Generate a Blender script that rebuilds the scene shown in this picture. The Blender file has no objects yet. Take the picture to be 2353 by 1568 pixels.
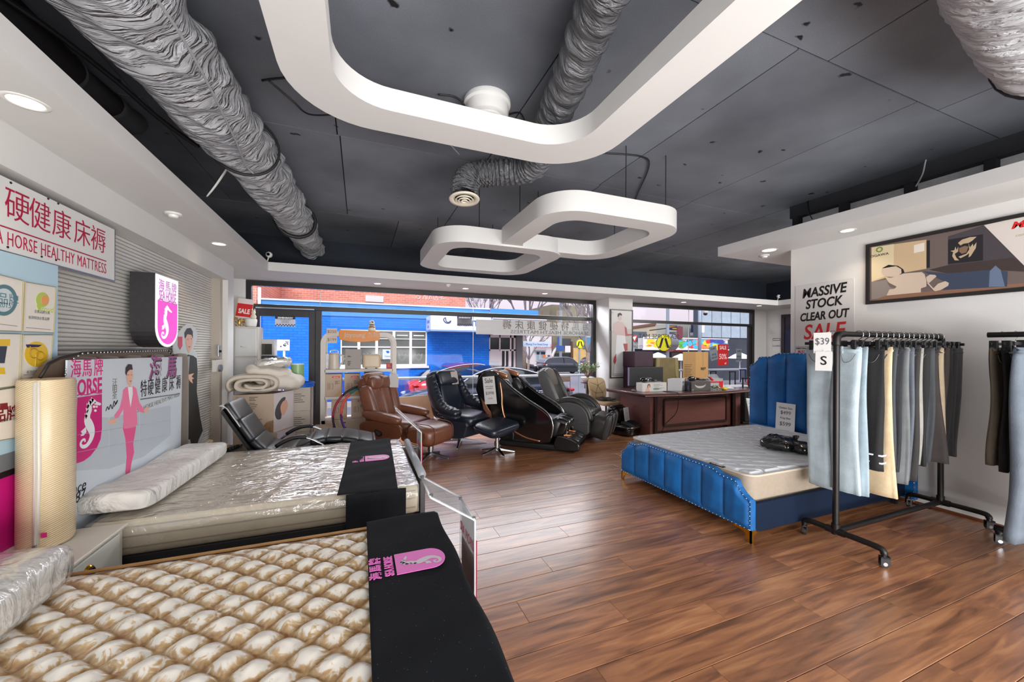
import bpy, bmesh, math, random
from mathutils import Matrix, Vector
random.seed(7)
PI = math.pi
SC = bpy.context.scene
COL = SC.collection
# camera, sky, lights, exposure
FPX, CX, VH, EYE = 880.0, 1176.5, 801.0, 1.5
YAW, ROLL = math.atan((1176.5 - 828) / 880.0), math.radians(0.30)
SY, CY_ = math.sin(YAW), math.cos(YAW)
cam_data = bpy.data.cameras.new('camera')
cam = bpy.data.objects.new('camera', cam_data)
COL.objects.link(cam)
cam_data.sensor_width = 36.0
cam_data.lens = FPX / 2353 * 36.0
cam_data.shift_y = (VH - 784.0) / 2353
cam_data.clip_start, cam_data.clip_end = 0.05, 300
_fwd, _right, _up = Vector((SY, CY_, 0)), Vector((CY_, -SY, 0)), Vector((0, 0, 1))
_r = _right * math.cos(ROLL) + _up * math.sin(ROLL)
_u = -_right * math.sin(ROLL) + _up * math.cos(ROLL)
cam.matrix_world = Matrix(((_r.x, _u.x, -_fwd.x, 0), (_r.y, _u.y, -_fwd.y, 0), (_r.z, _u.z, -_fwd.z, EYE), (0, 0, 0, 1)))
SC.camera = cam
SC.view_settings.view_transform = 'Standard'
SC.view_settings.look = 'None'
SC.view_settings.gamma = 1.0
SC.view_settings.use_curve_mapping = False
SC.view_settings.exposure = -0.08
world = bpy.data.worlds.new('world')
SC.world = world
world.use_nodes = True
wn, wl = world.node_tree.nodes, world.node_tree.links
wn.clear()
w_out = wn.new('ShaderNodeOutputWorld')
w_bg = wn.new('ShaderNodeBackground')
w_tc = wn.new('ShaderNodeTexCoord')
w_sep = wn.new('ShaderNodeSeparateXYZ')
w_ramp = wn.new('ShaderNodeValToRGB')
w_noise = wn.new('ShaderNodeTexNoise')
w_mix = wn.new('ShaderNodeMixRGB')
w_noise.inputs['Scale'].default_value = 2.2
w_noise.inputs['Detail'].default_value = 5
w_ramp.color_ramp.elements[0].position = 0.0
w_ramp.color_ramp.elements[0].color = (0.86, 0.74, 0.76, 1)
w_ramp.color_ramp.elements[1].position = 0.45
w_ramp.color_ramp.elements[1].color = (0.62, 0.62, 0.92, 1)
w_cr = wn.new('ShaderNodeValToRGB')
w_cr.color_ramp.elements[0].position = 0.35
w_cr.color_ramp.elements[0].color = (0.70, 0.62, 0.86, 1)
w_cr.color_ramp.elements[1].position = 0.7
w_cr.color_ramp.elements[1].color = (0.95, 0.86, 0.86, 1)
w_mix.inputs[0].default_value = 0.5
wl.new(w_tc.outputs['Generated'], w_sep.inputs[0])
wl.new(w_tc.outputs['Generated'], w_noise.inputs['Vector'])
wl.new(w_sep.outputs['Z'], w_ramp.inputs[0])
wl.new(w_noise.outputs['Fac'], w_cr.inputs[0])
wl.new(w_ramp.outputs[0], w_mix.inputs[1])
wl.new(w_cr.outputs[0], w_mix.inputs[2])
# overcast sky: brighter towards the zenith, about three times the horizon
w_zen = wn.new('ShaderNodeMath'); w_zen.operation = 'MULTIPLY_ADD'; w_zen.use_clamp = False
w_cl = wn.new('ShaderNodeMath'); w_cl.operation = 'MAXIMUM'; w_cl.inputs[1].default_value = 0.0
wl.new(w_sep.outputs['Z'], w_cl.inputs[0])
wl.new(w_cl.outputs[0], w_zen.inputs[0])
w_zen.inputs[1].default_value, w_zen.inputs[2].default_value = 2.1, 0.98
wl.new(w_mix.outputs[0], w_bg.inputs['Color'])
wl.new(w_zen.outputs[0], w_bg.inputs['Strength'])
wl.new(w_bg.outputs[0], w_out.inputs[0])
def area_light(name, loc, target, size, power, color=(1, 1, 1), size_y=None):
	d = bpy.data.lights.new(name, 'AREA')
	d.energy, d.color, d.size = power, color, size
	if size_y:
		d.shape, d.size_y = 'RECTANGLE', size_y
	o = bpy.data.objects.new(name, d)
	COL.objects.link(o)
	o.location = loc
	o.rotation_euler = (Vector(target) - Vector(loc)).to_track_quat('-Z', 'Y').to_euler()
	return o
# fill lamps added to brighten the interior, with no fittings of their own
area_light('rear_fill_light', (1.4, -2.3, 3.0), (2.0, 3.6, 0.9), 5.0, 140, (1.0, 0.985, 0.97), 1.4)  # added out of view as general fill from behind the camera
area_light('rear_fill_uplight', (1.8, -1.9, 0.5), (2.2, 3.6, 3.3), 5.0, 440, (1.0, 0.99, 0.98), 1.6)  # added to lift the ceiling, in place of floor bounce
area_light('shopfront_daylight_fill', (2.0, 7.9, 2.9), (2.2, 3.4, 0.1), 7.0, 420, (0.90, 0.95, 1.0), 0.6)  # added outside the glass to strengthen the window daylight
area_light('right_bay_fill_light', (8.0, 2.9, 3.0), (6.6, 6.6, 1.0), 3.2, 190, (1.0, 0.98, 0.95), 1.2)  # added behind the right wall to brighten the far bay
sun = bpy.data.lights.new('facade_fill_sun', 'SUN')  # soft sun added to light the facades opposite; the day is overcast
sun.energy, sun.angle, sun.color = 2.6, math.radians(25), (1.0, 0.97, 0.93)
sun_o = bpy.data.objects.new('facade_fill_sun', sun)
COL.objects.link(sun_o)
sun_o.rotation_euler = (math.radians(48), 0, math.radians(-18))
# pixels of the photo (2353 x 1568) to points on a known plane
def ray(u, v):
	du, dv = u - CX, v - VH
	cr, sr = math.cos(ROLL), math.sin(ROLL)
	a = (du * cr + dv * sr) / FPX
	b = (-du * sr + dv * cr) / FPX
	return (SY + CY_ * a, CY_ - SY * a, -b)
def PZ(u, v, z):
	r = ray(u, v); t = (z - EYE) / r[2]; return Vector((r[0] * t, r[1] * t, z))
def PX(u, v, x):
	r = ray(u, v); t = x / r[0]; return Vector((x, r[1] * t, EYE + r[2] * t))
def PY(u, v, y):
	r = ray(u, v); t = y / r[1]; return Vector((r[0] * t, y, EYE + r[2] * t))
# materials
def lin(c):
	c = c / 255.0
	return c / 12.92 if c <= 0.04045 else ((c + 0.055) / 1.055) ** 2.4
def L(rgb):
	return (lin(rgb[0]), lin(rgb[1]), lin(rgb[2]), 1)
_mats = {}
def M(name, rgb, rough=0.6, metal=0.0, spec=0.5, noise=None, bump=None, coat=0, emit=0, stretch=None, rnd=0, sheen=0):
	"""plain procedural material; noise=(scale, amount), bump=(scale, strength), rnd = tone change from object to object"""
	if name in _mats:
		return _mats[name]
	m = bpy.data.materials.new(name)
	m.use_nodes = True
	n, l = m.node_tree.nodes, m.node_tree.links
	b = n['Principled BSDF']
	col = L(rgb)
	b.inputs['Base Color'].default_value = col
	b.inputs['Roughness'].default_value = rough
	b.inputs['Metallic'].default_value = metal
	b.inputs['Specular IOR Level'].default_value = spec
	if coat:
		b.inputs['Coat Weight'].default_value = coat
		b.inputs['Coat Roughness'].default_value = 0.08
	if sheen:
		b.inputs['Sheen Weight'].default_value = sheen
		b.inputs['Sheen Roughness'].default_value = 0.4
	if emit:
		b.inputs['Emission Color'].default_value = col
		b.inputs['Emission Strength'].default_value = emit
	if noise or bump:
		tc = n.new('ShaderNodeTexCoord')
		mp = n.new('ShaderNodeMapping')
		l.new(tc.outputs['Object'], mp.inputs['Vector'])
		if stretch:
			mp.inputs['Scale'].default_value = stretch
	last = None
	if noise:
		t = n.new('ShaderNodeTexNoise')
		t.inputs['Scale'].default_value = noise[0]
		t.inputs['Detail'].default_value = 6
		t.inputs['Roughness'].default_value = 0.62
		l.new(mp.outputs[0], t.inputs['Vector'])
		r = n.new('ShaderNodeMapRange')
		r.inputs['From Min'].default_value = 0.3
		r.inputs['From Max'].default_value = 0.7
		r.inputs['To Min'].default_value = 1 - noise[1]
		r.inputs['To Max'].default_value = 1 + noise[1]
		l.new(t.outputs['Fac'], r.inputs['Value'])
		last = r.outputs[0]
	if rnd:
		oi = n.new('ShaderNodeObjectInfo')
		r2 = n.new('ShaderNodeMapRange')
		r2.inputs['To Min'].default_value = 1 - rnd
		r2.inputs['To Max'].default_value = 1 + rnd
		l.new(oi.outputs['Random'], r2.inputs['Value'])
		if last:
			mu = n.new('ShaderNodeMath'); mu.operation = 'MULTIPLY'
			l.new(last, mu.inputs[0]); l.new(r2.outputs[0], mu.inputs[1])
			last = mu.outputs[0]
		else:
			last = r2.outputs[0]
	if last:
		vm = n.new('ShaderNodeVectorMath'); vm.operation = 'SCALE'
		vm.inputs[0].default_value = col[:3]
		l.new(last, vm.inputs['Scale'])
		l.new(vm.outputs[0], b.inputs['Base Color'])
	if bump:
		t2 = n.new('ShaderNodeTexNoise')
		t2.inputs['Scale'].default_value = bump[0]
		t2.inputs['Detail'].default_value = 5
		l.new(mp.outputs[0], t2.inputs['Vector'])
		bp = n.new('ShaderNodeBump')
		bp.inputs['Strength'].default_value = bump[1]
		bp.inputs['Distance'].default_value = 0.01
		l.new(t2.outputs['Fac'], bp.inputs['Height'])
		l.new(bp.outputs[0], b.inputs['Normal'])
	_mats[name] = m
	return m
def glass_mat(name, tint=(1, 1, 1), refl=0.004, rough=0.0):
	if name in _mats:
		return _mats[name]
	m = bpy.data.materials.new(name)
	m.use_nodes = True
	n, l = m.node_tree.nodes, m.node_tree.links
	n.remove(n['Principled BSDF'])
	tr = n.new('ShaderNodeBsdfTransparent'); tr.inputs[0].default_value = (*tint, 1)
	gl = n.new('ShaderNodeBsdfGlossy'); gl.inputs['Roughness'].default_value = rough
	fr = n.new('ShaderNodeLayerWeight'); fr.inputs['Blend'].default_value = 0.5
	pw = n.new('ShaderNodeMath'); pw.operation = 'POWER'; pw.inputs[1].default_value = 5.0
	ma = n.new('ShaderNodeMath'); ma.operation = 'MULTIPLY_ADD'; ma.inputs[1].default_value = 0.4; ma.inputs[2].default_value = refl
	mx = n.new('ShaderNodeMixShader')
	l.new(fr.outputs['Facing'], pw.inputs[0]); l.new(pw.outputs[0], ma.inputs[0]); l.new(ma.outputs[0], mx.inputs[0])
	l.new(tr.outputs[0], mx.inputs[1]); l.new(gl.outputs[0], mx.inputs[2])
	l.new(mx.outputs[0], n['Material Output'].inputs[0])
	_mats[name] = m
	return m
def frosted_mat(name, rgb, cover=0.6):
	"""a translucent film: part see-through, part diffuse"""
	if name in _mats:
		return _mats[name]
	m = bpy.data.materials.new(name)
	m.use_nodes = True
	n, l = m.node_tree.nodes, m.node_tree.links
	b = n['Principled BSDF']
	b.inputs['Base Color'].default_value = L(rgb)
	b.inputs['Roughness'].default_value = 0.25
	b.inputs['Alpha'].default_value = cover
	_mats[name] = m
	return m
# mesh builder
class MB:
	def __init__(s):
		s.v, s.f = [], []
	def add(s, vs, fs):
		k = len(s.v)
		s.v += [Vector(p) for p in vs]
		s.f += [tuple(i + k for i in f) for f in fs]
		return s
	def bx(s, x0, x1, y0, y1, z0, z1, m=None):
		vs = [Vector(p) for p in ((x0, y0, z0), (x1, y0, z0), (x1, y1, z0), (x0, y1, z0), (x0, y0, z1), (x1, y0, z1), (x1, y1, z1), (x0, y1, z1))]
		if m is not None:
			vs = [m @ p for p in vs]
		return s.add(vs, [(3, 2, 1, 0), (4, 5, 6, 7), (0, 1, 5, 4), (1, 2, 6, 5), (2, 3, 7, 6), (3, 0, 4, 7)])
	def box(s, c, d, m=None):
		T = Matrix.Translation(Vector(c))
		if m is not None:
			T = T @ m.to_4x4()
		return s.bx(-d[0] / 2, d[0] / 2, -d[1] / 2, d[1] / 2, -d[2] / 2, d[2] / 2, T)
	def bar(s, p, q, w, h, up=(0, 0, 1)):
		p, q = Vector(p), Vector(q)
		d = (q - p); ln = d.length; d = d.normalized()
		up = Vector(up)
		x = d.cross(up)
		if x.length < 1e-4:
			x = d.cross(Vector((0, 1, 0)))
		x.normalize(); z = x.cross(d)
		T = Matrix(((x.x, d.x, z.x, p.x), (x.y, d.y, z.y, p.y), (x.z, d.z, z.z, p.z), (0, 0, 0, 1)))
		return s.bx(-w / 2, w / 2, 0, ln, -h / 2, h / 2, T)
	def tube(s, pts, r, n=8, closed=False, caps=True):
		pts = [Vector(p) for p in pts]
		N = len(pts)
		rs = r if isinstance(r, (list, tuple)) else [r] * N
		prev = None
		rings = []
		for i, p in enumerate(pts):
			if closed:
				t = (pts[(i + 1) % N] - pts[i - 1]).normalized()
			else:
				t = (pts[min(i + 1, N - 1)] - pts[max(i - 1, 0)]).normalized()
			if prev is None:
				a = t.cross(Vector((0, 0, 1)))
				if a.length < 1e-3:
					a = t.cross(Vector((1, 0, 0)))
				a.normalize()
			else:
				a = prev - t * prev.dot(t)
				if a.length < 1e-5:
					a = t.cross(Vector((0, 0, 1)))
				a.normalize()
			prev = a
			b = t.cross(a)
			rings.append([p + (a * math.cos(2 * PI * k / n) + b * math.sin(2 * PI * k / n)) * rs[i] for k in range(n)])
		base = len(s.v)
		for g in rings:
			s.v += g
		M_ = N if closed else N - 1
		for i in range(M_):
			j = (i + 1) % N
			for k in range(n):
				s.f.append((base + i * n + k, base + i * n + (k + 1) % n, base + j * n + (k + 1) % n, base + j * n + k))
		if caps and not closed:
			s.f.append(tuple(base + k for k in range(n))[::-1])
			s.f.append(tuple(base + (N - 1) * n + k for k in range(n)))
		return s
	def cyl(s, p, q, r, r2=None, n=16):
		return s.tube([p, q], [r, r if r2 is None else r2], n)
	def lathe(s, c, prof, n=24, m=None, caps=True):
		base = len(s.v)
		T = Matrix.Translation(Vector(c))
		if m is not None:
			T = T @ m.to_4x4()
		for r, z in prof:
			for k in range(n):
				s.v.append(T @ Vector((r * math.cos(2 * PI * k / n), r * math.sin(2 * PI * k / n), z)))
		for i in range(len(prof) - 1):
			for k in range(n):
				s.f.append((base + i * n + k, base + i * n + (k + 1) % n, base + (i + 1) * n + (k + 1) % n, base + (i + 1) * n + k))
		if caps:
			s.f.append(tuple(base + k for k in range(n))[::-1])
			s.f.append(tuple(base + (len(prof) - 1) * n + k for k in range(n)))
		return s
	def prism(s, pts, vec):
		pts = [Vector(p) for p in pts]
		vec = Vector(vec)
		n = len(pts)
		nrm = Vector((0, 0, 0))
		for i in range(n):
			a, b = pts[i], pts[(i + 1) % n]
			nrm += Vector(((a.y - b.y) * (a.z + b.z), (a.z - b.z) * (a.x + b.x), (a.x - b.x) * (a.y + b.y)))
		if nrm.dot(vec) > 0:
			pts = pts[::-1]
		fs = [tuple(range(n)), tuple(range(2 * n - 1, n - 1, -1))]
		for i in range(n):
			j = (i + 1) % n
			fs.append((j, i, n + i, n + j))
		return s.add(pts + [p + vec for p in pts], fs)
	def cushion(s, c, d, m=None, e1=0.45, e2=0.45, nu=24, nv=14):
		"""superellipsoid: soft box of full size d"""
		T = Matrix.Translation(Vector(c))
		if m is not None:
			T = T @ m.to_4x4()
		sg = lambda w, e: math.copysign(abs(w) ** e, w)
		base = len(s.v)
		for i in range(nv + 1):
			ph = -PI / 2 + PI * i / nv
			for k in range(nu):
				th = 2 * PI * k / nu
				cp = sg(math.cos(ph), e1)
				s.v.append(T @ Vector((d[0] / 2 * cp * sg(math.cos(th), e2), d[1] / 2 * cp * sg(math.sin(th), e2), d[2] / 2 * sg(math.sin(ph), e1))))
		for i in range(nv):
			for k in range(nu):
				s.f.append((base + i * nu + k, base + i * nu + (k + 1) % nu, base + (i + 1) * nu + (k + 1) % nu, base + (i + 1) * nu + k))
		return s
	def sheet(s, nx, ny, fn):
		base = len(s.v)
		for j in range(ny + 1):
			for i in range(nx + 1):
				s.v.append(Vector(fn(i / nx, j / ny)))
		for j in range(ny):
			for i in range(nx):
				a = base + j * (nx + 1) + i
				s.f.append((a, a + 1, a + nx + 2, a + nx + 1))
		return s
	def slab(s, nx, ny, top, zb):
		"""height field with side walls down to zb; top(u,v)->(x,y,z)"""
		base = len(s.v)
		s.sheet(nx, ny, top)
		ring = [base + i for i in range(nx + 1)] + [base + j * (nx + 1) + nx for j in range(1, ny + 1)]
		ring += [base + ny * (nx + 1) + i for i in range(nx - 1, -1, -1)] + [base + j * (nx + 1) for j in range(ny - 1, 0, -1)]
		k = len(s.v)
		for q in ring:
			p = s.v[q]
			s.v.append(Vector((p.x, p.y, zb)))
		n = len(ring)
		for i in range(n):
			j = (i + 1) % n
			s.f.append((ring[j], ring[i], k + i, k + j))
		s.f.append(tuple(k + i for i in range(n))[::-1])
		return s
	def loft(s, rings, caps=True, closed_ring=True):
		base = len(s.v)
		n = len(rings[0])
		for g in rings:
			s.v += [Vector(p) for p in g]
		for i in range(len(rings) - 1):
			for k in range(n if closed_ring else n - 1):
				s.f.append((base + i * n + k, base + i * n + (k + 1) % n, base + (i + 1) * n + (k + 1) % n, base + (i + 1) * n + k))
		if caps:
			s.f.append(tuple(base + k for k in range(n))[::-1])
			s.f.append(tuple(base + (len(rings) - 1) * n + k for k in range(n)))
		return s
def mesh_of(name, mb, mats, inv=None, smooth=False):
	me = bpy.data.meshes.new(name)
	vs = mb.v if inv is None else [inv @ p for p in mb.v]
	me.from_pydata([tuple(p) for p in vs], [], mb.f)
	me.validate()
	for m in (mats if isinstance(mats, (list, tuple)) else [mats]):
		me.materials.append(m)
	bm = bmesh.new(); bm.from_mesh(me)
	bmesh.ops.recalc_face_normals(bm, faces=bm.faces)
	bm.to_mesh(me); bm.free()
	if smooth:
		me.polygons.foreach_set('use_smooth', [True] * len(me.polygons))
	return me
WM = {}
def obj(name, mb, mat, parent=None, smooth=False, bevel=None, local=False, sub=0, auto=None):
	"""one mesh object; mb is in world space unless local"""
	inv = None
	if parent is not None and not local:
		inv = WM[parent.name].inverted()
	me = mesh_of(name, mb, mat, inv, smooth)
	o = bpy.data.objects.new(name, me)
	COL.objects.link(o)
	if parent is not None:
		o.parent = parent
		WM[o.name] = WM[parent.name].copy()
	else:
		WM[o.name] = Matrix.Identity(4)
	if bevel:
		b = o.modifiers.new('bevel', 'BEVEL')
		b.width, b.segments = bevel if isinstance(bevel, tuple) else (bevel, 2)
		b.limit_method = 'ANGLE'; b.angle_limit = math.radians(40)
	if sub:
		u = o.modifiers.new('subsurf', 'SUBSURF'); u.levels = sub; u.render_levels = sub
	if auto and smooth:
		try:
			me.set_sharp_from_angle(angle=math.radians(auto))
		except Exception:
			pass
	return o
def tag(o, label=None, cat=None, group=None, kind=None):
	if label: o['label'] = label
	if cat: o['category'] = cat
	if group: o['group'] = group
	if kind: o['kind'] = kind
	return o
def thing(name, label, cat, loc=(0, 0, 0), rz=0, group=None):
	o = bpy.data.objects.new(name, None)
	o.empty_display_size = 0.05
	COL.objects.link(o)
	o.location = loc
	o.rotation_euler = (0, 0, rz)
	WM[o.name] = Matrix.Translation(Vector(loc)) @ Matrix.Rotation(rz, 4, 'Z')
	return tag(o, label, cat, group)
def struct(name, mb, mat, parent=None, **k):
	o = obj(name, mb, mat, parent, **k)
	o['kind'] = 'structure'
	return o
def copy_tree(o, loc=None, rz=None, label=None, parent=None):
	c = o.copy(); COL.objects.link(c)
	if parent: c.parent = parent
	if loc is not None: c.location = loc
	if rz is not None: c.rotation_euler = (0, 0, rz)
	if label: c['label'] = label
	for ch in list(o.children):
		copy_tree(ch, parent=c)
	return c
def frame(origin, right, up):
	r, u = Vector(right).normalized(), Vector(up).normalized()
	n = r.cross(u).normalized(); u = n.cross(r)
	o = Vector(origin)
	return Matrix(((r.x, u.x, n.x, o.x), (r.y, u.y, n.y, o.y), (r.z, u.z, n.z, o.z), (0, 0, 0, 1)))
_txt = {}
def text(name, s, fr, size, mat, parent=None, align='LEFT', sx=1.0, bold=0.0, depth=0.0008, mirror=False, shear=0.0, spacing=1.0):
	"""flat lettering on plane fr (x right, y up, z towards the viewer), real letters as a mesh"""
	cu = bpy.data.curves.new(name, 'FONT')
	cu.body = s; cu.size = size; cu.align_x = align; cu.align_y = 'CENTER'
	cu.extrude = depth; cu.offset = bold; cu.shear = shear; cu.space_character = spacing
	cu.resolution_u = 3
	t = bpy.data.objects.new(name, cu)
	me = bpy.data.meshes.new_from_object(t)
	bpy.data.objects.remove(t)
	sc = Matrix.Diagonal((-sx if mirror else sx, 1, 1, 1))
	T = fr @ sc
	nw = len(s.split())
	X = [v.co.x for v in me.vertices]
	F = [tuple(p.vertices) for p in me.polygons]
	V = [T @ v.co for v in me.vertices]
	bpy.data.meshes.remove(me)
	if not F:
		return None
	cuts = []
	if nw > 2 and size > 0.09:      # long lines: every word a piece of its own, cut at the widest gaps
		iv = sorted((min(X[i] for i in f), max(X[i] for i in f)) for f in F)
		end, gaps = iv[0][1], []
		for a, b in iv:
			if a > end:
				gaps.append((a - end, (a + end) / 2))
			end = max(end, b)
		cuts = sorted(g[1] for g in sorted(gaps)[-(nw - 1):])
	o = None
	for k in range(len(cuts) + 1):
		lo, hi = (cuts[k - 1] if k else -1e9), (cuts[k] if k < len(cuts) else 1e9)
		fs = [f for f in F if lo < X[f[0]] < hi]
		ids = sorted({i for f in fs for i in f}); mp = {i: j for j, i in enumerate(ids)}
		mb = MB(); mb.v = [V[i] for i in ids]; mb.f = [tuple(mp[i] for i in f) for f in fs]
		o = obj('word' if cuts else name, mb, mat, parent)
	return o
def poly(name, pts, mat, parent, nrm, t=0.001, off=0.0):
	"""a flat printed or cut shape lying on its plane, t thick along nrm"""
	nrm = Vector(nrm)
	mb = MB().prism([Vector(p) + nrm * off for p in pts], nrm * t)
	return obj(name, mb, mat, parent)
def smoothpts(pts, n=6, closed=True):
	"""Catmull-Rom through points"""
	P = [Vector(p) for p in pts]; N = len(P); out = []
	for i in range(N if closed else N - 1):
		if closed:
			a, b, c, d = P[i - 1], P[i], P[(i + 1) % N], P[(i + 2) % N]
		else:
			a, b, c, d = P[max(i - 1, 0)], P[i], P[i + 1], P[min(i + 2, N - 1)]
		for k in range(n):
			t = k / n
			out.append(0.5 * ((2 * b) + (c - a) * t + (2 * a - 5 * b + 4 * c - d) * t * t + (3 * b - a - 3 * c + d) * t ** 3))
	if not closed:
		out.append(P[-1])
	return out
def rot(axis, deg):
	return Matrix.Rotation(math.radians(deg), 4, axis)
def rrect(w, h, r, n=5):
	out = []
	for cx, cy, a0 in ((w / 2 - r, h / 2 - r, 0), (-w / 2 + r, h / 2 - r, 90), (-w / 2 + r, -h / 2 + r, 180), (w / 2 - r, -h / 2 + r, 270)):
		for k in range(n + 1):
			a = math.radians(a0 + 90 * k / n)
			out.append((cx + r * math.cos(a), cy + r * math.sin(a)))
	return out
# shared materials
WHITE = M('white_paint', (217, 216, 214), 0.55, noise=(1.5, 0.03))
WHITE2 = M('white_gloss_paint', (232, 232, 230), 0.4)
GREYW = M('warm_grey_paint', (196, 192, 188), 0.6, noise=(2, 0.03))
BLACKP = M('black_ceiling_paint', (44, 46, 50), 0.8, noise=(3, 0.2))
BLACKP_BLUELIT = M('black_wall_blue_lit', (26, 34, 46), 0.75, noise=(2, 0.2))  # black wall; the bluish light on it is mixed into this colour
BFRAME = M('black_powder_frame', (38, 37, 37), 0.35)
DARK = M('dark_recess', (18, 18, 19), 0.8)
CHROME = M('chrome', (205, 207, 210), 0.16, 1.0)
STEEL = M('brushed_steel', (165, 168, 172), 0.32, 1.0)
BLACKPL = M('black_plastic', (24, 24, 26), 0.35)
BLACKGL = M('black_gloss', (14, 14, 16), 0.08, coat=0.6)
WHITEPL = M('white_plastic', (232, 231, 228), 0.35)
RED = M('sale_red', (214, 36, 38), 0.45)
LETW = M('white_letter', (240, 240, 238), 0.5)
LETB = M('black_letter', (22, 22, 24), 0.5)
PAPER = M('white_paper', (222, 221, 219), 0.7)
GOLDM = M('gold_metal', (214, 158, 40), 0.25, 1.0)
RUBBER = M('black_rubber', (20, 20, 20), 0.7)
GLASS = glass_mat('window_glass')
ACRYL = frosted_mat('clear_acrylic', (205, 212, 216), 0.28)
def wood_mat():
	m = bpy.data.materials.new('plank_wood'); m.use_nodes = True
	n, l = m.node_tree.nodes, m.node_tree.links
	b = n['Principled BSDF']
	tc = n.new('ShaderNodeTexCoord'); oi = n.new('ShaderNodeObjectInfo')
	ad = n.new('ShaderNodeVectorMath'); ad.operation = 'ADD'
	cmb = n.new('ShaderNodeVectorMath'); cmb.operation = 'SCALE'; cmb.inputs[0].default_value = (37.0, 19.0, 5.0)
	l.new(oi.outputs['Random'], cmb.inputs['Scale'])
	l.new(tc.outputs['Object'], ad.inputs[0]); l.new(cmb.outputs[0], ad.inputs[1])
	mp = n.new('ShaderNodeMapping'); mp.inputs['Scale'].default_value = (0.9, 9.0, 1.0)
	l.new(ad.outputs[0], mp.inputs[0])
	t = n.new('ShaderNodeTexNoise'); t.inputs['Scale'].default_value = 2.6; t.inputs['Detail'].default_value = 9; t.inputs['Distortion'].default_value = 0.7
	l.new(mp.outputs[0], t.inputs['Vector'])
	r = n.new('ShaderNodeValToRGB')
	e = r.color_ramp.elements
	e[0].position, e[0].color = 0.26, L((102, 66, 44))
	e[1].position, e[1].color = 0.76, L((196, 142, 98))
	k = e.new(0.46); k.color = L((150, 99, 68))
	k = e.new(0.58); k.color = L((172, 116, 78))
	l.new(t.outputs['Fac'], r.inputs[0])
	hs = n.new('ShaderNodeHueSaturation')
	mr = n.new('ShaderNodeMapRange'); mr.inputs['To Min'].default_value = 0.82; mr.inputs['To Max'].default_value = 1.14
	l.new(oi.outputs['Random'], mr.inputs['Value']); l.new(mr.outputs[0], hs.inputs['Value'])
	l.new(r.outputs[0], hs.inputs['Color']); l.new(hs.outputs[0], b.inputs['Base Color'])
	b.inputs['Roughness'].default_value = 0.33
	b.inputs['Specular IOR Level'].default_value = 0.6
	b.inputs['Coat Weight'].default_value = 0.45; b.inputs['Coat Roughness'].default_value = 0.24
	bp = n.new('ShaderNodeBump'); bp.inputs['Strength'].default_value = 0.12; bp.inputs['Distance'].default_value = 0.003
	l.new(t.outputs['Fac'], bp.inputs['Height']); l.new(bp.outputs[0], b.inputs['Normal'])
	return m
WOOD = wood_mat()
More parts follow.
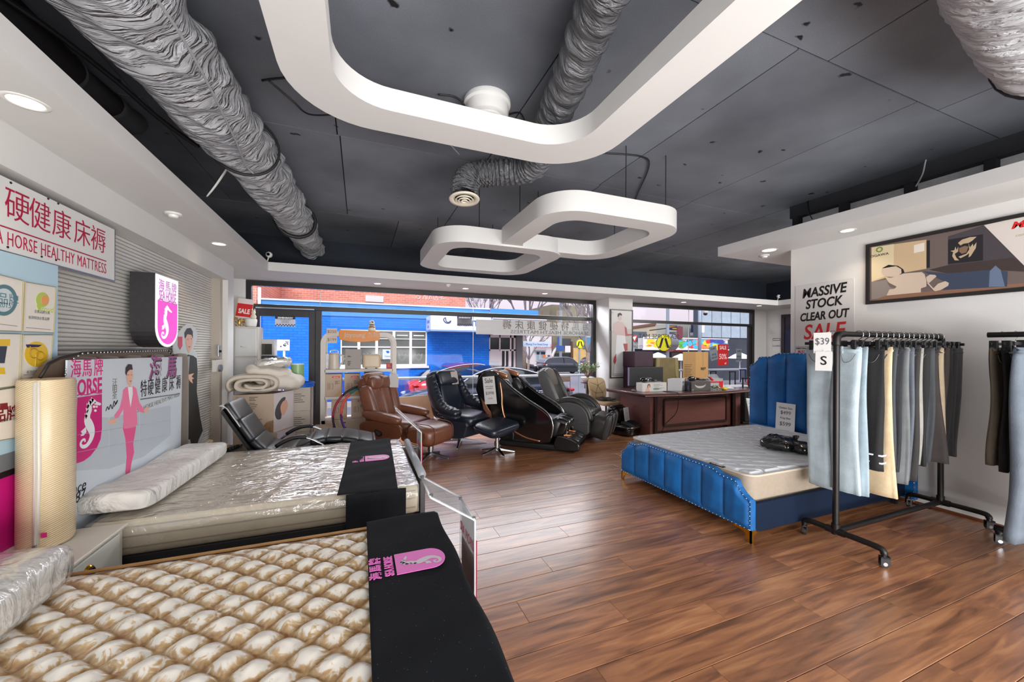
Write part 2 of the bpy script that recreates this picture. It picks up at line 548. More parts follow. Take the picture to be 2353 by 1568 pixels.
def slab_mat():
	"""black-painted ceiling sheet: roller smudges, chips and filled screw holes"""
	m = bpy.data.materials.new('ceiling_sheet'); m.use_nodes = True
	n, l = m.node_tree.nodes, m.node_tree.links
	b = n['Principled BSDF']
	tc = n.new('ShaderNodeTexCoord'); oi = n.new('ShaderNodeObjectInfo')
	geo = n.new('ShaderNodeNewGeometry')
	t = n.new('ShaderNodeTexNoise'); t.inputs['Scale'].default_value = 0.9; t.inputs['Detail'].default_value = 4
	l.new(geo.outputs['Position'], t.inputs['Vector'])
	t2 = n.new('ShaderNodeTexNoise'); t2.inputs['Scale'].default_value = 120; t2.inputs['Detail'].default_value = 2
	l.new(geo.outputs['Position'], t2.inputs['Vector'])
	v = n.new('ShaderNodeTexVoronoi'); v.inputs['Scale'].default_value = 4.2; v.inputs['Randomness'].default_value = 1
	mp = n.new('ShaderNodeMapping'); mp.inputs['Scale'].default_value = (1.0, 1.5, 1.0); mp.inputs['Rotation'].default_value = (0, 0, 0.5)
	nz = n.new('ShaderNodeTexNoise'); nz.inputs['Scale'].default_value = 14; nz.inputs['Detail'].default_value = 4
	l.new(geo.outputs['Position'], nz.inputs['Vector'])
	ad = n.new('ShaderNodeVectorMath'); ad.operation = 'MULTIPLY_ADD'; ad.inputs[1].default_value = (0.10, 0.10, 0.0)
	l.new(nz.outputs['Color'], ad.inputs[0]); l.new(geo.outputs['Position'], ad.inputs[2])
	l.new(ad.outputs[0], mp.inputs[0]); l.new(mp.outputs[0], v.inputs['Vector'])
	spot = n.new('ShaderNodeMapRange'); spot.inputs['From Min'].default_value = 0.08; spot.inputs['From Max'].default_value = 0.13
	l.new(v.outputs['Distance'], spot.inputs['Value'])
	r = n.new('ShaderNodeValToRGB')
	e = r.color_ramp.elements
	e[0].position, e[0].color = 0.30, L((96, 101, 110))
	e[1].position, e[1].color = 0.72, L((140, 146, 156))
	l.new(t.outputs['Fac'], r.inputs[0])
	mul = n.new('ShaderNodeMixRGB'); mul.blend_type = 'MULTIPLY'; mul.inputs[0].default_value = 0.35
	l.new(r.outputs[0], mul.inputs[1]); l.new(t2.outputs['Fac'], mul.inputs[2])
	mx = n.new('ShaderNodeMixRGB'); mx.inputs[1].default_value = L((22, 22, 24))
	sc_ = n.new('ShaderNodeSeparateColor'); l.new(v.outputs['Color'], sc_.inputs[0])
	gt = n.new('ShaderNodeMath'); gt.operation = 'GREATER_THAN'; gt.inputs[1].default_value = 0.36
	l.new(sc_.outputs[0], gt.inputs[0])
	mm = n.new('ShaderNodeMath'); mm.operation = 'MAXIMUM'
	l.new(spot.outputs[0], mm.inputs[0]); l.new(gt.outputs[0], mm.inputs[1]); l.new(mm.outputs[0], mx.inputs[0]); l.new(mul.outputs[0], mx.inputs[2])
	hs = n.new('ShaderNodeHueSaturation')
	mr = n.new('ShaderNodeMapRange'); mr.inputs['To Min'].default_value = 0.88; mr.inputs['To Max'].default_value = 1.1
	l.new(oi.outputs['Random'], mr.inputs['Value']); l.new(mr.outputs[0], hs.inputs['Value'])
	l.new(mx.outputs[0], hs.inputs['Color']); l.new(hs.outputs[0], b.inputs['Base Color'])
	b.inputs['Roughness'].default_value = 0.55
	return m
SHEET = slab_mat()
# floor of planks
floor = struct('floor', MB().bx(-2.6, 11.2, -3.2, 7.45, -0.12, -0.004), M('underlay', (92, 60, 44), 0.6))
def plank_mesh(ln, w=0.188):
	g, c, h = 0.0006, 0.0016, 0.0075
	o = [(g, g), (ln - g, g), (ln - g, w - g), (g, w - g)]
	i = [(g + c, g + c), (ln - g - c, g + c), (ln - g - c, w - g - c), (g + c, w - g - c)]
	mb = MB().add([(x, y, -h) for x, y in o] + [(x, y, -0.0012) for x, y in o] + [(x, y, 0) for x, y in i],
                  [(8, 9, 10, 11)] + [(a, (a + 1) % 4, 4 + (a + 1) % 4, 4 + a) for a in range(4)] + [(4 + a, 4 + (a + 1) % 4, 8 + (a + 1) % 4, 8 + a) for a in range(4)])
	return mesh_of('plank', mb, WOOD)
plank_long = plank_mesh(1.38)
def lay(me, x, y):
	p = bpy.data.objects.new('plank', me); COL.objects.link(p); p.parent = floor; p.location = (x, y, 0); p['kind'] = 'structure'
for r in range(36):
	y = 0.20 + r * 0.19
	x0, x1 = (0.0, 5.06) if y < 3.05 else ((-0.4, 6.6) if y < 5.0 else (-1.2, 6.8))
	off = (r * 0.517) % 1.38
	x = x0 - off
	while x < x1:
		a, b = max(x, x0), min(x + 1.38, x1)
		if b - a > 0.06:
			lay(plank_long if abs(b - a - 1.38) < 1e-4 else plank_mesh(b - a), a, y)
		x += 1.38
# ceiling of painted sheets
ceiling = struct('ceiling', MB().bx(-2.6, 11.2, -3.2, 7.45, 3.312, 3.42), DARK)
shm = {}
def sheet_panel(x0, x1, y0, y1):
	k = (round(x1 - x0, 3), round(y1 - y0, 3))
	if k not in shm:
		g = 0.005
		shm[k] = mesh_of('ceiling_panel', MB().bx(g, k[0] - g, g, k[1] - g, 0, 0.010), SHEET)
	p = bpy.data.objects.new('ceiling_panel', shm[k]); COL.objects.link(p); p.parent = ceiling; p.location = (x0, y0, 3.30); p['kind'] = 'structure'
for ry, y0, y1, xo in ((0, -2.65, -0.57, -0.19), (1, -0.57, 1.50, 0.08), (2, 1.50, 3.57, -0.19), (3, 3.57, 5.65, -0.17), (4, 5.65, 7.40, 0.5)):
	x = xo - 1.31 * 2
	while x < 10.9:
		sheet_panel(x, x + 1.31, y0, y1)
		x += 1.31
# soffits (dropped plaster ledges round the room)
ZS = 2.57
soff_l = struct('trim_1', MB().bx(-2.3, -1.20, -3.0, 7.4, ZS, 2.69), WHITE)
soff_f = struct('trim_2', MB().bx(-1.20, 9.35, 6.22, 7.4, ZS, 2.69), WHITE)
soff_e = struct('trim_3', MB().bx(9.35, 10.6, 3.4, 7.4, ZS, 2.69), WHITE)
soff_r = struct('trim_4', MB().prism([(4.44, -3, 2.765), (5.08, -3, 2.765), (5.08, 3.22, 2.765), (6.2, 3.22, 2.765), (6.2, 3.83, 2.765), (4.51, 3.81, 2.765)], (0, 0, 0.125)), WHITE)
# walls
struct('wall_left', MB().bx(-1.95, -1.586, -3.0, 5.93, 2.36, ZS).bx(-1.95, -1.586, 5.93, 6.16, 0, ZS).bx(-2.3, -2.2, -3, 7.4, 0, ZS), WHITE)
struct('wall_left_upper', MB().bx(-2.3, -2.2, -3, 7.4, 2.69, 3.31), BLACKP)
struct('wall_front', MB().bx(-2.3, -1.687, 7.17, 7.32, 0, ZS).bx(9.85, 10.6, 7.17, 7.32, 0, ZS).bx(4.83, 5.30, 7.05, 7.32, 0, ZS), WHITE)
struct('wall_front_upper', MB().bx(-2.3, 10.6, 7.17, 7.32, 2.69, 3.31), BLACKP_BLUELIT)
struct('pillar', MB().bx(4.83, 5.435, 6.70, 7.05, 0, ZS), WHITE)
struct('wall_right', MB().bx(5.08, 5.30, -3.0, 3.22, 0, 2.89), WHITE)
struct('wall_far_right', MB().bx(10.3, 10.45, 6.75, 7.17, 0, ZS).bx(10.3, 10.45, 2.0, 5.9, 0, ZS).bx(10.3, 10.45, 5.9, 6.75, 2.42, ZS), WHITE)
struct('wall_far_right_upper', MB().bx(10.3, 10.6, 2.0, 7.17, 2.69, 3.31), BLACKP_BLUELIT)
struct('wall_right_rear', MB().bx(5.30, 10.45, 1.9, 2.0, 0, 3.31), WHITE)
struct('wall_back', MB().bx(-2.3, 5.3, -3.1, -3.0, 0, 3.31), WHITE)
struct('baseboard_right', MB().bx(5.066, 5.08, -3, 3.22, 0, 0.022), M('dark_wood_bead', (112, 62, 34), 0.4))
# dark open framing over the right-hand wall with grey boards between the posts
cler = struct('trim_5', MB().bx(5.02, 5.14, -3.0, 3.20, 3.15, 3.30), BLACKP)
for y in (3.14, 2.64, 2.08, 1.555, 1.0, 0.4, -0.2):
	struct('frame_post', MB().bx(5.03, 5.13, y - 0.035, y + 0.035, 2.88, 3.16), BLACKP, cler)
yy = [3.20, 3.14, 2.64, 2.08, 1.555, 1.0, 0.4, -0.2]
for a, b in zip(yy[1:], yy[2:]):
	struct('infill_board', MB().bx(5.115, 5.135, b + 0.035, a - 0.035, 2.885, 3.155), M('grey_board', (226, 228, 230), 0.7, noise=(8, 0.12)), cler)
# door in the far right wall
d2 = struct('door_2', MB().bx(10.27, 10.33, 5.9, 5.98, 0, 2.42).bx(10.27, 10.33, 6.67, 6.75, 0, 2.42).bx(10.27, 10.33, 5.98, 6.67, 2.34, 2.42), BFRAME)
struct('door_leaf', MB().bx(10.29, 10.32, 5.98, 6.67, 0.01, 2.34), M('dark_glazed_door', (28, 30, 34), 0.2), d2)
# shopfront: window_1 with the entrance door, window_2
def bars(name, rects, y0, y1, parent=None, mat=BFRAME, nm=None):
	mb = MB()
	for x0, x1, z0, z1 in rects:
		mb.bx(x0, x1, y0, y1, z0, z1)
	return struct(name, mb, mat, parent, bevel=0.004)
w1 = bars('window_1', [(-1.687, -1.61, 0, 2.56), (4.75, 4.83, 0, 2.56), (-1.61, 4.75, 2.485, 2.56), (-0.61, 4.75, 0.0, 0.12)], 7.17, 7.26)
bars('transom_bar', [(-1.61, 4.75, 2.115, 2.19)], 7.165, 7.265, w1)
bars('mullion', [(-0.70, -0.61, 0, 2.115)], 7.165, 7.265, w1)
for x0, x1, z0, z1 in ((-1.61, -0.635, 2.19, 2.485), (-0.635, 2.043, 2.19, 2.485), (2.043, 4.75, 2.19, 2.485), (-0.61, 2.043, 0.12, 2.115), (2.043, 4.75, 0.12, 2.115)):
	struct('window_pane', MB().bx(x0 + 0.004, x1 - 0.004, 7.212, 7.218, z0, z1), GLASS, w1)
for x, z0, z1 in ((-0.635, 2.19, 2.485), (2.043, 2.19, 2.485), (2.043, 0.12, 2.115)):
	struct('silicone_joint', MB().bx(x - 0.004, x + 0.004, 7.208, 7.222, z0, z1), M('grey_silicone', (190, 192, 194), 0.5), w1)
d1 = bars('door_1', [(-1.605, -1.50, 0.01, 2.11), (-0.80, -0.705, 0.01, 2.11), (-1.50, -0.80, 2.00, 2.11), (-1.50, -0.80, 0.01, 0.10)], 7.18, 7.235)
struct('door_pane', MB().bx(-1.50, -0.80, 7.205, 7.211, 0.78, 2.0), GLASS, d1)
struct('kick_panel', MB().bx(-1.50, -0.80, 7.19, 7.225, 0.10, 0.78), BLACKPL, d1)
struct('door_lock', MB().bx(-0.775, -0.73, 7.13, 7.18, 0.84, 0.92).cyl((-0.75, 7.15, 0.62), (-0.75, 7.10, 0.62), 0.022).bx(-0.775, -0.73, 7.13, 7.18, 0.56, 0.68), BLACKPL, d1)
struct('closer_track', MB().bx(-1.55, -0.72, 7.155, 7.18, 2.122, 2.14), STEEL, d1)
w2 = bars('window_2', [(9.76, 9.85, 0, 2.56), (5.30, 9.76, 2.485, 2.56), (5.30, 9.76, 0, 0.12), (5.30, 5.36, 0, 2.56)], 7.17, 7.26)
bars('transom_bar', [(5.36, 9.76, 2.115, 2.18)], 7.165, 7.265, w2)
for x0, x1, z0, z1 in ((5.36, 7.565, 2.18, 2.485), (7.565, 9.76, 2.18, 2.485), (5.36, 7.565, 0.12, 2.115), (7.565, 9.76, 0.12, 2.115)):
	struct('window_pane', MB().bx(x0 + 0.004, x1 - 0.004, 7.212, 7.218, z0, z1), GLASS, w2)
for z0, z1 in ((2.18, 2.485), (0.12, 2.115)):
	struct('silicone_joint', MB().bx(7.561, 7.569, 7.208, 7.222, z0, z1), M('grey_silicone', (190, 192, 194), 0.5), w2)
bars('edge_jamb', [(9.66, 9.76, 0.12, 2.115)], 7.19, 7.25, w2)
# vinyl on the glass, read from inside so mirrored
FRG = frame((0, 7.205, 0), (1, 0, 0), (0, 0, 1))
def on_glass(x, z):
	return frame((x, 7.2045, z), (1, 0, 0), (0, 0, 1))
vs = thing('vinyl_strip', 'frosted grey vinyl strip across the upper glass with reversed shop name', 'window sticker', (3.4, 7.208, 1.92))
obj('film', MB().bx(2.096, 4.73, 7.2085, 7.2105, 1.775, 2.06), frosted_mat('frost_film', (205, 206, 206), 0.82), vs)
BRZ = M('bronze_letter', (112, 100, 90), 0.4)
for i, ch in enumerate('海馬特硬健康床褥'):
	text('character', ch, on_glass(4.60 - i * 0.265, 1.965), 0.20, BRZ if i > 1 else M('silver_letter', (150, 152, 156), 0.4), vs, 'CENTER', mirror=True)
text('lettering', 'SEAHORSE HEALTH MATTRESS', on_glass(4.66, 1.835), 0.105, M('grey_letter', (120, 122, 126), 0.4), vs, 'LEFT', sx=1.28, mirror=True)
vt = thing('vinyl_lettering', 'black reversed lettering on the glass above the round yellow sign', 'window sticker', (6.2, 7.207, 1.8))
text('lettering', 'SEA HORSE MAT', on_glass(7.25, 1.80), 0.15, LETB, vt, 'LEFT', sx=1.12, mirror=True)
vt2 = thing('vinyl_lines', 'small reversed vinyl lines beside the yellow crossing sign on right window', 'window sticker', (6.9, 7.207, 1.4))
for k, (s, x, z) in enumerate((('TOT CHO NGU', 7.35, 1.58), ('CO GIAC', 6.15, 1.56), ('NGU CHTUNG', 7.35, 1.46))):
	text('lettering', s, on_glass(x, z), 0.075, LETB if k < 2 else M('red_letter', (200, 30, 40), 0.5), vt2, 'LEFT', mirror=True)
CHK = M('navy_print', (30, 36, 82), 0.5)
def warning(x0, x1, z0, z1, label, y=7.198, dk=False):
	t = thing('warning_sticker', label, 'sticker', ((x0 + x1) / 2, y, (z0 + z1) / 2), 0, 'warning stickers on the shopfront glass')
	bg = M('sticker_grey', (206, 208, 222), 0.5) if not dk else M('sticker_dark', (110, 112, 124), 0.5)
	obj('backing', MB().bx(x0, x1, y, y + 0.002, z0, z1), bg, t)
	h = z1 - z0; w = x1 - x0
	obj('header_band', MB().bx(x0, x1, y - 0.001, y, z1 - 0.25 * h, z1), CHK, t)
	text('lettering', 'WARNING', frame(((x0 + x1) / 2, y - 0.0015, z1 - 0.13 * h), (1, 0, 0), (0, 0, 1)), 0.22 * h, LETW, t, 'CENTER', sx=1.25, bold=0.002, mirror=True)
	for i, s in enumerate(('THESE PREMISES ARE', 'UNDER VIDEO', 'SURVEILLANCE')):
		text('small_lettering', s, frame(((x0 + x1) / 2, y - 0.0012, z1 - (0.34 + 0.13 * i) * h), (1, 0, 0), (0, 0, 1)), 0.10 * h, CHK, t, 'CENTER', mirror=True)
	mb = MB(); nc = 14
	for i in range(nc):
		for j in range(2):
			if (i + j) % 2 == 0:
				mb.bx(x0 + w * i / nc, x0 + w * (i + 1) / nc, y - 0.001, y, z0 + 0.02 * h + 0.11 * h * j, z0 + 0.02 * h + 0.11 * h * (j + 1))
	obj('checker_band', mb, CHK, t)
warning(-1.29, -1.0, 1.84, 2.0, 'grey warning sticker with checkered band at top of door glass', y=7.2)
warning(1.72, 2.01, 1.93, 2.11, 'dark warning sticker hanging under transom beside grey vinyl strip', dk=True)
sl = thing('sale_poster', 'red poster on right window with white SALE and 50% lettering', 'poster', (8.7, 7.195, 1.36))
obj('sheet', MB().bx(8.525, 8.89, 7.192, 7.195, 1.085, 1.63), RED, sl)
for s, z, q in (('SALE', 1.545, 0.135), ('50%', 1.31, 0.19), ('off', 1.14, 0.07)):
	text('lettering', s, frame((8.71 if s != 'off' else 8.80, 7.1915, z), (1, 0, 0), (0, 0, 1)), q, LETW, sl, 'CENTER', bold=0.002, sx=0.85)
for k, (px_, py_, w_, h_, lab, sh) in enumerate(((1640, 812, 0.26, 0.36, 'grey price flyer on window to the left of red sale poster', -0.12), (1698, 817, 0.20, 0.34, 'grey price flyer on window to the right of red sale poster', 0.0))):
	p = PY(px_, py_, 7.19)
	f = thing('window_flyer', lab, 'flyer', p, 0, 'flyers on the right window')
	R_ = Matrix.Translation(p) @ rot('Y', -12 if k == 0 else 0)
	obj('sheet', MB().bx(-w_ / 2, w_ / 2, 0, 0.002, -h_ / 2, h_ / 2, R_), M('flyer_grey', (132, 142, 152), 0.6), f)
	for i, s in enumerate(('SALE', '', '$799', 'NOW')):
		if s:
			text('lettering', s, R_ @ frame((0, -0.001, h_ * (0.33 - 0.22 * i)), (1, 0, 0), (0, 0, 1)), 0.075, LETB, f, 'CENTER', mirror=True)
# things on and under the ceiling
def ring(name, label, x0, x1, y0, y1, w, r, z0, z1, wires, rz=0, cz=None):
	"""a hung rounded-rectangle loop of white board"""
	cx, cy = (x0 + x1) / 2, (y0 + y1) / 2
	t = thing(name, label, 'ceiling feature', (cx, cy, z0), math.radians(rz), 'hanging white loops')
	o = rrect(x1 - x0, y1 - y0, r, 10)
	i = rrect(x1 - x0 - 2 * w, y1 - y0 - 2 * w, max(r - w * 0.62, 0.06), 10)
	n = len(o); h = z1 - z0
	mb = MB().add([(x, y, 0) for x, y in o] + [(x, y, 0) for x, y in i] + [(x, y, h) for x, y in o] + [(x, y, h) for x, y in i],
                  [f for k in range(n) for j in [(k + 1) % n] for f in ((k, n + k, n + j, j), (2 * n + k, 2 * n + j, 3 * n + j, 3 * n + k), (k, j, 2 * n + j, 2 * n + k), (n + k, 3 * n + k, 3 * n + j, n + j))])
	obj('loop', mb, WHITE, t, smooth=True, local=True, auto=35)
	for x, y in wires:
		obj('hanging_wire', MB().cyl((x, y, h), (x, y, 3.30 - z0), 0.004, n=6), BLACKPL, t, local=True)
	return t
ring('ceiling_loop', 'large white rounded loop hanging nearest under the black ceiling', -0.36, 1.52, -0.45, 2.43, 0.23, 0.42, 2.80, 2.925, ((-0.6, -1.33), (0.6, -1.33)))
ring('ceiling_loop', 'small white rounded loop, nearer the windows of the joined pair', 0.72, 2.25, 3.86, 5.40, 0.21, 0.34, 2.60, 2.77, ((-0.3, -0.66), (0.4, -0.66), (-0.5, 0.66), (0.3, 0.66)))
ring('ceiling_loop', 'small white rounded loop, higher one joined behind its twin', 1.40, 2.86, 2.68, 4.15, 0.21, 0.34, 2.62, 2.79, ((0.05, -0.63), (0.5, -0.63), (-0.62, 0.2), (0.62, 0.3)))
def wrinkle_tube(path, rad, nr, ns, amp, seed, ribs=0, folds=1.0):
	"""soft duct: rings along a smooth path with folds running slantwise round it"""
	rnd = random.Random(seed)
	P = smoothpts(path, max(2, nr // max(1, len(path) - 1)), closed=False)
	n = len(P)
	ws = [(rnd.randint(1, 6), rnd.uniform(8, 60), rnd.uniform(0, 6.28), rnd.uniform(0.3, 1.0)) for _ in range(14)]
	mb = MB(); prev = None
	for i, p in enumerate(P):
		t = (P[min(i + 1, n - 1)] - P[max(i - 1, 0)]).normalized()
		a = (t.cross(Vector((0, 0, 1))) if prev is None else prev - t * prev.dot(t))
		if a.length < 1e-4:
			a = t.cross(Vector((1, 0, 0)))
		a.normalize(); prev = a
		b = t.cross(a)
		s = i / n
		R0 = rad(s) if callable(rad) else rad
		for k in range(ns):
			th = 2 * PI * k / ns
			d = 0
			for m_, f, ph, am in ws:
				d += am * (1 - abs(math.sin(0.5 * m_ * th * folds + 1.8 * f * s + ph + 0.8 * math.sin(2 * th + ph))) * 2)
			d *= amp / 4.0
			if ribs:
				d += amp * 1.2 * math.sin(2 * PI * ribs * s)
			mb.v.append(p + (a * math.cos(th) + b * math.sin(th)) * (R0 + d))
		if i:
			for k in range(ns):
				q = (k + 1) % ns
				mb.f.append(((i - 1) * ns + k, (i - 1) * ns + q, i * ns + q, i * ns + k))
	return mb
def fold_mat(nm, rgb, sc, st, dist, rough, stretch):
	m = M(nm, rgb, rough, noise=(5, 0.18), spec=0.6)
	n, l = m.node_tree.nodes, m.node_tree.links
	tc = n.new('ShaderNodeTexCoord'); mp = n.new('ShaderNodeMapping'); mp.inputs['Scale'].default_value = stretch; mp.inputs['Rotation'].default_value = (0, 0, 0.25)
	a = n.new('ShaderNodeTexNoise'); a.inputs['Scale'].default_value = sc; a.inputs['Detail'].default_value = 4; a.inputs['Distortion'].default_value = 0.8
	r = n.new('ShaderNodeValToRGB'); r.color_ramp.elements[0].position = 0.38; r.color_ramp.elements[1].position = 0.62
	bp = n.new('ShaderNodeBump'); bp.inputs['Strength'].default_value = st; bp.inputs['Distance'].default_value = dist
	l.new(tc.outputs['Object'], mp.inputs[0]); l.new(mp.outputs[0], a.inputs['Vector']); l.new(a.outputs['Fac'], r.inputs[0])
	l.new(r.outputs[0], bp.inputs['Height']); l.new(bp.outputs[0], n['Principled BSDF'].inputs['Normal'])
	return m
DUCT = fold_mat('grey_duct_wrap', (172, 173, 177), 2.6, 1.0, 0.05, 0.45, (1.0, 9.0, 2.0))
DUCTB = fold_mat('black_duct_wrap', (92, 93, 97), 6.0, 0.8, 0.02, 0.4, (1.0, 4.0, 1.0))
STRAP = M('black_strap', (26, 26, 28), 0.5)
dt = thing('air_duct', 'large grey wrinkled air duct running down the left of the ceiling', 'duct', (-0.85, 4.0, 3.05), 0, 'wrapped air ducts')
obj('sleeve', wrinkle_tube([(-1.12, 0.4, 3.03), (-1.02, 1.6, 3.02), (-0.92, 2.6, 3.02), (-0.84, 3.6, 3.05), (-0.78, 4.6, 3.07), (-0.74, 5.6, 3.08), (-0.72, 6.9, 3.10)], lambda s: 0.262 - 0.075 * s - 0.02 * math.exp(-((s - 0.475) / 0.015) ** 2), 420, 64, 0.030, 3), DUCT, dt, smooth=True)
for y, x, r, w in ((3.52, -0.845, 0.232, 0.03), (5.35, -0.745, 0.212, 0.10)):
	obj('strap', MB().tube([(x + r * math.cos(a), y - 0.02 + 0.05 * math.cos(a), 3.06 + r * math.sin(a)) for a in [2 * PI * k / 28 for k in range(28)]], 0.010 if w < 0.05 else 0.022, 6, closed=True), STRAP, dt, smooth=True)
obj('cable', MB().tube(smoothpts([(-0.80, 1.2, 2.80), (-0.72, 2.0, 2.83), (-0.74, 2.8, 2.82), (-0.78, 3.3, 2.825), (-0.76, 3.42, 2.815)], 6, False), 0.007, 6), M('grey_cable', (150, 152, 155), 0.5), dt, smooth=True)
du = thing('air_duct', 'grey wrinkled duct in the top right corner of the ceiling', 'duct', (3.0, 0.6, 3.05), 0, 'wrapped air ducts')
obj('sleeve', wrinkle_tube([(1.2, 0.34, 3.0), (2.0, 0.52, 2.99), (2.7, 0.64, 2.98), (3.15, 0.66, 2.97), (3.7, 0.48, 2.96), (4.1, 0.1, 2.96)], 0.27, 160, 48, 0.014, 9), fold_mat('light_duct_wrap', (196, 198, 202), 9.0, 0.7, 0.02, 0.5, (4.0, 1.0, 1.0)), du, smooth=True)
obj('strap', MB().tube([(3.02 + 0.02 * math.cos(a), 0.66 + 0.285 * math.cos(a), 2.975 + 0.285 * math.sin(a)) for a in [2 * PI * k / 28 for k in range(28)]], 0.008, 6, closed=True), STRAP, du, smooth=True)
dv = thing('flexible_duct', 'black ribbed flexible duct curling from ceiling to a round vent', 'duct', (1.2, 2.4, 3.1))
obj('sleeve', wrinkle_tube([(0.74, 0.5, 3.12), (0.98, 1.3, 3.12), (1.16, 2.0, 3.12), (1.27, 2.5, 3.11), (1.38, 2.86, 3.10), (1.36, 3.12, 3.09), (1.15, 3.27, 3.09), (0.95, 3.31, 3.05), (0.855, 3.29, 2.96), (0.84, 3.27, 2.84)], 0.115, 420, 36, 0.008, 5, ribs=48), DUCTB, dv, smooth=True)
vent = thing('round_vent', 'cream round ceiling vent with concentric rings below the black duct', 'vent', (0.84, 3.27, 2.79))
CREAM = M('cream_plastic', (226, 218, 200), 0.4)
TV = Matrix.Translation((0.84, 3.27, 2.80)) @ rot('X', -6)
obj('flange', MB().lathe((0, 0, 0), [(0.085, 0.03), (0.092, 0.0), (0.13, -0.004), (0.134, 0.004), (0.128, 0.012), (0.09, 0.03)], 32, TV, caps=False), CREAM, vent, smooth=True)
for r, z in ((0.075, -0.012), (0.052, -0.02), (0.028, -0.026)):
	obj('cone_ring', MB().lathe((0, 0, 0), [(r - 0.010, z + 0.016), (r, z), (r + 0.006, z + 0.004), (r - 0.004, z + 0.018)], 28, TV, caps=False), CREAM, vent, smooth=True)
obj('throat', MB().lathe((0, 0, 0), [(0.086, 0.028), (0.086, 0.03)], 24, TV), DARK, vent)
sp = thing('ceiling_speaker', 'white round surface-mounted drum on the ceiling above the large loop', 'ceiling fitting', (0.85, 2.66, 3.2))
obj('drum', MB().lathe((0.85, 2.66, 0), [(0.165, 3.30), (0.17, 3.29), (0.17, 3.265), (0.155, 3.255), (0.155, 3.20), (0.15, 3.175), (0.125, 3.162)], 36), WHITEPL, sp, smooth=True, auto=40)
obj('cover', MB().lathe((0.85, 2.66, 0), [(0.125, 3.165), (0.122, 3.15), (0.118, 3.148), (0.08, 3.147), (0.078, 3.149), (0.076, 3.147), (0.0, 3.146)], 36, caps=False), WHITEPL, sp, smooth=True, auto=40)
pp = thing('drain_pipe', 'fat black pipe running beside the left duct with couplings', 'pipe', (-1.6, 2.0, 3.12))
obj('pipe_run', MB().tube([(-1.62, -0.5, 3.12), (-1.62, 3.05, 3.12)], 0.10, 20), BLACKP, pp, smooth=True)
obj('reducer', MB().tube([(-1.62, 3.05, 3.12), (-1.62, 3.10, 3.13), (-1.60, 3.45, 3.15)], [0.11, 0.085, 0.085], 20), BLACKP, pp, smooth=True)
obj('coupling', MB().tube([(-1.62, 2.20, 3.12), (-1.62, 2.27, 3.12)], 0.112, 20), BLACKP, pp, smooth=True)
obj('end_elbow', MB().tube(smoothpts([(-1.60, 3.43, 3.15), (-1.60, 3.62, 3.15), (-1.60, 3.70, 3.18), (-1.60, 3.72, 3.20)], 4, False), 0.092, 18), BLACKP, pp, smooth=True)
def cable(name, label, pts, r, mat=None, cat='cable', g=None):
	o = obj(name, MB().tube(smoothpts(pts, 6, False), r, 6), mat or BLACKPL, smooth=True)
	return tag(o, label, cat, g)
CZ = 3.285
cable('ceiling_cable', 'black cable clipped along ceiling from flexible duct to small loop', [(1.45, 3.02, CZ), (1.75, 3.02, CZ), (2.05, 2.94, CZ), (2.42, 2.86, CZ), (2.62, 3.0, CZ), (2.95, 3.55, CZ), (3.3, 4.1, CZ), (3.55, 4.3, CZ), (4.1, 4.5, CZ)], 0.007)
cable('ceiling_cable', 'black cable from left duct to the large white loop', [(-0.62, 3.0, CZ), (-0.5, 2.93, CZ), (-0.3, 2.85, CZ), (-0.1, 2.75, 3.0)], 0.007)
cable('ceiling_cable', 'sagging black cable beside left duct, lower of two', [(-0.58, 2.98, CZ), (-0.45, 3.05, 3.22), (-0.35, 3.05, 3.15), (-0.18, 2.9, 3.1), (-0.05, 2.6, 2.98)], 0.006)
cable('ceiling_cable', 'thin grey cable from large loop to round vent duct', [(0.35, 2.70, 3.1), (0.5, 2.95, 3.22), (0.62, 3.15, 3.25), (0.80, 3.30, 3.2)], 0.005, M('grey_cable', (150, 152, 155), 0.5))
cable('ceiling_cable', 'short black cable to the right of the white drum', [(1.0, 2.68, 3.24), (1.12, 2.68, CZ), (1.2, 2.72, 3.2), (1.24, 2.66, 3.1)], 0.006)
cable('ceiling_cable', 'short black cable to the left of the white drum', [(0.69, 2.68, 3.24), (0.62, 2.68, CZ), (0.5, 2.7, CZ)], 0.006)
cable('ceiling_cable', 'bundle of black cables crossing from pipe to left duct', [(-1.52, 2.35, 3.05), (-1.40, 2.55, 3.03), (-1.30, 2.85, 3.01), (-1.22, 3.15, 2.98), (-1.10, 3.42, 2.95)], 0.014)
cable('ceiling_cable', 'thin white wires hanging over the right soffit', [PX(2340, 190, 4.45), PX(2280, 260, 4.6), PX(2200, 320, 4.75), PX(2137, 350, 4.95), PX(2120, 400, 4.9), PX(2105, 428, 4.75)], 0.006, M('pale_cable', (190, 192, 195), 0.5))
cable('ceiling_cable', 'thin black wire looping over far end of right soffit', [PX(1862, 455, 5.0), PX(1857, 465, 5.0), PX(1860, 490, 4.9), PX(1866, 503, 4.7)], 0.005)
cable('wire_loop', 'white wire loop hanging below the ceiling by left soffit', [(-1.02, 4.0, 3.2), (-1.10, 4.05, 3.05), (-1.20, 4.1, 2.9), (-1.24, 4.05, 2.80), (-1.16, 4.0, 2.90), (-1.05, 3.98, 3.1)], 0.005, WHITEPL)
